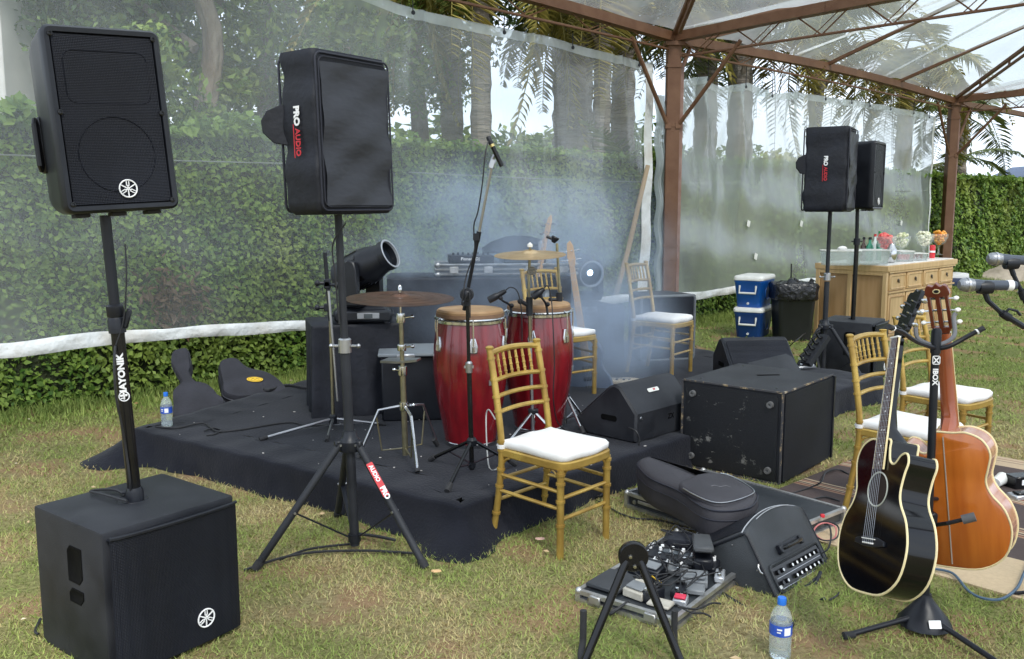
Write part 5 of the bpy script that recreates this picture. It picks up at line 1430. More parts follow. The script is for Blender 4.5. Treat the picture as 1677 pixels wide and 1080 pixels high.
b = M(); b.lathe([(0, 0), (.11, 0), (.11, .016), (.1, .02), (0, .02)], 28, tr(0, 0, .07)); part('jog_wheel', b, BLKS, o)
b = M(); rr = random.Random(2); rings = []
for z, k in ((0, 1), (.05, 1.03), (.09, .8), (.12, .45), (.13, .1)): rings.append([(k * .26 * math.cos(a) * (1 + .15 * math.sin(3 * a)), k * .13 * math.sin(a) * (1 + .12 * math.sin(5 * a + z * 30)), z + .012 * math.sin(4 * a)) for a in [2 * PI * i / 24 for i in range(24)]])
b.loft(rings); o = part('cloth_heap', b, NYL, T=DJ(.33, .10, .17), sharp=60); tag(o, 'crumpled dark cloth heaped over the gear at the back of the table', 'cloth')

# black box with grey lid beside the conga
bq = G(640, 712, .2)
o = thing('amplifier_box', 'black box with a pale grey flat lid behind the brass cymbal stand', 'case', tr(-.60, 6.05, .2) @ Matrix.Rotation(.12, 4, 'Z'))
b = M(); b.box((0, 0, .215), (.56, .42, .43), bev=.01); part('body', b, BLK, o)
b = M(); b.box((.0, -.01, .442), (.60, .46, .018), bev=.004); part('lid', b, mat('grey_lid', (.16, .18, .20), .45), o)
b = M(); b.box((-.12, -.235, .43), (.12, .02, .045), bev=.008); part('lid_grip', b, STL, o)

# =================================================================== MONITOR WEDGES
def wedge(name, label, T, ln=.52, cat='stage monitor', prof=None, badge=None, emb=False, group='black wedge monitors'):
    o = thing(name, label, cat, T, group)
    prof = prof or [(0, .01), (.02, 0), (.36, 0), (.46, .05), (.455, .10), (.20, .325), (.165, .34), (.12, .325), (-.005, .18)]
    b = M(); PT = frame((0, 0, 0), (0, 1, 0), (0, 0, 1), (1, 0, 0))
    i1 = inset(prof, .012)
    b.loft([[(y, z, 0) for y, z in i1], [(y, z, .015) for y, z in prof], [(y, z, ln - .015) for y, z in prof], [(y, z, ln) for y, z in i1]], PT)
    part('body', b, BLKP, o)
    a, c = Vector((0, prof[4][0], prof[4][1])), Vector((0, prof[5][0], prof[5][1])); d = (c - a); nrm_ = Vector((0, -d.z, d.y)).normalized()
    if nrm_.z < 0: nrm_ = -nrm_
    b = M(); q = (a + c) / 2
    T2 = frame(Vector((ln / 2, q.y, q.z)) + nrm_ * .002, (1, 0, 0), d.normalized(), Vector((1, 0, 0)).cross(d.normalized()))
    b.prism(rrect(ln - .05, d.length - .03, .02, 3), -.006, .008, T2, ins=.003); part('grille', b, GRL, o)
    b = M(); b.tube([(x, y, .004) for x, y in rrect(ln - .03, d.length - .012, .02, 3)], .006, 6, closed=True, T=T2); part('grille_rim', b, BLK, o)
    if emb: emblem(o, T2 @ tr(ln * .36, -.04 * 0 - d.length * .28 if False else .0, .0125), .026)
    # strip along the ridge and two grips in the end plates
    b = M(); a2, c2 = prof[7], prof[8]; b.bar((.03, a2[0] - .002, a2[1] - .012), (ln - .03, a2[0] - .002, a2[1] - .012), .006, .012); part('ridge_line', b, BLKS, o)
    for x in (-.001, ln + .001):
        b = M(); b.prism(rrect(.12, .035, .014, 3, .20, .13), -.002, .002, tr(x, 0, 0) @ PT); part('grip', b, MATS['recess_black'], o)
    for k in range(2):
        b = M(); b.lathe([(0, 0), (.012, 0), (.010, .006), (0, .006)], 10, frame((.05 + k * (ln - .1), -.004, .15), (1, 0, 0), (0, 0, 1), (0, -1, 0))); part('knob', b, STL, o)
    if badge:
        b = M(); y0, z0 = (a2[0] + c2[0]) / 2, (a2[1] + c2[1]) / 2; sl = Vector((0, a2[0] - c2[0], a2[1] - c2[1])).normalized(); nn = Vector((1, 0, 0)).cross(sl)
        if nn.y > 0: nn = -nn
        T3 = frame(Vector((ln * .48, y0, z0)) + nn * .004 + sl * .035, (1, 0, 0), sl, nn)
        b.prism(rrect(.11, .026, .008, 3), 0, .002, T3); pl = part('badge_plate', b, WPLA, o)
        text(badge, .018, RPRI, pl, T3 @ tr(.008, 0, .003), .0003)
        b = M(T3); 
        T4 = frame(Vector((ln * .62, -.004, .115)), (1, 0, 0), (0, 0, 1), (0, -1, 0)); text('ZX', .045, BLKS, o, T4, .001)
    return o
aq, cq = G(1040, 729, .2), G(1115, 706, .2); av = (cq - aq).normalized()
wedge('monitor_wedge', 'black wedge monitor seen from behind on the stage edge beside the scuffed subwoofer', frame(aq, av, Vector((-av.y, av.x, 0)), (0, 0, 1)), ln=.58, badge='EV')
wedge('monitor_wedge', 'black wedge monitor whose back top shows behind the scuffed subwoofer', tr(1.72, 5.98, .2) @ Matrix.Rotation(.80, 4, 'Z'), ln=.58)
wedge('monitor_wedge', 'black wedge monitor with round white emblem facing the far gold chair', tr(2.22, 7.52, .2) @ Matrix.Rotation(PI + .13, 4, 'Z') @ tr(-.02, -.02, 0), ln=.56, emb=True)
# upright grey rimmed loudspeaker behind the far chair
o = thing('upright_monitor', 'upright black loudspeaker with grey rimmed front standing behind the far gold chair', 'loudspeaker', tr(1.37, 8.42, .19) @ Matrix.Rotation(.30, 4, 'Z'), LSP)
b = M(); b.prism([(-.28, -.20), (.28, -.20), (.20, .22), (-.20, .22)], 0, .62, ins=.01); part('body', b, BLKP, o)
b = M(); b.tube([(x, -.204, z + .31) for x, z in rrect(.54, .60, .03, 3)], .013, 6, closed=True); part('front_rim', b, mat('grey_rim', (.13, .14, .15), .5), o)
b = M(); b.prism(rrect(.51, .57, .02, 3, 0, .31), .200, .208, FX); part('grille', b, GRL, o)

# =================================================================== INSTRUMENTS AMONG THE SMOKE
MAPLE = mat('maple_neck', (.62, .42, .24), .4, col2=(.52, .33, .18), ns=8, stretch=(1, .15, 1))
def solid_guitar(name, label, T, body_m, ln=1.15, nk=.026, cat='electric guitar'):
    o = thing(name, label, cat, T)
    ol = [(p.x, p.y) for p in spl([(0, -.02), (.10, -.03), (.17, .06), (.17, .16), (.12, .26), (.14, .36), (.11, .44), (.06, .40), (.03, .36), (-.03, .36), (-.07, .42), (-.13, .48), (-.15, .38), (-.125, .27), (-.17, .16), (-.16, .04), (-.09, -.03)], 4, True)]
    b = M(); b.prism(ol, 0, .042, ins=.008); part('body', b, body_m, o)
    b = M(); b.loft([[(-.030, .34, .03), (.030, .34, .03), (.030, .34, .055), (-.030, .34, .055)], [(-nk * .85, ln - .2, .03), (nk * .85, ln - .2, .03), (nk * .85, ln - .2, .055), (-nk * .85, ln - .2, .055)]]); nkp = part('neck', b, MAPLE, o)
    b = M()
    for k in range(18): y = ln - .2 - (ln - .2 - .40) * (1 - 2 ** (-(k + 1) / 12)) * 1.45; b.box((0, y, .0565), (.05, .003, .002))
    part('fret', b, STL, nkp)
    b = M(); b.prism([(-.022, ln - .2), (.022, ln - .2), (.034, ln - .15), (.030, ln - .04), (.012, ln + .0), (-.016, ln - .02), (-.029, ln - .12)], .028, .044, ins=.003); hs = part('headstock', b, MAPLE, o)
    for k in range(4):
        s_ = 1 if k % 2 else -1; y = ln - .15 + .035 * (k // 2 * 2); b = M(); b.rod((s_ * .02, y, .044), (s_ * .02, y, .062), .005, 6); b.tube([(s_ * .03, y, .036), (s_ * .06, y, .036)], .004, 6); b.box((s_ * .070, y, .036), (.026, .008, .030), bev=.002); part('tuning_peg', b, CHR, hs)
    b = M(); b.box((0, .10, .048), (.08, .03, .012), bev=.003); part('bridge', b, CHR, o)
    for y in (.17, .26): b = M(); b.box((0, y, .046), (.085, .03, .012), bev=.004); part('pickup', b, BLK, o)
    b = M()
    for x in (-.018, -.006, .006, .018): b.rod((x, .10, .056), (x * .8, ln - .16, .060), .0009, 4)
    part('string', b, STL, o)
    return o
def upright(px0, py0, px1, py1, Y0, Y1, ln, face=(0, -1, .1)):      # local y from the lower to the upper point
    a, c = D(px0, py0, Y0), D(px1, py1, Y1); y = (c - a).normalized(); z = Vector(face); z = (z - y * z.dot(y)).normalized(); x = y.cross(z)
    return frame(a, x, y, z), (c - a).length
T, l_ = upright(972, 655, 933, 394, 6.98, 7.1, 1.2, (-.35, -1, .1))
solid_guitar('bass_guitar', 'bass guitar with pale maple neck leaning upright in the smoke behind the chair seat', T, mat('smoky_blue_body', (.10, .13, .19), .3), l_, .022, 'bass guitar')
T, l_ = upright(868, 560, 903, 374, 7.0, 7.3, .95, (-.8, -.6, .1))
solid_guitar('electric_guitar', 'guitar with a pointed maple headstock rising above the cymbal behind the congas', T, mat('grey_body', (.20, .22, .24), .35), l_ + .1, .02)
q = G(1020, 632, .2)
solid_guitar('electric_guitar', 'small cream bodied guitar lying flat on the stage behind the wedge monitor', tr(q.x + .12, q.y + .05, .205) @ Matrix.Rotation(1.35, 4, 'Z') @ Matrix.Scale(.62, 4), mat('cream_body', (.66, .55, .40), .35), 1.0)
# music sheet / pale panel hung behind the cymbal
b = M(); b.prism([(-.05, 0), (.05, .0), (.06, .24), (.02, .30), (-.055, .26)], 0, .006, tr(D(893, 448, 7.3)) @ FX); o = part('pale_panel', b, mat('pale_grey_panel', (.42, .44, .46), .5)); tag(o, 'pale grey flat panel standing upright behind the pale cymbal', 'panel')
# =================================================================== ACOUSTIC GUITARS ON THE DOUBLE STAND
BLKG = mat('black_gloss_lacquer', (.002, .002, .003), .09, spec=.45, ns=3)
ORG = mat('orange_mahogany', (.55, .155, .020), .25, col2=(.42, .10, .013), ns=4, stretch=(6, .6, 1), coat=.8)
ORGS = mat('pale_mahogany_rib', (.52, .25, .15), .2, col2=(.40, .16, .09), ns=5, stretch=(1, 1, 8), coat=.9)
NECKM = mat('red_brown_neck', (.34, .085, .025), .25, col2=(.25, .05, .015), ns=5, coat=.6, stretch=(1, .3, 1))
BIND = mat('cream_binding', (.72, .60, .34), .4)
ROSE = mat('rosewood', (.085, .035, .022), .45, col2=(.05, .02, .014), ns=20, stretch=(6, .5, 1))
HEADR = mat('red_brown_headstock', (.20, .045, .020), .25, col2=(.13, .03, .015), ns=7, coat=.5)
PEARL = mat('pearl_button', (.72, .70, .66), .3)
def acoustic(name, label, T, top_m, rib_m, back_m, neck_m, head_m, cut=True, classical=False):
    o = thing(name, label, 'acoustic guitar', T)
    pts = [(0, 0), (.10, .010), (.175, .065), (.200, .155), (.180, .235), (.140, .290), (.128, .330), (.138, .385)]
    if cut: pts += [(.152, .425), (.140, .452), (.110, .448), (.078, .420), (.050, .430), (.040, .470), (.036, .50)]
    else: pts += [(.148, .435), (.120, .485), (.06, .502), (.03, .50)]
    left = [(-.03, .50), (-.075, .502), (-.125, .478), (-.148, .430), (-.138, .375), (-.128, .330), (-.142, .285), (-.182, .232), (-.200, .155), (-.175, .065), (-.10, .010)]
    ol = [(p.x, p.y) for p in spl(pts + left, 4, True)]
    DP = .098
    b = M(); b.loft([[(x, y, -DP) for x, y in ol], [(x, y, 0) for x, y in ol]], cap=False); part('rib', b, rib_m, o)
    b = M(); b.prism(inset(ol, .0005), -.004, .0008); tp_ = part('soundboard', b, top_m, o)
    b = M(); b.loft([[(x, y, -DP) for x, y in inset(ol, .0005)], [(x, y, -DP - .006) for x, y in inset(ol, .010)]]); part('back', b, back_m, o)
    for z in (0, -DP):
        b = M(); b.tube([(x, y, z) for x, y in ol], .0038, 6, closed=True); part('binding', b, BIND, o)
    b = M(); b.box((0, .25, -DP - .0062), (.0035, .47, .004)); part('back_strip', b, mat('grey_inlay', (.36, .31, .25), .5) if 'grey_inlay' not in MATS else MATS['grey_inlay'], o)
    # neck
    b = M(); ny = .845
    def nr(y, w_, t): return [(-w_, y, .004), (-w_ * .92, y, -t * .55), (-w_ * .4, y, -t), (w_ * .4, y, -t), (w_ * .92, y, -t * .55), (w_, y, .004)]
    b.loft([nr(.48, .029, .09), nr(.505, .028, .075), nr(.54, .0275, .035), nr(.60, .027, .024), nr(ny, .0225, .020)]); nk = part('neck', b, neck_m, o)
    b = M(); b.loft([[(-.0285, .40, .004), (.0285, .40, .004), (.0285, .40, .010), (-.0285, .40, .010)], [(-.0225, ny, .004), (.0225, ny, .004), (.0225, ny, .010), (-.0225, ny, .010)]]); fb = part('fretboard', b, ROSE, o)
    for k in range(1, 21):
        y = ny - .648 * (1 - 2 ** (-k / 12)); w_ = .0225 + (.0285 - .0225) * (ny - y) / (ny - .40)
        if y < .405: break
        b = M(); b.box((0, y, .0105), (w_ * 2, .0019, .0018)); part('fret', b, STL, fb)
        if k in (3, 5, 7, 9, 12, 15, 17, 19):
            yd = ny - .648 * (1 - 2 ** (-(k - .5) / 12))
            for dx in ((-.008, .008) if k == 12 else (0,)): b = M(); b.lathe([(0, 0), (.0035, 0), (.0035, .0008), (0, .0008)], 8, tr(dx, yd, .0102)); part('fret_dot', b, PEARL, fb)
    for s in (-1, 1):
        b = M(); b.bar((s * .0288, .40, .0075), (s * .0228, ny, .0075), .0022, .006); part('neck_binding', b, BIND, fb)
    b = M(); b.box((0, ny + .003, .008), (.046, .006, .013), bev=.001); part('nut', b, PEARL, o)
    # headstock, tilted back
    TH = tr(0, ny + .006, .002) @ rot('X', -14)
    ho = [(-.023, 0), (.023, 0), (.036, .03), (.038, .17), (.030, .182), (.014, .178), (0, .190), (-.014, .178), (-.030, .182), (-.038, .17), (-.036, .03)]
    if classical:
        b = M(TH)
        for x0, x1 in ((-.036, -.024), (-.008, .008), (.024, .036)): b.box(((x0 + x1) / 2, .085, -.008), (x1 - x0, .125, .018), bev=.002)
        b.prism([(-.023, 0), (.023, 0), (.036, .028), (-.036, .028)], -.017, .001, ins=.002)
        b.prism([(p.x, p.y) for p in spl([(-.036, .145), (.036, .145), (.038, .175), (.028, .188), (.012, .184), (0, .196), (-.012, .184), (-.028, .188), (-.038, .175)], 3, True)], -.017, .001, ins=.002)
        hs = part('headstock', b, head_m, o)
        b = M(TH); b.lathe([(0, .0), (.013, 0), (.013, .0015), (0, .0015)], 18, tr(0, .166, -.017) @ Matrix.Diagonal((1, .7, -1, 1))); part('oval_badge', b, BIND, hs)
        b = M(TH); b.lathe([(0, .0), (.009, 0), (.009, .0025), (0, .0025)], 18, tr(0, .166, -.017) @ Matrix.Diagonal((1, .65, -1, 1))); part('badge_centre', b, BLK, hs)
    else:
        b = M(TH); b.prism(ho, -.016, 0, ins=.002); hs = part('headstock', b, head_m, o)
    for k in range(3):
        for s in (-1, 1):
            y = .045 + .045 * k
            b = M(TH)
            if classical: b.rod((s * .008, y, -.008), (s * .024, y, -.008), .0045, 8)
            else: b.rod((s * .020, y, 0), (s * .020, y, .012), .0035, 8)
            b.rod((s * .034, y, -.010), (s * .054, y, -.010), .003, 6)
            pg = part('tuning_peg', b, CHR, hs)
            b = M(TH); b.ball((s * .060, y, -.010), .0105, 8, 6, sc=(1, .75, 1.1)); part('peg_button', b, PEARL if classical else CHR, hs)
    # sound hole, bridge, strings
    b = M(); b.lathe([(0, 0), (.051, 0), (.051, .0004), (0, .0004)], 30, tr(0, .335, .0011)); part('sound_hole', b, mat('dark_hole', (.018, .008, .005), .9) if 'dark_hole' not in MATS else MATS['dark_hole'], o)
    b = M(); b.tube([(.056 * math.cos(2 * PI * i / 36), .335 + .056 * math.sin(2 * PI * i / 36), .001) for i in range(36)], .003, 5, closed=True); part('rosette', b, mat('rosette_grey', (.42, .42, .36), .5) if 'rosette_grey' not in MATS else MATS['rosette_grey'], o)
    b = M(); b.prism([(-.085, -.010), (-.03, -.018), (.03, -.018), (.085, -.010), (.085, .004), (.04, .014), (-.04, .014), (-.085, .004)], 0, .009, tr(0, .165, 0), ins=.002); br = part('bridge', b, BLK, o)
    b = M(); b.box((0, .172, .011), (.075, .003, .005)); part('saddle', b, PEARL, br)
    for k in range(6): b = M(); b.ball((-.028 + .0112 * k, .158, .011), .0036, 6, 5); part('bridge_pin', b, PEARL, br)
    for k in range(6):
        x0, x1 = -.028 + .0112 * k, -.0185 + .0074 * k
        b = M(); b.rod((x0, .160, .013), (x1, ny + .002, .0155), .00045, 4); part('string', b, STL, o)
    return o
bx_ = Matrix.Translation((1.2147, 2.9647, .2817)) @ (Matrix.Rotation(-1.4058, 4, 'Z') @ Matrix.Rotation(-.2674, 4, 'Y') @ Matrix.Rotation(1.3261, 4, 'X')) @ Matrix.Scale(1.07, 4)
acoustic('acoustic_guitar', 'black cutaway acoustic guitar with cream edging, front view on the double stand', bx_, BLKG, BLKG, BLKG, BLKG, BLKG)
ox_ = Matrix.Translation((1.7366, 3.3513, .25)) @ (Matrix.Rotation(2.4474, 4, 'Z') @ Matrix.Rotation(.1172, 4, 'Y') @ Matrix.Rotation(1.5332, 4, 'X')) @ Matrix.Scale(1.043, 4)
acoustic('acoustic_guitar', 'orange mahogany cutaway guitar seen from the back on the double stand', ox_, ORG, ORGS, ORG, NECKM, HEADR, classical=True)
sb = Vector(G(1513, 1030)); 
o = thing('guitar_stand', 'black double guitar stand with white lettering holding the black and orange guitars', 'guitar stand', tr(sb))
Ys = sb.y; L_ = lambda x, y, Y: D(x, y, Y) - sb
pz = lambda px, py: L_(px, py, Ys)
b = M(); b.tube([(0, 0, .06), pz(1533, 548)], .0145, 14); tbp = part('pole', b, BLK, o)
b = M(); b.lathe([(0, -.01), (.018, -.01), (.018, .07), (.012, .085), (0, .085)], 12, tr(pz(1532, 575))); part('top_sleeve', b, BLK, o)
b = M(); b.loft([[(x * .10, y * .10, .02) for x, y in circ(1, 3 * 4)], [(x * .095, y * .095, .035) for x, y in circ(1, 12)], [(x * .05, y * .05, .09) for x, y in circ(1, 12)], [(x * .022, y * .022, .125) for x, y in circ(1, 12)], [(x * .020, y * .020, .14) for x, y in circ(1, 12)]]); part('tripod_hub', b, BLK, o)
b = M(); b.prism(rrect(.045, .03, .002, 2), 0, .0015, frame((0, -.085, .055), (1, 0, 0), (0, .5, .86), (0, -.86, .5))); lp = part('label_sticker', b, WPRI, o)
b = M()
for k in range(3): b.box((-.010 + .01 * k, -.0865, .053), (.006, .002, .010), (-.5, 0, 0))
part('sticker_print', b, BLK, lp)
for e in (G(1385, 1048) - sb, G(1672, 1118) - sb, Vector((.16, .34, 0))):
    e = Vector((e.x, e.y, .014)); b = M(); b.tube([e.normalized() * .05 + Vector((0, 0, .05)), e], .0105, 10); lg = part('leg', b, BLK, o)
    b = M(); b.rod(e - e.normalized() * .035, e + e.normalized() * .01, .0145, 10); part('rubber_foot', b, RUB, lg)
# yoke arms at the top, padded
for pts in ([pz(1533, 572), L_(1500, 560, Ys - .10), L_(1478, 545, Ys - .17), L_(1455, 535, Ys - .22)], [pz(1535, 572), L_(1555, 568, Ys - .02), L_(1585, 552, Ys - .02), L_(1612, 537, Ys - .03)]):
    b = M(); b.tube(spl(pts, 5), .0085, 8); ya_ = part('yoke_arm', b, BLK, o)
    e, p_ = Vector(pts[-1]), Vector(pts[-2]); d = (e - p_).normalized(); b = M(); b.rod(e - d * .025, e, .0115, 8); part('end_cap', b, RUB, ya_)
    b = M(); q = e - d * .028; b.rod(q - d * .003, q + d * .003, .012, 8); part('white_ring', b, WPRI, ya_)
b = M(); b.tube(spl([L_(1500, 530, Ys + .05), L_(1503, 555, Ys + .03), L_(1533, 566, Ys), L_(1562, 552, Ys + .03), L_(1562, 520, Ys + .05), L_(1566, 512, Ys + .05)], 5), .008, 8); part('neck_cradle', b, mat('grey_foam', (.16, .16, .17), .7), o)
# lower rests
for pts in ([pz(1525, 862), L_(1552, 858, Ys - .1), L_(1590, 849, Ys - .13)], [pz(1526, 818), L_(1545, 818, Ys + .06)]):
    b = M(); b.tube(pts, .0075, 8); ra = part('lower_rest', b, BLK, o)
    e, p_ = Vector(pts[-1]), Vector(pts[-2]); d = (e - p_).normalized()
    b = M(); b.rod(e - d * .03, e + d * .015, .017, 12); part('foam_sleeve', b, mat('grey_foam2', (.09, .09, .095), .8) if 'grey_foam2' not in MATS else MATS['grey_foam2'], ra)
b = M(); b.box(pz(1524, 850), (.04, .04, .05), bev=.006); part('rest_clamp', b, BLK, o)
xa = (pz(1524, 760) - pz(1532, 560)).normalized(); za = Vector((-.25, -.96, 0)); za = (za - xa * za.dot(xa)).normalized(); ya = za.cross(xa)
text('IBOX', .024, WPRI, tbp, frame(pz(1530, 617) + za * .0155, xa, ya, za), .0008, label='white IBOX lettering reading down the pole', sx=1.1)
b = M(frame(pz(1532, 590) + za * .0152, xa, ya, za)); b.bar((-.011, -.009, .001), (.011, .009, .001), .004, .002); b.bar((-.011, .009, .001), (.011, -.009, .001), .004, .002); b.tube([(x, y, .001) for x, y in rrect(.030, .024, .004, 2)], .0015, 4, closed=True); part('crossed_logo', b, WPRI, tbp)

# =================================================================== AMPLIFIER ON ITS LOW STAND
AM = Matrix.Translation((1.094, 3.548, -.002)) @ (Matrix.Rotation(.832, 4, 'Z') @ Matrix.Rotation(.045, 4, 'Y') @ Matrix.Rotation(1.006, 4, 'X'))
o = thing('guitar_amplifier', 'black guitar amplifier tipped back on a low stand, its knob panel facing right', 'guitar amplifier', AM)
AMPV = mat('amplifier_vinyl', (.020, .023, .026), .55, col2=(.036, .040, .046), ns=5, bump=.4, bs=220, bdist=.003)
w_, h_, d_ = .543, .34, .38
b = M(); PT = frame((0, 0, 0), (0, 1, 0), (0, 0, -1), (-1, 0, 0))          # profile in (y, depth), extruded along x
prf = [(0, .0), (.27, .0), (.285, .006), (.29, .02), (.29, .14), (.29, .32), (.28, .37), (.26, .38), (.06, .38), (0, .30)]
bow_ = lambda x: .050 * math.sin(PI * min(1, max(0, x / w_))) ** .8
b.loft([[(x, y + (bow_(x) if y > .2 else 0), -z) for y, z in (inset(prf, .008) if x in (0, w_) else prf)] for x in [0, .010] + [w_ * k / 12 for k in range(1, 12)] + [w_ - .010, w_]]); part('cabinet', b, AMPV, o)
b = M()
for x in (-.001, w_ + .001): b.tube([(x, y, -z) for y, z in inset(prf, .004)], .006, 6, closed=True)
part('edge_piping', b, BLK, o)
b = M(); b.box((w_ / 2, .065, .001), (w_ - .10, .098, .006), bev=.002); pn = part('control_panel', b, mat('panel_black', (.012, .012, .014), .35), o)
b = M(); b.tube([(x, y, .004) for x, y in rrect(w_ - .08, .116, .02, 3, w_ / 2, .065)], .006, 6, closed=True); part('panel_rim', b, AMPV, o)
for row, y in ((0, .088), (1, .042)):
    for k in range(10):
        x = .075 + .043 * k
        if k in (2,): continue
        b = M(); b.lathe([(0, 0), (.0105, 0), (.0095, .014), (0, .014)], 12, tr(x, y, .004)); kb = part('knob', b, BLKS, pn)
        if k not in (0, 9): b = M(); b.lathe([(0, 0), (.0066, 0), (.0066, .0012), (0, .0012)], 12, tr(x, y, .018)); part('knob_cap', b, WPRI, pn)
b = M(); b.box((w_ / 2, .065, .0045), (w_ - .12, .002, .001)); b.box((w_ / 2, .019, .0045), (w_ - .14, .003, .001)); part('panel_line', b, STL, pn)
b = M(); b.box((.055, .03, .006), (.022, .014, .006), bev=.001); part('power_switch', b, WPLA, pn)
b = M(); b.prism(rrect(.22, .042, .01, 3), 0, .010, tr(w_ / 2 + .0, .165, .002)); hb_ = part('handle_base', b, BLK, o)
b = M(); b.tube(spl([(w_ / 2 - .09, .165, .012), (w_ / 2 - .07, .165, .028), (w_ / 2, .165, .034), (w_ / 2 + .07, .165, .028), (w_ / 2 + .09, .165, .012)], 5), [.009] * 21, 8); part('carry_handle', b, BLKS, o)
for s in (-1, 1): b = M(); b.box((w_ / 2 + s * .095, .165, .016), (.03, .036, .014), bev=.004); part('handle_end', b, BLK, o)
b = M(); b.prism([(y, z) for y, z in rrect(.24, .05, .01, 3)], 0, .004, tr(-.003, .16, -.12) @ rot('Y', -90) @ rot('Z', 90)) if False else None
for y, z in ((.13, -.03), (.09, -.11), (.17, -.19), (.26, -.09)): b.lathe([(0, 0), (.004, 0), (.003, .002), (0, .002)], 8, tr(-.001, y, z) @ rot('Y', -90))
part('screw', b, STL, o)
b = M(); b.tube([(-.004, .11, -.010), (-.012, .12, -.012), (-.012, .14, -.012), (-.004, .15, -.010)], .004, 6); part('strap_button', b, STL, o)
# curved grille front at the upper end
b = M(); b.grid(lambda u, v: (.02 + (w_ - .04) * u, .2925 + bow_(.02 + (w_ - .04) * u), -.035 - .29 * v), 12, 4); part('grille_cloth', b, GRL, o)
b = M(); b.tube([(w_ * k / 14, .292 + bow_(w_ * k / 14), -.022) for k in range(15)], .0035, 5); b.tube([(w_ * k / 14, .286 + bow_(w_ * k / 14), .001) for k in range(3, 12)], .0022, 5); part('grille_trim', b, mat('grey_trim', (.30, .31, .33), .4), o)
# amp stand of thin tube
o = thing('amplifier_stand', 'low folding tube stand carrying the tipped guitar amplifier', 'amplifier stand', tr(1.2, 3.6, 0))
base = Vector((1.2, 3.6, 0)); Z = lambda px, py, Y: D(px, py, Y) - base
b = M(); b.tube([Z(1169, 965, 3.62), Z(1262, 1022, 3.36), Z(1262, 1040, 3.34)], .009, 8); part('rail', b, BLK, o)
b = M(); b.tube([Z(1344, 938, 3.74), Z(1322, 985, 3.62), G(1291, 1040) - base + Vector((0, 0, .01))], .008, 8); part('leg', b, BLK, o)
b = M(); b.tube([Z(1310, 972, 3.64), Z(1322, 1000, 3.56), G(1350, 985) - base + Vector((0, 0, .01))], .008, 8); part('leg', b, BLK, o)
b = M(); b.tube([Z(1310, 970, 3.64), Z(1342, 945, 3.74)], .008, 8); part('leg', b, BLK, o)
cable([D(1345, 948, 3.8), D(1362, 948, 3.8), D(1374, 962, 3.75), G(1372, 975, .01), G(1358, 984, .01)], .004, 'short black cable looping out of the amplifier onto the grass', group=CG)
cable([D(1344, 908, 3.85), D(1356, 900, 3.85), D(1361, 880, 3.9), D(1358, 862, 3.95), D(1351, 860, 4.0)], .004, 'black cable running from the amplifier panel up to the flight case', group=CG)

# =================================================================== FLIGHT CASE LID AND GIG BAG
Lc, Nc, Rc = G(1027, 831), G(1258, 910), G(1348, 850)
xa = (Nc - Lc); ln = xa.length; xa.normalize(); ya = Vector((-xa.y, xa.x, 0)); wd = (Rc - Nc).dot(ya)
FT = frame(Lc, xa, ya, (0, 0, 1))
LAM = mat('dark_laminate', (.020, .024, .028), .38, col2=(.034, .038, .044), ns=4, rv=.08)
def flight_case(name, label, T, ln, wd, h):
    o = thing(name, label, 'flight case', T)
    b = M(); b.box((ln / 2, wd / 2, h / 2), (ln - .01, wd - .01, h - .008)); part('panel', b, LAM, o)
    for z in (.008, h - .008):
        for a, c in (((0, 0, z), (ln, 0, z)), ((ln, 0, z), (ln, wd, z)), ((ln, wd, z), (0, wd, z)), ((0, wd, z), (0, 0, z))):
            b = M(); b.bar(a, c, .020, .018); part('metal_edge', b, ALU, o)
    for x in (0, ln):
        for y in (0, wd):
            b = M(); b.bar((x, y, 0), (x, y, h), .022, .022); b.ball((x, y, h - .006), .017, 8, 6); part('metal_corner', b, ALU, o)
    for x in (.06, ln - .06): b = M(); b.lathe([(0, 0), (.012, 0), (.010, .006), (0, .006)], 10, frame((x, -.008, h * .5), (1, 0, 0), (0, 0, 1), (0, -1, 0))); part('rivet', b, STL, o)
    return o
fc = flight_case('flight_case_lid', 'dark flat flight case lid with metal edges lying under the black gig bag', FT, ln, wd, .085)
b = M(); b.box((ln * .30, -.012, .052), (.36, .006, .018), bev=.003); part('edge_strip', b, ALU, fc)
bagp = [(1046, 752), (1067, 746), (1117, 763), (1165, 782), (1194, 780), (1236, 800), (1240, 812), (1228, 826), (1190, 832), (1152, 826), (1111, 799), (1067, 780), (1047, 762)]
bc = G(1140, 795, .27); BT = tr(bc.x, bc.y, .086)
ol = [(p.x - bc.x, p.y - bc.y) for p in [G(x, y, .255) for x, y in bagp]]; ol = [(p.x, p.y) for p in spl(ol, 4, True)]
area = sum(ol[i][0] * ol[(i + 1) % len(ol)][1] - ol[(i + 1) % len(ol)][0] * ol[i][1] for i in range(len(ol)))
if area < 0: ol = ol[::-1]
o = thing('gig_bag', 'black padded ukulele-shaped gig bag lying on the flight case lid', 'gig bag', BT)
BAGM = mat('gig_bag_nylon', (.026, .024, .030), .7, col2=(.042, .040, .048), ns=4, bump=.4, bs=140, bdist=.003)
def rg(ins_, z, f=0): q = inset(ol, ins_) if ins_ else ol; return [(x, y, z + f * math.sin(x * 12 + y * 9)) for x, y in q]
b = M(); b.loft([rg(.02, 0), rg(.004, .012), rg(0, .05), rg(-.004, .10), rg(0, .145), rg(.012, .160), rg(.03, .168, .002), rg(.055, .172, .004)]); part('bag_body', b, BAGM, o, sharp=60)
b = M(); b.tube([(x, y, .150) for x, y in ol], .0045, 6, closed=True); b.tube([(x, y, .105) for x, y in inset(ol, -.005)], .003, 5, closed=True); part('piping', b, PIPE, o)
b = M(); pk = [G(x, y, .262) for x, y in ((1112, 797), (1128, 786), (1150, 778), (1190, 780), (1228, 800), (1232, 812), (1190, 826), (1156, 822))]
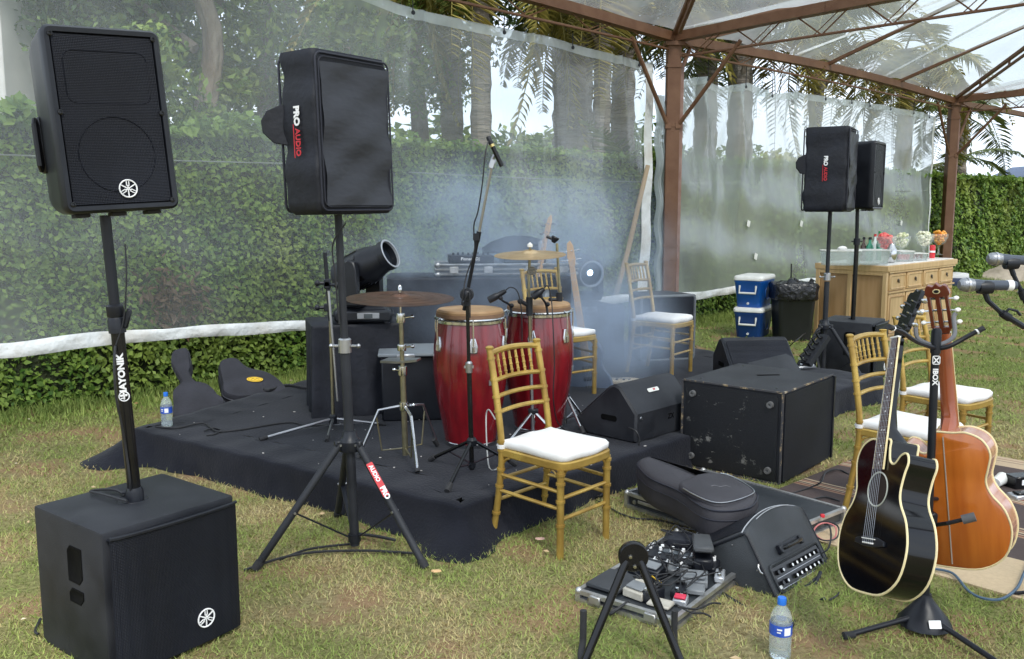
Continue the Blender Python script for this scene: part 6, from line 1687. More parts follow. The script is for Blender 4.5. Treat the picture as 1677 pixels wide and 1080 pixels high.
pk = [(p.x - bc.x, p.y - bc.y) for p in pk]; pk = [(p.x, p.y) for p in spl(pk, 4, True)]
ar = sum(pk[i][0] * pk[(i + 1) % len(pk)][1] - pk[(i + 1) % len(pk)][0] * pk[i][1] for i in range(len(pk)))
if ar < 0: pk = pk[::-1]
b.loft([[(x, y, .165) for x, y in pk], [(x, y, .180) for x, y in inset(pk, .004)], [(x, y, .186) for x, y in inset(pk, .02)]]); fp_ = part('front_pocket', b, BAGM, o, sharp=60)
b = M(); b.tube([(x, y, .182) for x, y in pk[:len(pk) * 2 // 3]], .003, 5); part('zip_line', b, STL, fp_)
b = M(); zc = G(1178, 797, .275); b.tube(spl([(zc.x - bc.x - .04, zc.y - bc.y, .1875), (zc.x - bc.x - .02, zc.y - bc.y + .014, .1875), (zc.x - bc.x, zc.y - bc.y - .008, .1875), (zc.x - bc.x + .03, zc.y - bc.y + .006, .1875), (zc.x - bc.x + .05, zc.y - bc.y - .012, .1875)], 4), .0018, 4); part('embroidered_mark', b, mat('grey_thread', (.12, .12, .13), .6), fp_)
b = M(); q = D(1180, 851, 4.02) - Vector((bc.x, bc.y, .086)); b.rod(q + Vector((0, 0, .02)), q + Vector((0, 0, -.025)), .004, 6); b.ball(q + Vector((0, 0, .022)), .007, 8, 5); part('zip_pull', b, STL, o)
b = M(); s0 = G(1105, 822, .16) - Vector((bc.x, bc.y, .086)); b.tube(spl([s0 + Vector((-.02, .02, .04)), s0 + Vector((0, -.03, .02)), s0 + Vector((.03, -.045, -.04)), s0 + Vector((.06, -.02, -.02))], 5), .012, 6); part('carry_strap', b, NYL, o)

# bits spilling at the right end of the lid
o = part('jack_adapter', M().lathe([(0, 0), (.026, .0), (.030, .012), (.022, .028), (0, .03)], 14), CHR, T=tr(G(1352, 852, .03))); tag(o, 'round chrome connector lying by the right corner of the flight case lid', 'connector')
for i, (r_, m, lb) in enumerate(((.05, mat('pink_cable', (.45, .14, .14), .45), 'pale red coiled cable by the right corner of the flight case lid'), (.062, CAB, 'black coiled cable round the pale red coil'))):
    c_ = G(1352, 880, .02); b = M(); b.tube([(c_.x + (r_ + .004 * math.sin(a * 3)) * math.cos(a), c_.y + 1.1 * r_ * math.sin(a), .02 + .05 * (.5 + .5 * math.sin(a + .5)) + .004 * i) for a in [2 * PI * k / 40 * 1.0 for k in range(80)]], .0038, 6); o = part('coiled_cable', b, m); tag(o, lb, 'cable')
b = M(); b.box((0, 0, 0), (.02, .018, .018), bev=.003); o = part('red_plug', b, RPRI, T=tr(G(1347, 846, .09))); tag(o, 'small red plug at the right corner of the flight case lid', 'plug')

# =================================================================== PEDALBOARD CASE
A_, B_ = G(948, 985), G(1103, 1034); xa = (B_ - A_); ln = xa.length; xa.normalize(); ya = Vector((-xa.y, xa.x, 0)); PTm = frame(A_, xa, ya, (0, 0, 1)); wd = .86
pbd = flight_case('pedalboard_case', 'open metal edged case crammed with effect pedals and leads on the grass', PTm, ln, wd, .05)
pbd['category'] = 'pedalboard'
for x in (ln * .2, ln * .78): b = M(); b.box((x, -.016, .03), (.05, .012, .034), bev=.003); part('latch', b, ALU, pbd)
def PB(x, y, z=.05, a=0, rx=0): return PTm @ tr(x * .56, y, z) @ rot('Z', a) @ rot('X', rx)
PG = 'effect pedals in the open case'
def pedal(label, x, y, w_, d_, h, m, a=0, knobs=0, sw=True, foot=None, rx=0, name='effect_pedal', z=.05, screen=False, kc=None):
    w_ *= .68; d_ *= .78; h *= .85; o = thing(name, label, 'effect pedal', PB(x, y, z, a, rx), PG)
    b = M(); b.bevmesh([(-w_ / 2, -d_ / 2, 0), (w_ / 2, -d_ / 2, 0), (w_ / 2, d_ / 2, 0), (-w_ / 2, d_ / 2, 0), (-w_ / 2, -d_ / 2, h * .7), (w_ / 2, -d_ / 2, h * .7), (w_ / 2, d_ / 2, h), (-w_ / 2, d_ / 2, h)],
                       [(0, 3, 2, 1), (4, 5, 6, 7), (0, 1, 5, 4), (1, 2, 6, 5), (2, 3, 7, 6), (3, 0, 4, 7)], .004); part('housing', b, m, o)
    sl = math.degrees(math.atan2(h * .3, d_)); TS = tr(0, 0, h * .85) @ rot('X', sl)
    for k in range(knobs):
        kx = -w_ / 2 + w_ * (k + .5) / knobs if knobs < 7 else -w_ / 2 + w_ * ((k % (knobs // 2)) + .5) / (knobs // 2); ky = d_ * (.32 if knobs < 7 or k < knobs // 2 else .12)
        b = M(TS); b.lathe([(0, 0), (.0085, 0), (.0075, .013), (0, .013)], 8, tr(kx, ky, 0)); part('knob', b, kc or BLKS, o)
    if sw:
        for k in range(sw if isinstance(sw, int) and sw > 1 else 1):
            n_ = sw if isinstance(sw, int) and sw > 1 else 1
            b = M(TS); b.lathe([(0, 0), (.009, 0), (.008, .012), (0, .014)], 10, tr(-w_ / 2 + w_ * (k + .5) / n_, -d_ * .28, 0)); part('foot_switch', b, CHR, o)
    if foot: b = M(TS); b.box((0, -d_ * .12, .006), (w_ * .82, d_ * .55, .008), bev=.002); part('tread_plate', b, foot, o)
    if screen: b = M(TS); b.box((0, d_ * .1, .001), (w_ * .5, d_ * .25, .003)); part('display', b, MATS['lamp_screen'], o)
    return o
GRYP = mat('grey_pedal_paint', (.17, .18, .19), .45); CRM = mat('cream_pedal_paint', (.52, .49, .42), .5, col2=(.42, .39, .33), ns=20); REDP = mat('red_pedal_paint', (.55, .02, .06), .4); SILP = mat('silver_pedal_paint', (.42, .43, .45), .35, .6)
TREAD = mat('ribbed_rubber', (.018, .018, .02), .8, bump=.5, bs=90)
b = M(); b.box((0, 0, .0), (.15, .19, .016), bev=.003); o = part('flat_power_box', b, mat('matt_black_top', (.030, .033, .038), .6), T=PB(.15, .13, .062)); tag(o, 'flat matt black box at the left corner of the pedal case', 'pedal box', PG)
pedal('cream two-step pedal in the front of the pedal case', .40, .10, .14, .13, .055, CRM, -6, 0, False, GRYP)
pedal('cream flat pedal at the near corner of the pedal case', .60, .07, .14, .08, .02, CRM, 4, 0, False)
pedal('small black pedal with yellow edge among the cream ones', .50, .10, .075, .12, .06, BLK, -30, 2, True)
b = M(); b.box((0, 0, 0), (.07, .004, .004)); o = part('yellow_strip', b, YPRI, T=PB(.475, .165, .105, -30)); tag(o, 'thin yellow strip across the small black pedal', 'strip')
pedal('black pedal with a grey slanted window near the left edge of the case', .27, .30, .22, .11, .07, BLK, -4, 0, False, GRYP)
pedal('long black floor processor crowded with tiny switches', .36, .50, .50, .15, .05, BLK, 8, 14, 6, None, screen=True, kc=WPRI)
pedal('second floor unit with white and blue switches behind the processor', .30, .38, .34, .08, .04, GRYP, 8, 8, 4, kc=WPRI)
pedal('dark grey angled pedal towards the right of the case', .62, .34, .16, .12, .05, GRYP, 25, 0, False, GRYP)
pedal('grey teardrop pedal beside the angled one', .70, .26, .11, .07, .035, GRYP, 20, 0, False)
pedal('small silver pedal with red top near the right edge', .70, .13, .08, .07, .04, SILP, 15, 2, False, REDP)
pedal('little black pedal with silver switch at the right of the case', .62, .20, .07, .11, .045, BLK, 12, 2)
pedal('pink red pedal beside the amplifier', .62, .62, .075, .12, .06, REDP, 10, 2)
pedal('silver mini pedal below the rocker pedal', .74, .44, .06, .10, .04, SILP, 20, 1)
# wah / rocker treadle
o = thing('rocker_pedal', 'large black and grey rocker pedal tilted across the middle of the pedals', 'effect pedal', PB(.50, .55, .09, -62, 0), PG)
b = M(); b.box((0, 0, 0), (.24, .085, .05), bev=.008); part('housing', b, BLK, o)
b = M(); b.box((0, 0, .055), (.27, .085, .026), (0, -.14, 0), bev=.008); part('treadle', b, mat('grey_treadle', (.055, .058, .062), .6), o)
# mixer at the far end
o = thing('compact_mixer', 'small mixer with white topped knobs at the far end of the pedal case', 'mixer', PB(.48, .80, .05, 6, 6), None)
b = M(); b.box((0, 0, .03), (.25, .17, .05), bev=.006); part('body', b, GRYP, o)
for r_ in range(4):
    for c_ in range(7):
        b = M(); b.lathe([(0, 0), (.007, 0), (.0055, .018), (0, .018)], 7, tr(-.10 + .033 * c_, -.06 + .038 * r_, .054)); part('knob', b, WPRI if (r_ + c_) % 3 else (YPRI if c_ == 3 else BLKS), o)
o = thing('coiled_power_supply', 'black rounded power brick beyond the rocker pedal', 'power supply', PB(.24, .66, .05, 20), None)
b = M(); b.box((0, 0, .035), (.18, .12, .06), bev=.025, seg=2); part('body', b, NYL, o)
b = M(); b.tube(spl([(-.08, -.03, .05), (-.11, -.06, .03), (-.09, -.09, .05), (-.05, -.08, .02)], 5), .008, 6); part('lead', b, CAB, o)
rr = random.Random(9); LB_ = M()
for i in range(13):
    x, y = rr.uniform(.08, ln - .05), rr.uniform(.12, .75); pts = []
    for k in range(5):
        pts.append(PTm @ Vector((min(ln + .02, max(.02, x + rr.uniform(-.09, .09))), min(.84, max(.03, y + rr.uniform(-.14, .14))), .09 + rr.uniform(.0, .05))))
    LB_.tube(spl(pts, 6), .0032, 6)
o = part('patch_lead_tangle', LB_, CAB); tag(o, 'tangle of thin black patch leads looping among the effect pedals', 'cables', kind='stuff')
for px0, py0, px1, py1, lb in ((1110, 995, 1180, 990, 'upper of the two leads leaving the pedal case for the amplifier'), (1106, 990, 1165, 1012, 'lower of the two leads leaving the pedal case for the amplifier')):
    a, c = G(px0, py0, .08), G(px1, py1, .02); cable([a, a.lerp(c, .4) + Vector((0, -.03, .0)), a.lerp(c, .8) + Vector((0, .01, 0)), c], .0042, lb, group=CG)
cable([PTm @ Vector((.22, .02, .05)), PTm @ Vector((.215, -.03, .045)), PTm @ Vector((.19, -.06, .02)), PTm @ Vector((.17, -.03, .012)), PTm @ Vector((.2, .01, .03))], .006, 'short thick cable loop hanging at the front left of the pedal case', group=CG)

# =================================================================== FOLDED A-FRAME GUITAR STAND (foreground)
db = G(1037, 1100); db = Vector((db.x, 3.05, 0)); Y = 3.05
o = thing('folding_guitar_stand', 'empty black folding guitar stand with round hub in the foreground', 'guitar stand', tr(db))
hc = D(1037, 912, Y) - db
b = M(); b.lathe([(0, -.016), (.050, -.016), (.053, -.012), (.053, .012), (.050, .016), (0, .016)], 28, tr(hc) @ rot('X', 90)); hubp = part('round_hub', b, BLKS, o)
for x, z in ((-.012, .004), (.004, -.032)): b = M(); b.lathe([(0, 0), (.008, 0), (.006, .005), (0, .006)], 10, tr(hc + Vector((x, -.017, z))) @ rot('X', 90)); part('bolt', b, CHR, hubp)
def foot_at(px, Yf): p = D(px, 1000, Yf); return Vector((p.x, Yf, 0)) - db
for sx, px, Yf in ((-1, 952, 2.93), (1, 1124, 2.93)):
    e = foot_at(px, Yf); e.z = .012; s = hc + Vector((sx * .024, -.004, -.015))
    b = M(); b.tube([s, e], .0150, 10); lg = part('leg', b, BLKS, o)
    b = M(); d = (e - s).normalized(); b.rod(e - d * .03, e + d * .006, .017, 10); part('rubber_foot', b, RUB, lg)
    b = M(); k = s.lerp(e, .74); b.tube(spl([k, k + Vector((sx * .01, -.06, -.01)), k + Vector((sx * .012, -.11, .0)), k + Vector((sx * .014, -.125, .04))], 5), .0115, 8) if False else b.tube(spl([s.lerp(e, .93), s.lerp(e, .93) + Vector((sx * .005, .07, -.01)), s.lerp(e, .93) + Vector((sx * -.004, .11, .02)), s.lerp(e, .93) + Vector((sx * -.006, .115, .07)), s.lerp(e, .93) + Vector((sx * -.006, .115, .14))], 5), .0125, 8); part('cradle_arm', b, RUB, o)

# =================================================================== BOTTLES
PET = bpy.data.materials.new('clear_pet'); PET.use_nodes = True
pb_ = PET.node_tree.nodes['Principled BSDF']; pb_.inputs['Base Color'].default_value = (.80, .90, .95, 1); pb_.inputs['Roughness'].default_value = .08; pb_.inputs['Alpha'].default_value = .22; pb_.inputs['IOR'].default_value = 1.4
WATR = bpy.data.materials.new('bottled_water'); WATR.use_nodes = True
pb_ = WATR.node_tree.nodes['Principled BSDF']; pb_.inputs['Base Color'].default_value = (.86, .93, .94, 1); pb_.inputs['Roughness'].default_value = .03; pb_.inputs['Transmission Weight'].default_value = 1.0; pb_.inputs['IOR'].default_value = 1.33
BLUP = mat('blue_cap_plastic', (.02, .16, .62), .4); BLUL = mat('blue_label_print', (.015, .06, .42), .45, col2=(.04, .12, .55), ns=30)
def bottle(label, T, h, r_):
    o = thing('water_bottle', label, 'bottle', T, 'plastic water bottles')
    s = h / .22; q = r_ / .0375
    pr = [(.020, .002), (.034, .0), (.037, .006), (.0375, .03), (.036, .04), (.0375, .05), (.0375, .075), (.036, .08), (.0375, .085), (.0375, .135), (.036, .15), (.028, .172), (.016, .188), (.0125, .194), (.0125, .20)]
    b = M(); b.lathe([(a * q, z * s) for a, z in pr], 24); part('bottle_body', b, PET, o)
    b = M(); b.lathe([(a * q * .95, z * s + .001) for a, z in pr[:10]] + [(0.001, .13 * s)], 20); part('water', b, WATR, o)
    b = M(); b.lathe([(0, .195 * s), (.015 * q, .195 * s), (.0155 * q, .212 * s), (.014 * q, .22 * s), (0, .22 * s)], 16); part('cap', b, BLUP, o)
    b = M(); b.lathe([(.0379 * q, .088 * s), (.0384 * q, .088 * s), (.0384 * q, .128 * s), (.0379 * q, .128 * s)], 24); lb_ = part('label_wrap', b, BLUL, o)
    b = M()
    for a0, a1, z0, z1 in ((-2.2, -1.75, .112, .118), (-2.2, -1.85, .102, .107), (-1.55, -.9, .094, .122)):
        n_ = 6; vs = []
        for z in (z0, z1):
            for k in range(n_ + 1): a = a0 + (a1 - a0) * k / n_; vs.append((.0388 * q * math.cos(a), .0388 * q * math.sin(a), z * s))
        b.add(vs, [(k, k + 1, n_ + 2 + k, n_ + 1 + k) for k in range(n_)])
    part('label_print', b, WPRI, lb_)
    return o
q = G(1281, 978, .225); bottle('water bottle with blue cap on the grass before the tipped amplifier', tr(q.x, q.y, 0), .222, .039)
bottle('water bottle with blue cap on the left corner of the black stage', tr(G(274, 699, .2)), .222, .036)

# =================================================================== GIG BAGS AT THE IVY
BAG2 = mat('dusty_black_nylon', (.018, .018, .024), .85, col2=(.030, .030, .040), ns=5, bump=.4, bs=60, bdist=.006)
def px_bag(name, label, pts, depth_fn, thick, m, cat='gig bag'):
    P = [D(x, y, depth_fn(x, y)) for x, y in pts]; P = [Vector(p) for p in spl(P, 4, True)]
    cen = sum(P, Vector()) / len(P); n_ = Vector((0, 0, 0))
    for i in range(len(P)): n_ += (P[i] - cen).cross(P[(i + 1) % len(P)] - cen)
    n_.normalize()
    if n_.y > 0: n_ = -n_
    o = thing(name, label, cat, tr(cen)); b = M()
    rings = [[(p - cen) * .96 - n_ * thick for p in P], [(p - cen) - n_ * thick * .85 for p in P], [(p - cen) - n_ * thick * .1 for p in P], [(p - cen) * .975 for p in P], [(p - cen) * .7 + n_ * .012 for p in P]]
    b.loft([[tuple(v) for v in r_] for r_ in rings]); part('bag_body', b, m, o, sharp=50)
    b = M(); b.tube([(p - cen) - n_ * thick * .3 for p in P], .006, 5, closed=True); part('zip_piping', b, PIPE, o)
    return o, cen, n_
pts = [(130 + x / 3.856, 480 + y / 3.856) for x, y in ((600, 785), (592, 700), (590, 625), (625, 585), (642, 560), (600, 490), (578, 440), (585, 375), (625, 352), (680, 352), (692, 430), (684, 490), (735, 562), (800, 575), (850, 612), (862, 638), (905, 665), (912, 705), (870, 745), (740, 772))]
px_bag('gig_bag', 'black guitar gig bag standing with its neck against the ivy behind the stage bottle', pts, lambda x, y: 6.35 + (688 - y) * .0050, .12, BAG2)
pts = [(130 + x / 3.856, 480 + y / 3.856) for x, y in ((905, 560), (885, 470), (900, 425), (985, 412), (1060, 470), (1180, 500), (1260, 548), (1306, 600), (1300, 622), (1180, 640), (1010, 655), (915, 625))]
o, cen, n_ = px_bag('gig_bag', 'black guitar gig bag with a yellow oval badge lying against the ivy', pts, lambda x, y: 6.55 + (655 - y) * .0085 + (x - 380) * .002, .15, BAG2)
e = D(417, 626, 6.55 + (655 - 626) * .0085 + (417 - 380) * .002) - cen
xa = Vector((.9, .4, 0)); xa = (xa - n_ * xa.dot(n_)).normalized(); ya = n_.cross(xa)
if ya.z < 0: ya = -ya; xa = -xa
if xa.x < 0: xa = -xa; ya = n_.cross(xa)
TB = frame(e + n_ * .018, xa, ya, n_)
b = M(); b.prism([(x * .062, y * .036) for x, y in circ(1, 24)], 0, .004, TB, ins=.001); bd = part('oval_badge', b, YPRI, o)
b = M(TB); b.tube([(x * .052, y * .028, .0045) for x, y in circ(1, 24)], .0014, 4, closed=True); b.tube(spl([(-.03, -.006, .0045), (-.015, .008, .0045), (0, -.004, .0045), (.015, .006, .0045), (.032, -.004, .0045)], 4), .002, 4); part('badge_script', b, BLK, bd)
b = M(); b.tube(spl([e + n_ * .02 - xa * .22 + ya * .0, e + n_ * .03 - xa * .20, e + n_ * .02 - xa * .18], 4), .006, 5); 
cable([G(525, 632, .22), G(500, 636, .22), G(470, 632, .215), G(440, 640, .215), G(425, 636, .22)], .012, 'thick dark cable bundle along the rear edge of the stage', group=CG)
cable([G(255, 700, .208), G(290, 702, .21), G(330, 694, .215), G(345, 702, .21), G(358, 708, .21), G(400, 704, .21), G(470, 693, .21), G(500, 697, .21), G(545, 698, .21)], .006, 'grey cable snaking across the left of the stage cloth', group=CG)
cable([G(335, 707, .21), G(350, 702, .212), G(362, 706, .21), G(352, 712, .21), G(338, 714, .21)], .005, 'small loop of cable on the left of the stage cloth', group=CG)
cable([G(400, 935, .012), G(460, 915, .03), G(520, 905, .02), G(600, 903, .02), G(640, 905, .015), G(690, 908, .012)], .0065, 'black cable on the grass passing under the foreground tripod stand', group=CG)
cable([G(458, 918, .02), G(490, 905, .03), G(520, 898, .02), G(575, 892, .02)], .006, 'second black cable beside the foreground tripod stand', group=CG)
cable([G(590, 876, .03), G(620, 880, .04), G(648, 886, .02)], .008, 'short black cable end right of the tripod pole foot', group=CG)
q = Vector(G(150, 805, .53))
cable([G(205, 812, .53), G(190, 804, .535), G(165, 803, .537), G(148, 806, .537), G(165, 810, .54), G(190, 817, .54), G(208, 822, .537)], .0055, 'black cable looped on top of the left foreground subwoofer', group=CG)
cable([D(189, 568, 3.20), D(187, 600, 3.16), D(190, 650, 3.16), D(198, 690, 3.18), D(206, 735, 3.2), D(213, 790, 3.20), G(214, 818, .53)], .0045, 'thin black cable hanging beside the left foreground pole', group=CG)
cable([D(205, 400, 3.22), D(207, 450, 3.21), D(203, 520, 3.21), D(190, 566, 3.2)], .003, 'thin black cable high on the left foreground pole', group=CG)
cable([D(566, 365, 4.0), D(545, 400, 4.03), D(549, 450, 4.03), D(553, 500, 4.04), D(556, 530, 4.04)], .004, 'thin black cable hanging beside the foreground tripod pole', group=CG)
cable([G(66, 1015, .01), G(58, 1035, .01), G(63, 1040, .01)], .006, 'black cable end at the left of the foreground subwoofer', group=CG)
cable([G(1400, 560, .02), G(1330, 545, .02), D(1305, 558, 9.2), G(1285, 575, .02), G(1265, 588, .02), G(1240, 592, .02)], .007, 'black cable crossing the lawn towards the far wedge', group=CG)
cable([G(1015, 842, .01), G(1040, 850, .01), G(1070, 852, .01), G(1100, 858, .01), G(1130, 868, .01)], .005, 'black cable on the grass beside the flight case lid', group=CG)
cable([G(995, 800, .02), G(985, 812, .04), G(975, 818, .01), G(990, 828, .01), G(1015, 842, .01)], .005, 'black cable tangle on the grass under the near gold chair', group=CG)
cable([G(1290, 812, .01), G(1330, 798, .02), G(1345, 790, .05), G(1352, 775, .03), G(1372, 770, .02), G(1390, 778, .01)], .005, 'black cable wandering over the corner of the striped rug', group=CG)
cable([G(1300, 830, .01), G(1322, 822, .03), G(1350, 815, .02), G(1375, 822, .01)], .005, 'black cable on the near corner of the striped rug', group=CG)
cable([G(1525, 932, .02), G(1560, 940, .02), G(1585, 968, .02), G(1610, 981, .02), G(1640, 982, .02), G(1665, 965, .02), G(1677, 940, .03), G(1690, 910, .02)], .006, 'blue grey cable curving over the cream edge of the rug', m=CABB)
cable([D(1030, 702, 5.25), D(1042, 708, 5.2), D(1047, 722, 5.2), D(1046, 740, 5.2)], .006, 'grey cable hanging from the wedge monitor over the stage edge', group=CG)
cable([D(811, 688, 4.95), D(800, 672, 4.95), D(796, 690, 4.95), G(800, 762, .21), G(812, 770, .21), G(822, 758, .21)], .004, 'pale grey cable looped by the near chair and the tall stand', m=mat('pale_grey_cable', (.35, .35, .34), .5))
# =================================================================== BAR
WOODL = mat('light_cabinet_wood', (.58, .40, .20), .5, col2=(.48, .31, .14), ns=3, stretch=(6, 6, .6), bump=.1, bs=40)
WOODT = mat('tan_panel_wood', (.44, .27, .13), .5, col2=(.36, .21, .09), ns=3, stretch=(5, 5, .5))
bc_ = G(1447, 562); BA = math.atan2(TU.y, TU.x)
bar = thing('bar_cabinet', 'light wood bar cabinet with drawers, topped with fruit bowls and bottles, under the far curtain', 'cabinet', tr(bc_) @ Matrix.Rotation(BA, 4, 'Z'))
W_, D_, H_ = 2.15, .88, .92                      # local x to the right along the front, y to the back
b = M(); b.box((W_ / 2, D_ / 2, H_ / 2 - .03), (W_ - .04, D_ - .04, H_ - .06)); part('carcass', b, WOODL, bar)
b = M(); b.box((W_ / 2, D_ / 2, H_ - .035), (W_ + .06, D_ + .04, .07), bev=.006); part('counter_edge', b, WOODL, bar)
b = M(); b.box((W_ / 2 - .02, D_ / 2, H_ + .006), (W_ - .05, D_ - .02, .012), bev=.003); part('counter_top', b, mat('white_counter', (.70, .69, .67), .3), bar)
for y0, y1 in ((.05, .43), (.47, .83)):           # end panels facing left
    b = M(); b.box((.014, (y0 + y1) / 2, .42), (.02, y1 - y0, .76)); part('side_panel', b, WOODT, bar)
for y in (.02, .45, .86): b = M(); b.box((.0, y, H_ / 2 - .03), (.05, .05, H_ - .06), bev=.004); part('upright', b, WOODL, bar)
b = M(); b.box((.0, D_ / 2, H_ - .09), (.045, D_, .05)); b.box((.0, D_ / 2, .05), (.045, D_, .10)); part('side_rail', b, WOODL, bar)
n_ = 4; cw = (W_ - .10) / n_
for k in range(n_):
    xc = .05 + cw * (k + .5)
    b = M(); b.box((xc, .012, .72), (cw - .05, .03, .20), bev=.006); dr = part('drawer', b, WOODL, bar)
    b = M(); b.tube([(x, -.004, z) for x, z in rrect(cw - .10, .15, .008, 1, xc, .72)], .008, 5, closed=True); part('moulding', b, WOODL, dr)
    b = M(); b.lathe([(0, 0), (.022, 0), (.016, .014), (0, .018)], 10, tr(xc, -.004, .735) @ FX); b.tube([(xc - .02, -.012, .73), (xc - .012, -.02, .705), (xc + .012, -.02, .705), (xc + .02, -.012, .73)], .004, 5); part('pull', b, mat('dark_pull', (.06, .045, .03), .4, .6) if 'dark_pull' not in MATS else MATS['dark_pull'], dr)
    b = M(); b.box((xc, .012, .32), (cw - .05, .03, .52), bev=.006); dr = part('door', b, WOODL, bar)
    b = M(); b.tube([(x, -.004, z) for x, z in rrect(cw - .11, .44, .008, 1, xc, .32)], .010, 5, closed=True); part('moulding', b, WOODT, dr)
for z in (.60, .84): b = M(); b.box((W_ / 2, .0, z), (W_ - .06, .03, .018)); part('front_rail', b, WOODL, bar)
BT_ = tr(bc_) @ Matrix.Rotation(BA, 4, 'Z')
def onbar(px, depth_in, z=0): # x on the bar such that the item shows at column px, at y=depth_in
    r_ = (px - 838.5) / F_PX; o_ = BT_ @ Vector((0, depth_in, 0)); c, s = math.cos(BA), math.sin(BA)
    t = (r_ * o_.y * 1.006 - o_.x) / (c - r_ * s * 1.006); return BT_ @ tr(t, depth_in, H_ + .012 + z) @ Matrix.Rotation(-BA, 4, 'Z')
GLS = bpy.data.materials.new('thin_glass'); GLS.use_nodes = True
pb_ = GLS.node_tree.nodes['Principled BSDF']; pb_.inputs['Base Color'].default_value = (.85, .9, .9, 1); pb_.inputs['Roughness'].default_value = .05; pb_.inputs['Alpha'].default_value = .13
GB = 'footed glass bowls of fruit on the bar'
for px, dp, c1, c2, lb, sc in ((1445, .30, (.62, .03, .035), (.70, .12, .10), 'footed glass bowl heaped with red berries on the bar', 1.12), (1470, .52, (.40, .46, .20), (.66, .64, .46), 'footed glass bowl of green and pale fruit behind the red berries', 1.02),
                               (1507, .36, (.58, .60, .38), (.74, .72, .56), 'footed glass bowl of cream coloured fruit on the bar', 1.1), (1531, .50, (.78, .25, .02), (.85, .42, .05), 'footed glass bowl of orange slices at the right end of the bar', 1.05)):
    o = thing('fruit_bowl', lb, 'fruit bowl', onbar(px, dp) @ Matrix.Scale(sc, 4), GB)
    b = M(); b.lathe([(.055, 0), (.06, .004), (.015, .016), (.012, .10), (.03, .125), (.085, .17), (.112, .24), (.116, .285), (.112, .285), (.108, .24), (.08, .175), (.02, .13), (0, .128)], 24); part('glass', b, GLS, o)
    fm = mat('fruit_' + lb.split()[3] + str(px), c1, .45, col2=c2, ns=30, lo=.45, hi=.55); r_ = random.Random(px)
    for k in range(60):
        a = r_.uniform(0, 2 * PI); z = r_.uniform(.16, .315); rad = (.02 + (z - .13) * .50 if z < .28 else .09 * (1 - (z - .28) * 10)) * r_.uniform(.3, 1)
        rad = min(rad, .098); b = M(); b.ball((rad * math.cos(a), rad * math.sin(a), z), r_.uniform(.022, .034), 6, 4, sc=(1, 1, r_.uniform(.6, 1))); part('fruit_piece', b, fm, o)
def simple_bottle(label, px, dp, h, r_, m, capm, nm='liquor_bottle', lab=None):
    o = thing(nm, label, 'bottle', onbar(px, dp), None)
    b = M(); b.lathe([(r_ * .95, 0), (r_, .01), (r_, h * .55), (r_ * .85, h * .64), (r_ * .36, h * .76), (r_ * .34, h * .95), (0, h * .95)], 16); part('glass', b, m, o)
    b = M(); b.lathe([(0, h * .9), (r_ * .42, h * .9), (r_ * .42, h), (0, h)], 12); part('cap', b, capm, o)
    if lab: b = M(); b.lathe([(r_ * 1.01, h * .18), (r_ * 1.04, h * .18), (r_ * 1.04, h * .42), (r_ * 1.01, h * .42)], 16); part('label_wrap', b, lab, o)
    return o
GRB = mat('green_glass', (.02, .22, .13), .08, coat=1); BRB = mat('brown_glass', (.045, .018, .010), .1, coat=1); CLB = mat('pale_glass', (.55, .60, .58), .1, coat=1)
simple_bottle('dark brown bottle, leftmost of the bottles on the bar', 1409, .60, .30, .040, BRB, BLK)
simple_bottle('squat green bottle with black cap next to the dark brown bottle', 1419, .52, .30, .048, GRB, BLK)
simple_bottle('clear bottle with a dark red cap among the green ones', 1427, .62, .33, .040, CLB, RPRI)
simple_bottle('tall green bottle with green cap just left of the red berries', 1434, .50, .37, .036, GRB, mat('green_cap', (.01, .20, .05), .4))
o = thing('soda_can', 'red soda can with white lettering band under the orange slices', 'can', onbar(1521, .22))
b = M(); b.lathe([(.030, 0), (.036, .008), (.036, .16), (.030, .175), (0, .172)], 18); part('can_body', b, mat('red_can', (.60, .03, .04), .3), o)
b = M(); b.lathe([(.0363, .075), (.0368, .075), (.0368, .10), (.0363, .10)], 18); part('white_band', b, WPRI, o)
o = thing('steel_scoop', 'polished steel scoop bucket standing on the bar below the red berries', 'ice bucket', onbar(1455, .16))
b = M(); b.lathe([(.03, 0), (.045, .01), (.062, .08), (.055, .17), (.025, .235), (.0, .24)], 18); part('shell', b, CHR, o)
for px, dp, w_, h_, lb in ((1372, .40, .42, .17, 'clear plastic tub at the left end of the bar top'), (1416, .25, .46, .17, 'clear plastic tub left of the steel scoop'), (1474, .20, .20, .13, 'small clear tub with pink contents on the bar'), (1494, .18, .24, .09, 'low clear tray of glasses on the bar')):
    o = thing('plastic_tub', lb, 'plastic tub', onbar(px, dp), 'clear plastic tubs on the bar')
    b = M(); b.loft([[(x, y, 0) for x, y in rrect(w_ * .92, .20, .02, 3)], [(x, y, h_) for x, y in rrect(w_, .24, .02, 3)], [(x, y, h_) for x, y in rrect(w_ * .97, .21, .02, 3)], [(x, y, .01) for x, y in rrect(w_ * .88, .18, .02, 3)]]); part('tub', b, plastic('milky_tub_%d' % px, .22, .06, .25, 5), o, sharp=50)
    b = M(); b.tube([(x, y, h_) for x, y in rrect(w_, .24, .02, 3)], .006, 5, closed=True); part('rim', b, WPLA, o)
    if px == 1372: b = M(); b.ball((.02, 0, h_ + .02), .05, 8, 5, sc=(1.2, .8, .7)); part('crumpled_tissue', b, WHT, o)
    if px in (1474, 1494):
        for k in range(4): b = M(); b.lathe([(.018, .01), (.024, .075), (.02, .075), (0, .02)], 10, tr(-w_ * .3 + k * w_ * .2, 0, .01)); part('cup', b, mat('pink_syrup', (.55, .22, .24), .4) if px == 1474 else (mat('maroon_cup', (.20, .05, .05), .4) if 'maroon_cup' not in MATS else MATS['maroon_cup']), o)
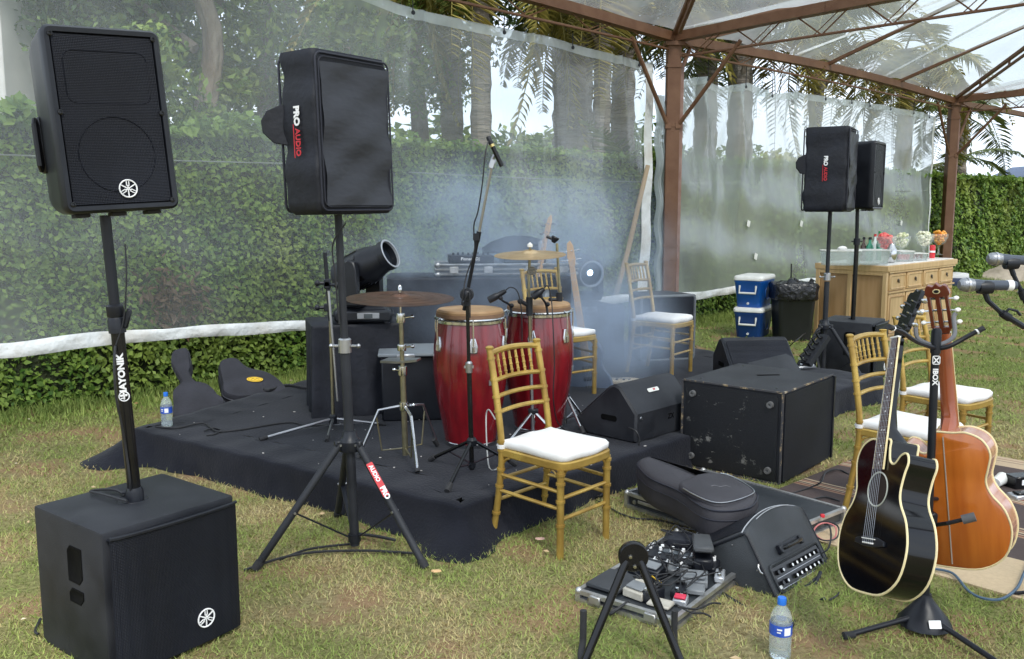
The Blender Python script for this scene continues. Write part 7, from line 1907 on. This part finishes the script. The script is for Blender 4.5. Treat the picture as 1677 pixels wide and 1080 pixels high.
# grey folded things on the grass past the bar end
q = G(1562, 470)
o = thing('equipment_bag', 'small pile of grey box, white cloth and navy bag beyond the bar', 'bag pile', tr(q))
b = M(); b.box((-.12, .55, .34), (.50, .4, .16), (0, .1, .3), bev=.03); part('grey_box', b, mat('soft_grey', (.24, .25, .28), .6), o)
b = M(); b.box((.05, .30, .20), (.62, .4, .12), (0, -.06, .2), bev=.04, seg=2); part('white_cloth', b, WHT, o)
b = M(); b.box((-.02, .2, .10), (.66, .45, .17), (0, .05, .1), bev=.05, seg=2); part('navy_bag', b, mat('navy_nylon', (.02, .03, .08), .6), o)
b = M(); b.box((.34, .1, .05), (.40, .3, .08), (0, 0, .2), bev=.03, seg=2); part('pale_blue_bag', b, mat('pale_blue_nylon', (.32, .42, .55), .6), o)
b = M(); b.box((.24, .75, .40), (.18, .1, .16), (0, .4, .3), bev=.01); part('black_box', b, BLK, o)

# =================================================================== COOLERS, BIN
CBL = mat('cooler_blue', (.006, .10, .42), .35, col2=(.008, .08, .34), ns=3); CBL2 = mat('cooler_dark_blue', (.008, .060, .25), .38, col2=(.010, .045, .20), ns=3)
def cooler(label, T, m):
    o = thing('cooler', label, 'cool box', T, 'blue cool boxes with white lids')
    l_, w_, h_ = .60, .36, .33                     # local x length, y width; end with the handle faces -x
    def rg(k, z): return [(x, y, z) for x, y in rrect(l_ * k, w_ * k, .045, 3)]
    b = M(); b.loft([rg(.80, 0), rg(.82, .01), rg(.96, h_ - .03), rg(.985, h_ - .02), rg(.985, h_)]); part('body', b, m, o)
    b = M(); b.loft([rg(.99, h_), rg(1.02, h_ + .008), rg(1.02, h_ + .035), rg(.97, h_ + .055), rg(.90, h_ + .058)]); part('lid', b, WPLA, o)
    for s in (-1, 1):
        sx = s * (l_ * .485)
        b = M(); b.tube([(sx * .95, -.10, h_ - .06), (sx * .99 + s * .012, -.10, h_ - .15), (sx * .99 + s * .012, .10, h_ - .15), (sx * .95, .10, h_ - .06)], .014, 8); part('handle', b, WPLA, o)
        b = M(); b.tube(spl([(.085 * math.cos(a) * 1.0, s * (-w_ * .445 - .10 * 0) - s * .0, .17 + .085 * math.sin(a)) for a in [2 * PI * i / 16 for i in range(16)]], 2, True), .010, 6, closed=True); part('oval_relief', b, m, o)
    b = M(); b.lathe([(0, 0), (.016, 0), (.014, .02), (0, .02)], 10, frame((-l_ * .41, -.0, .05), (0, 1, 0), (0, 0, 1), (-1, 0, 0))); part('drain_plug', b, WPLA, o)
    return o
cn = Vector((3.036, 10.891, 0)); ca = 1.063
cc = cn + Vector((math.cos(ca), math.sin(ca), 0)) * .30 + Vector((-math.sin(ca), math.cos(ca), 0)) * .18
cooler('darker blue cool box with white lid, lower of the two stacked', tr(cc) @ Matrix.Rotation(ca, 4, 'Z'), CBL2)
cooler('bright blue cool box with white lid, upper of the two stacked', tr(cc + Vector((.0, 0, .388))) @ Matrix.Rotation(ca - .04, 4, 'Z'), CBL)
q = G(1304, 560)
o = thing('rubbish_bin', 'large black bin lined with a crumpled black sack between the cool boxes and the bar', 'rubbish bin', tr(q.x, q.y + .2, 0))
b = M(); 
def sq(k, z, wob=0): return [(x * k * (1 + wob * math.sin(i * 2.1)), y * k * (1 + wob * math.cos(i * 1.7)), z) for i, (x, y) in enumerate(rrect(.46, .42, .06, 4))]
b.loft([sq(.82, 0), sq(.84, .02), sq(1.0, .62), sq(1.04, .63), sq(1.04, .66)]); part('bin_body', b, mat('bin_dark_green_black', (.008, .009, .009), .5), o)
SACK = mat('black_bin_sack', (.012, .012, .015), .25, bump=.9, bs=16, bdist=.03)
b = M(); b.loft([sq(1.04, .50, .015), sq(1.09, .52, .03), sq(1.07, .60, .03), sq(1.10, .67, .05), sq(1.02, .70, .05), sq(.85, .67, .06), sq(.5, .72, .2), sq(.1, .69, .1)]); part('bin_sack', b, SACK, o, sharp=70)
for dx, dy in ((.02, .03), (.2, -.02)): b = M(); b.tube([(dx, dy, .66), (dx + .02, dy, .74), (dx + .05, dy - .03, .72)], [.04, .03, .006], 6); part('sack_tuft', b, SACK, o)
b = M(); b.rod((-.03, 0, .68), (-.035, 0, .93), .008, 6); b.lathe([(0, 0), (.08, 0), (.02, .05), (0, .05)], 10, tr(-.03, 0, .70)); part('stick', b, BLK, o)

# =================================================================== CLIP STRIP ON THE DISTANT TRIPOD
a = D(1352, 552, 7.9); c = D(1320, 598, 7.75)
o = thing('clip_strip', 'black strip of clipped gear hung on the left leg of the distant tripod', 'equipment strip', tr(c)); v_ = a - c
b = M(); b.bar((0, 0, 0), v_, .09, .05); part('strip', b, BLKP, o)
for k in range(5):
    q = v_ * (.12 + .2 * k); b = M(); b.tube([q, q + Vector((-.06, -.03, .02)), q + Vector((-.08, -.03, .05)), q + Vector((-.05, -.03, .07))], .014, 6); part('gear_clip', b, BLKS, o)
b = M(); b.box(v_ * .22 + Vector((-.09, -.03, .0)), (.05, .02, .02), bev=.004); part('pale_clip', b, mat('pale_green_plastic', (.40, .44, .28), .5), o)
b = M(); b.tube([Vector((0, 0, 0)), Vector((-.03, 0, -.09)), Vector((-.06, 0, -.16))], .010, 6); b.tube([v_ * .15 + Vector((-.03, 0, 0)), Vector((-.07, 0, -.1)), Vector((-.10, 0, -.16))], .006, 6); part('dangling_lead', b, CAB, o)
q = G(1318, 606, .2)
o = thing('silver_connector_box', 'small silver metal piece on the stage cloth below the clip strip', 'connector', tr(q)); b = M(); b.box((0, 0, .02), (.20, .05, .02), (0, 0, .3), bev=.004); part('plate', b, STL, o); b = M(); b.box((.03, .04, .03), (.12, .03, .03), (0, 0, -.3), bev=.006); part('block', b, STL, o)

# =================================================================== VOCAL MICROPHONES AT THE RIGHT EDGE
MESH = mat('steel_mesh', (.34, .35, .37), .4, .8, (.26, .27, .29), 30, bump=.6, bs=300, bdist=.002)
MB_ = mat('slate_microphone_body', (.045, .055, .075), .32, ns=5)
for px0, py0, px1, py1, Y, bpts, lb, ring in ((1570, 466, 1664, 467, 2.85, ((1612, 476), (1618, 492), (1640, 512), (1700, 549)), 'nearer vocal microphone with grey mesh head, lower at the right edge', True),
                                     (1617, 423, 1700, 427, 3.05, ((1655, 436), (1660, 450), (1672, 475), (1700, 540)), 'farther vocal microphone, upper at the right edge of the picture', False)):
    a, c = D(px0, py0, Y), D(px1, py1, Y); dv = c - a; ln = dv.length; T = dv.to_track_quat('Z', 'Y').to_matrix().to_4x4()
    o = thing('vocal_microphone', lb, 'microphone', tr(a), 'vocal microphones at the right edge')
    b = M(T); b.lathe([(0, 0), (.012, .001), (.019, .008), (.0215, .018), (.0215, .030), (.020, .045), (0, .045)], 18); part('mesh_head', b, MESH, o)
    b = M(T); b.lathe([(.0215, .024), (.0232, .024), (.0232, .031), (.0215, .031)], 18); part('head_band', b, STL, o)
    b = M(T); b.lathe([(0, .044), (.019, .044), (.0185, .06), (.0165, .08), (.0155, ln - .01), (.013, ln), (0, ln)], 18); part('body', b, MB_, o)
    if ring: b = M(T); b.lathe([(.0155, ln - .030), (.0168, ln - .030), (.0168, ln - .012), (.0155, ln - .012)], 18); part('white_ring', b, WPRI, o)
    base = Vector((a.x + .95, a.y + .55, 0))
    o = thing('vocal_microphone_stand', ('nearer' if ring else 'farther') + ' boom stand reaching in from the right edge for its vocal microphone', 'microphone stand', tr(base), 'boom stands at the right edge')
    P = [D(x, y, Y) - base for x, y in bpts]
    b = M(); b.lathe([(0, -.02), (.021, -.02), (.023, 0), (.021, .022), (.014, .022), (.014, -.015), (0, -.015)], 14, tr(P[0] + Vector((0, 0, .012))) @ rot('Y', 90)); b.rod(P[0], P[1], .009, 8); part('microphone_clip', b, BLK, o)
    b = M(); b.tube([P[1], P[2]], .0075, 8); b.rod(P[2] - (P[2] - P[1]) * .05, P[2], .0095, 8); part('boom_tip', b, BLK, o)
    top = Vector((0, 0, .98)) if ring else Vector((0, 0, 1.0)); d = (P[3] - P[2])
    b = M(); b.tube([P[2], P[3], top], .0095, 8); part('boom_arm', b, BLK, o)
    b = M(); q = P[2].lerp(P[3], .06); b.rod(q - d * .05, q + d * .16, .0130, 10); b.tube([q, q + Vector((.01, -.01, .018)), q + Vector((.035, -.01, .012)), q + Vector((.048, -.01, -.002))], .0045, 6); part('arm_clutch', b, BLK, o)
    b = M(); b.tube([(0, 0, .03), top], .011, 10); part('pole', b, BLK, o)
    for k in range(3): b = M(); an = 2.1 * k + .5; b.tube([(0, 0, .12), (.33 * math.cos(an), .33 * math.sin(an), .01)], .008, 6); part('leg', b, BLK, o)

# =================================================================== ODDS AND ENDS ON THE RUG AND GRASS
q = G(1668, 800); o = thing('small_black_box', 'small glossy black box with white print on the striped rug at the right edge', 'box', tr(q) @ rot('Z', 12))
b = M(); b.box((0, 0, .04), (.13, .09, .075), bev=.005); part('body', b, BLKS, o); b = M(); b.box((.01, -.0458, .045), (.06, .002, .03)); part('print', b, WPRI, o)
q = G(1634, 800); o = thing('paper_cup', 'white paper cup lying on the striped rug behind the orange guitar', 'cup', tr(q) @ rot('Z', 40)); b = M(); b.lathe([(0, 0), (.028, 0), (.036, .10), (.033, .10), (.026, .005)], 16, tr(-.04, 0, .036) @ rot('Y', 84)); part('cup_body', b, WPLA, o)
q = G(1672, 818); o = thing('chrome_pedal', 'chrome and black foot switch on the striped rug at the right edge', 'pedal', tr(q)); b = M(); b.box((0, 0, .018), (.14, .08, .028), (0, 0, .3), bev=.006); part('housing', b, SILP, o); b = M(); b.box((.0, -.01, .036), (.10, .05, .012), (0, .1, .3), bev=.004); part('switch_plate', b, BLKS, o)
DLF = [mat('dead_leaf_tan', (.50, .36, .20), .8), mat('dead_leaf_pale', (.66, .55, .40), .8), mat('dead_leaf_brown', (.26, .13, .06), .8)]
b1 = [M(), M(), M()]; rr = random.Random(12)
for k in range(150):
    y = math.sqrt(rr.uniform(2.6 ** 2, 9 ** 2)); x = rr.uniform(-.58, .58) * y
    if in_poly(np.array([[x, y]]), STAGE)[0]: continue
    s = rr.uniform(.008, .022); T = tr(x, y, .022) @ rot('Z', rr.uniform(0, 360)) @ rot('X', rr.uniform(-35, 35))
    b1[k % 3].add([(-s, 0, 0), (0, -s * .45, .004), (s, 0, 0), (0, s * .45, .004)], [(0, 1, 2, 3)], T)
for k in range(3): o = part('fallen_leaf', b1[k], DLF[k]); tag(o, ('tan', 'pale', 'brown')[k] + ' fallen leaf flecks scattered over the trampled turf', 'leaf litter', kind='stuff')
for px, py, lb in ((714, 937, 'single yellow fallen leaf beside the right foot of the foreground tripod'), (884, 884, 'single pale pink fallen leaf between the legs of the near gold chair')):
    q = G(px, py, .03); b = M(); b.loft([[(x, y, .0) for x, y in ((-.022, 0), (-.008, -.012), (.012, -.010), (.024, 0), (.010, .012), (-.01, .010))], [(x * .9, y * .9, .003 + .2 * abs(x)) for x, y in ((-.022, 0), (-.008, -.012), (.012, -.010), (.024, 0), (.010, .012), (-.01, .010))]]); o = part('fallen_leaf', b, mat('leaf_' + str(px), (.62, .40, .20) if px == 714 else (.66, .42, .34), .8), T=tr(q)); tag(o, lb, 'leaf')

# =================================================================== STAGE SMOKE
def smoke(label, c, r_, dens, seed, sc=1.6, thr=.45):
    b = M(); b.ball((0, 0, 0), 1, 24, 16, sc=r_)
    m = bpy.data.materials.new('stage_smoke'); m.use_nodes = True; n = m.node_tree; n.nodes.clear(); X = n.nodes.new; K = n.links.new
    o_ = X('ShaderNodeOutputMaterial'); v = X('ShaderNodeVolumePrincipled'); v.inputs['Color'].default_value = (.68, .81, 1.0, 1); v.inputs['Anisotropy'].default_value = .1
    tc_ = X('ShaderNodeTexCoord')
    # falloff to the rim of the cloud, broken by noise
    mp_ = X('ShaderNodeMapping'); mp_.inputs['Scale'].default_value = (1 / r_[0], 1 / r_[1], 1 / r_[2]); K(tc_.outputs['Object'], mp_.inputs[0])
    ln = X('ShaderNodeVectorMath'); ln.operation = 'LENGTH'; K(mp_.outputs[0], ln.inputs[0])
    fo = X('ShaderNodeMapRange'); fo.interpolation_type = 'SMOOTHSTEP'; fo.inputs['From Min'].default_value = .15; fo.inputs['From Max'].default_value = 1; fo.inputs['To Min'].default_value = 1; fo.inputs['To Max'].default_value = 0; K(ln.outputs['Value'], fo.inputs['Value'])
    z = X('ShaderNodeTexNoise'); z.noise_dimensions = '4D'; z.inputs['W'].default_value = seed; z.inputs['Scale'].default_value = sc; z.inputs['Detail'].default_value = 6; z.inputs['Distortion'].default_value = 1.1; K(tc_.outputs['Object'], z.inputs['Vector'])
    mr = X('ShaderNodeMapRange'); mr.inputs['From Min'].default_value = thr - .12; mr.inputs['From Max'].default_value = thr + .22; K(z.outputs['Fac'], mr.inputs['Value'])
    mu = X('ShaderNodeMath'); mu.operation = 'MULTIPLY'; K(fo.outputs[0], mu.inputs[0]); K(mr.outputs[0], mu.inputs[1])
    m2 = X('ShaderNodeMath'); m2.operation = 'MULTIPLY'; m2.inputs[1].default_value = dens; K(mu.outputs[0], m2.inputs[0]); K(m2.outputs[0], v.inputs['Density']); K(v.outputs[0], o_.inputs['Volume'])
    o = part('stage_smoke', b, m, T=tr(c)); tag(o, label, 'smoke', kind='stuff'); return o
smoke('blue white theatrical smoke drifting over the middle of the stage', (.0, 7.35, 1.05), (1.65, .9, 1.25), 4.0, 3.1, 2.0, .49)
smoke('dense blue white smoke near the floor behind the red congas and wedge', (.72, 7.0, .58), (.80, .65, .50), 3.4, 8.7, 2.2, .42)
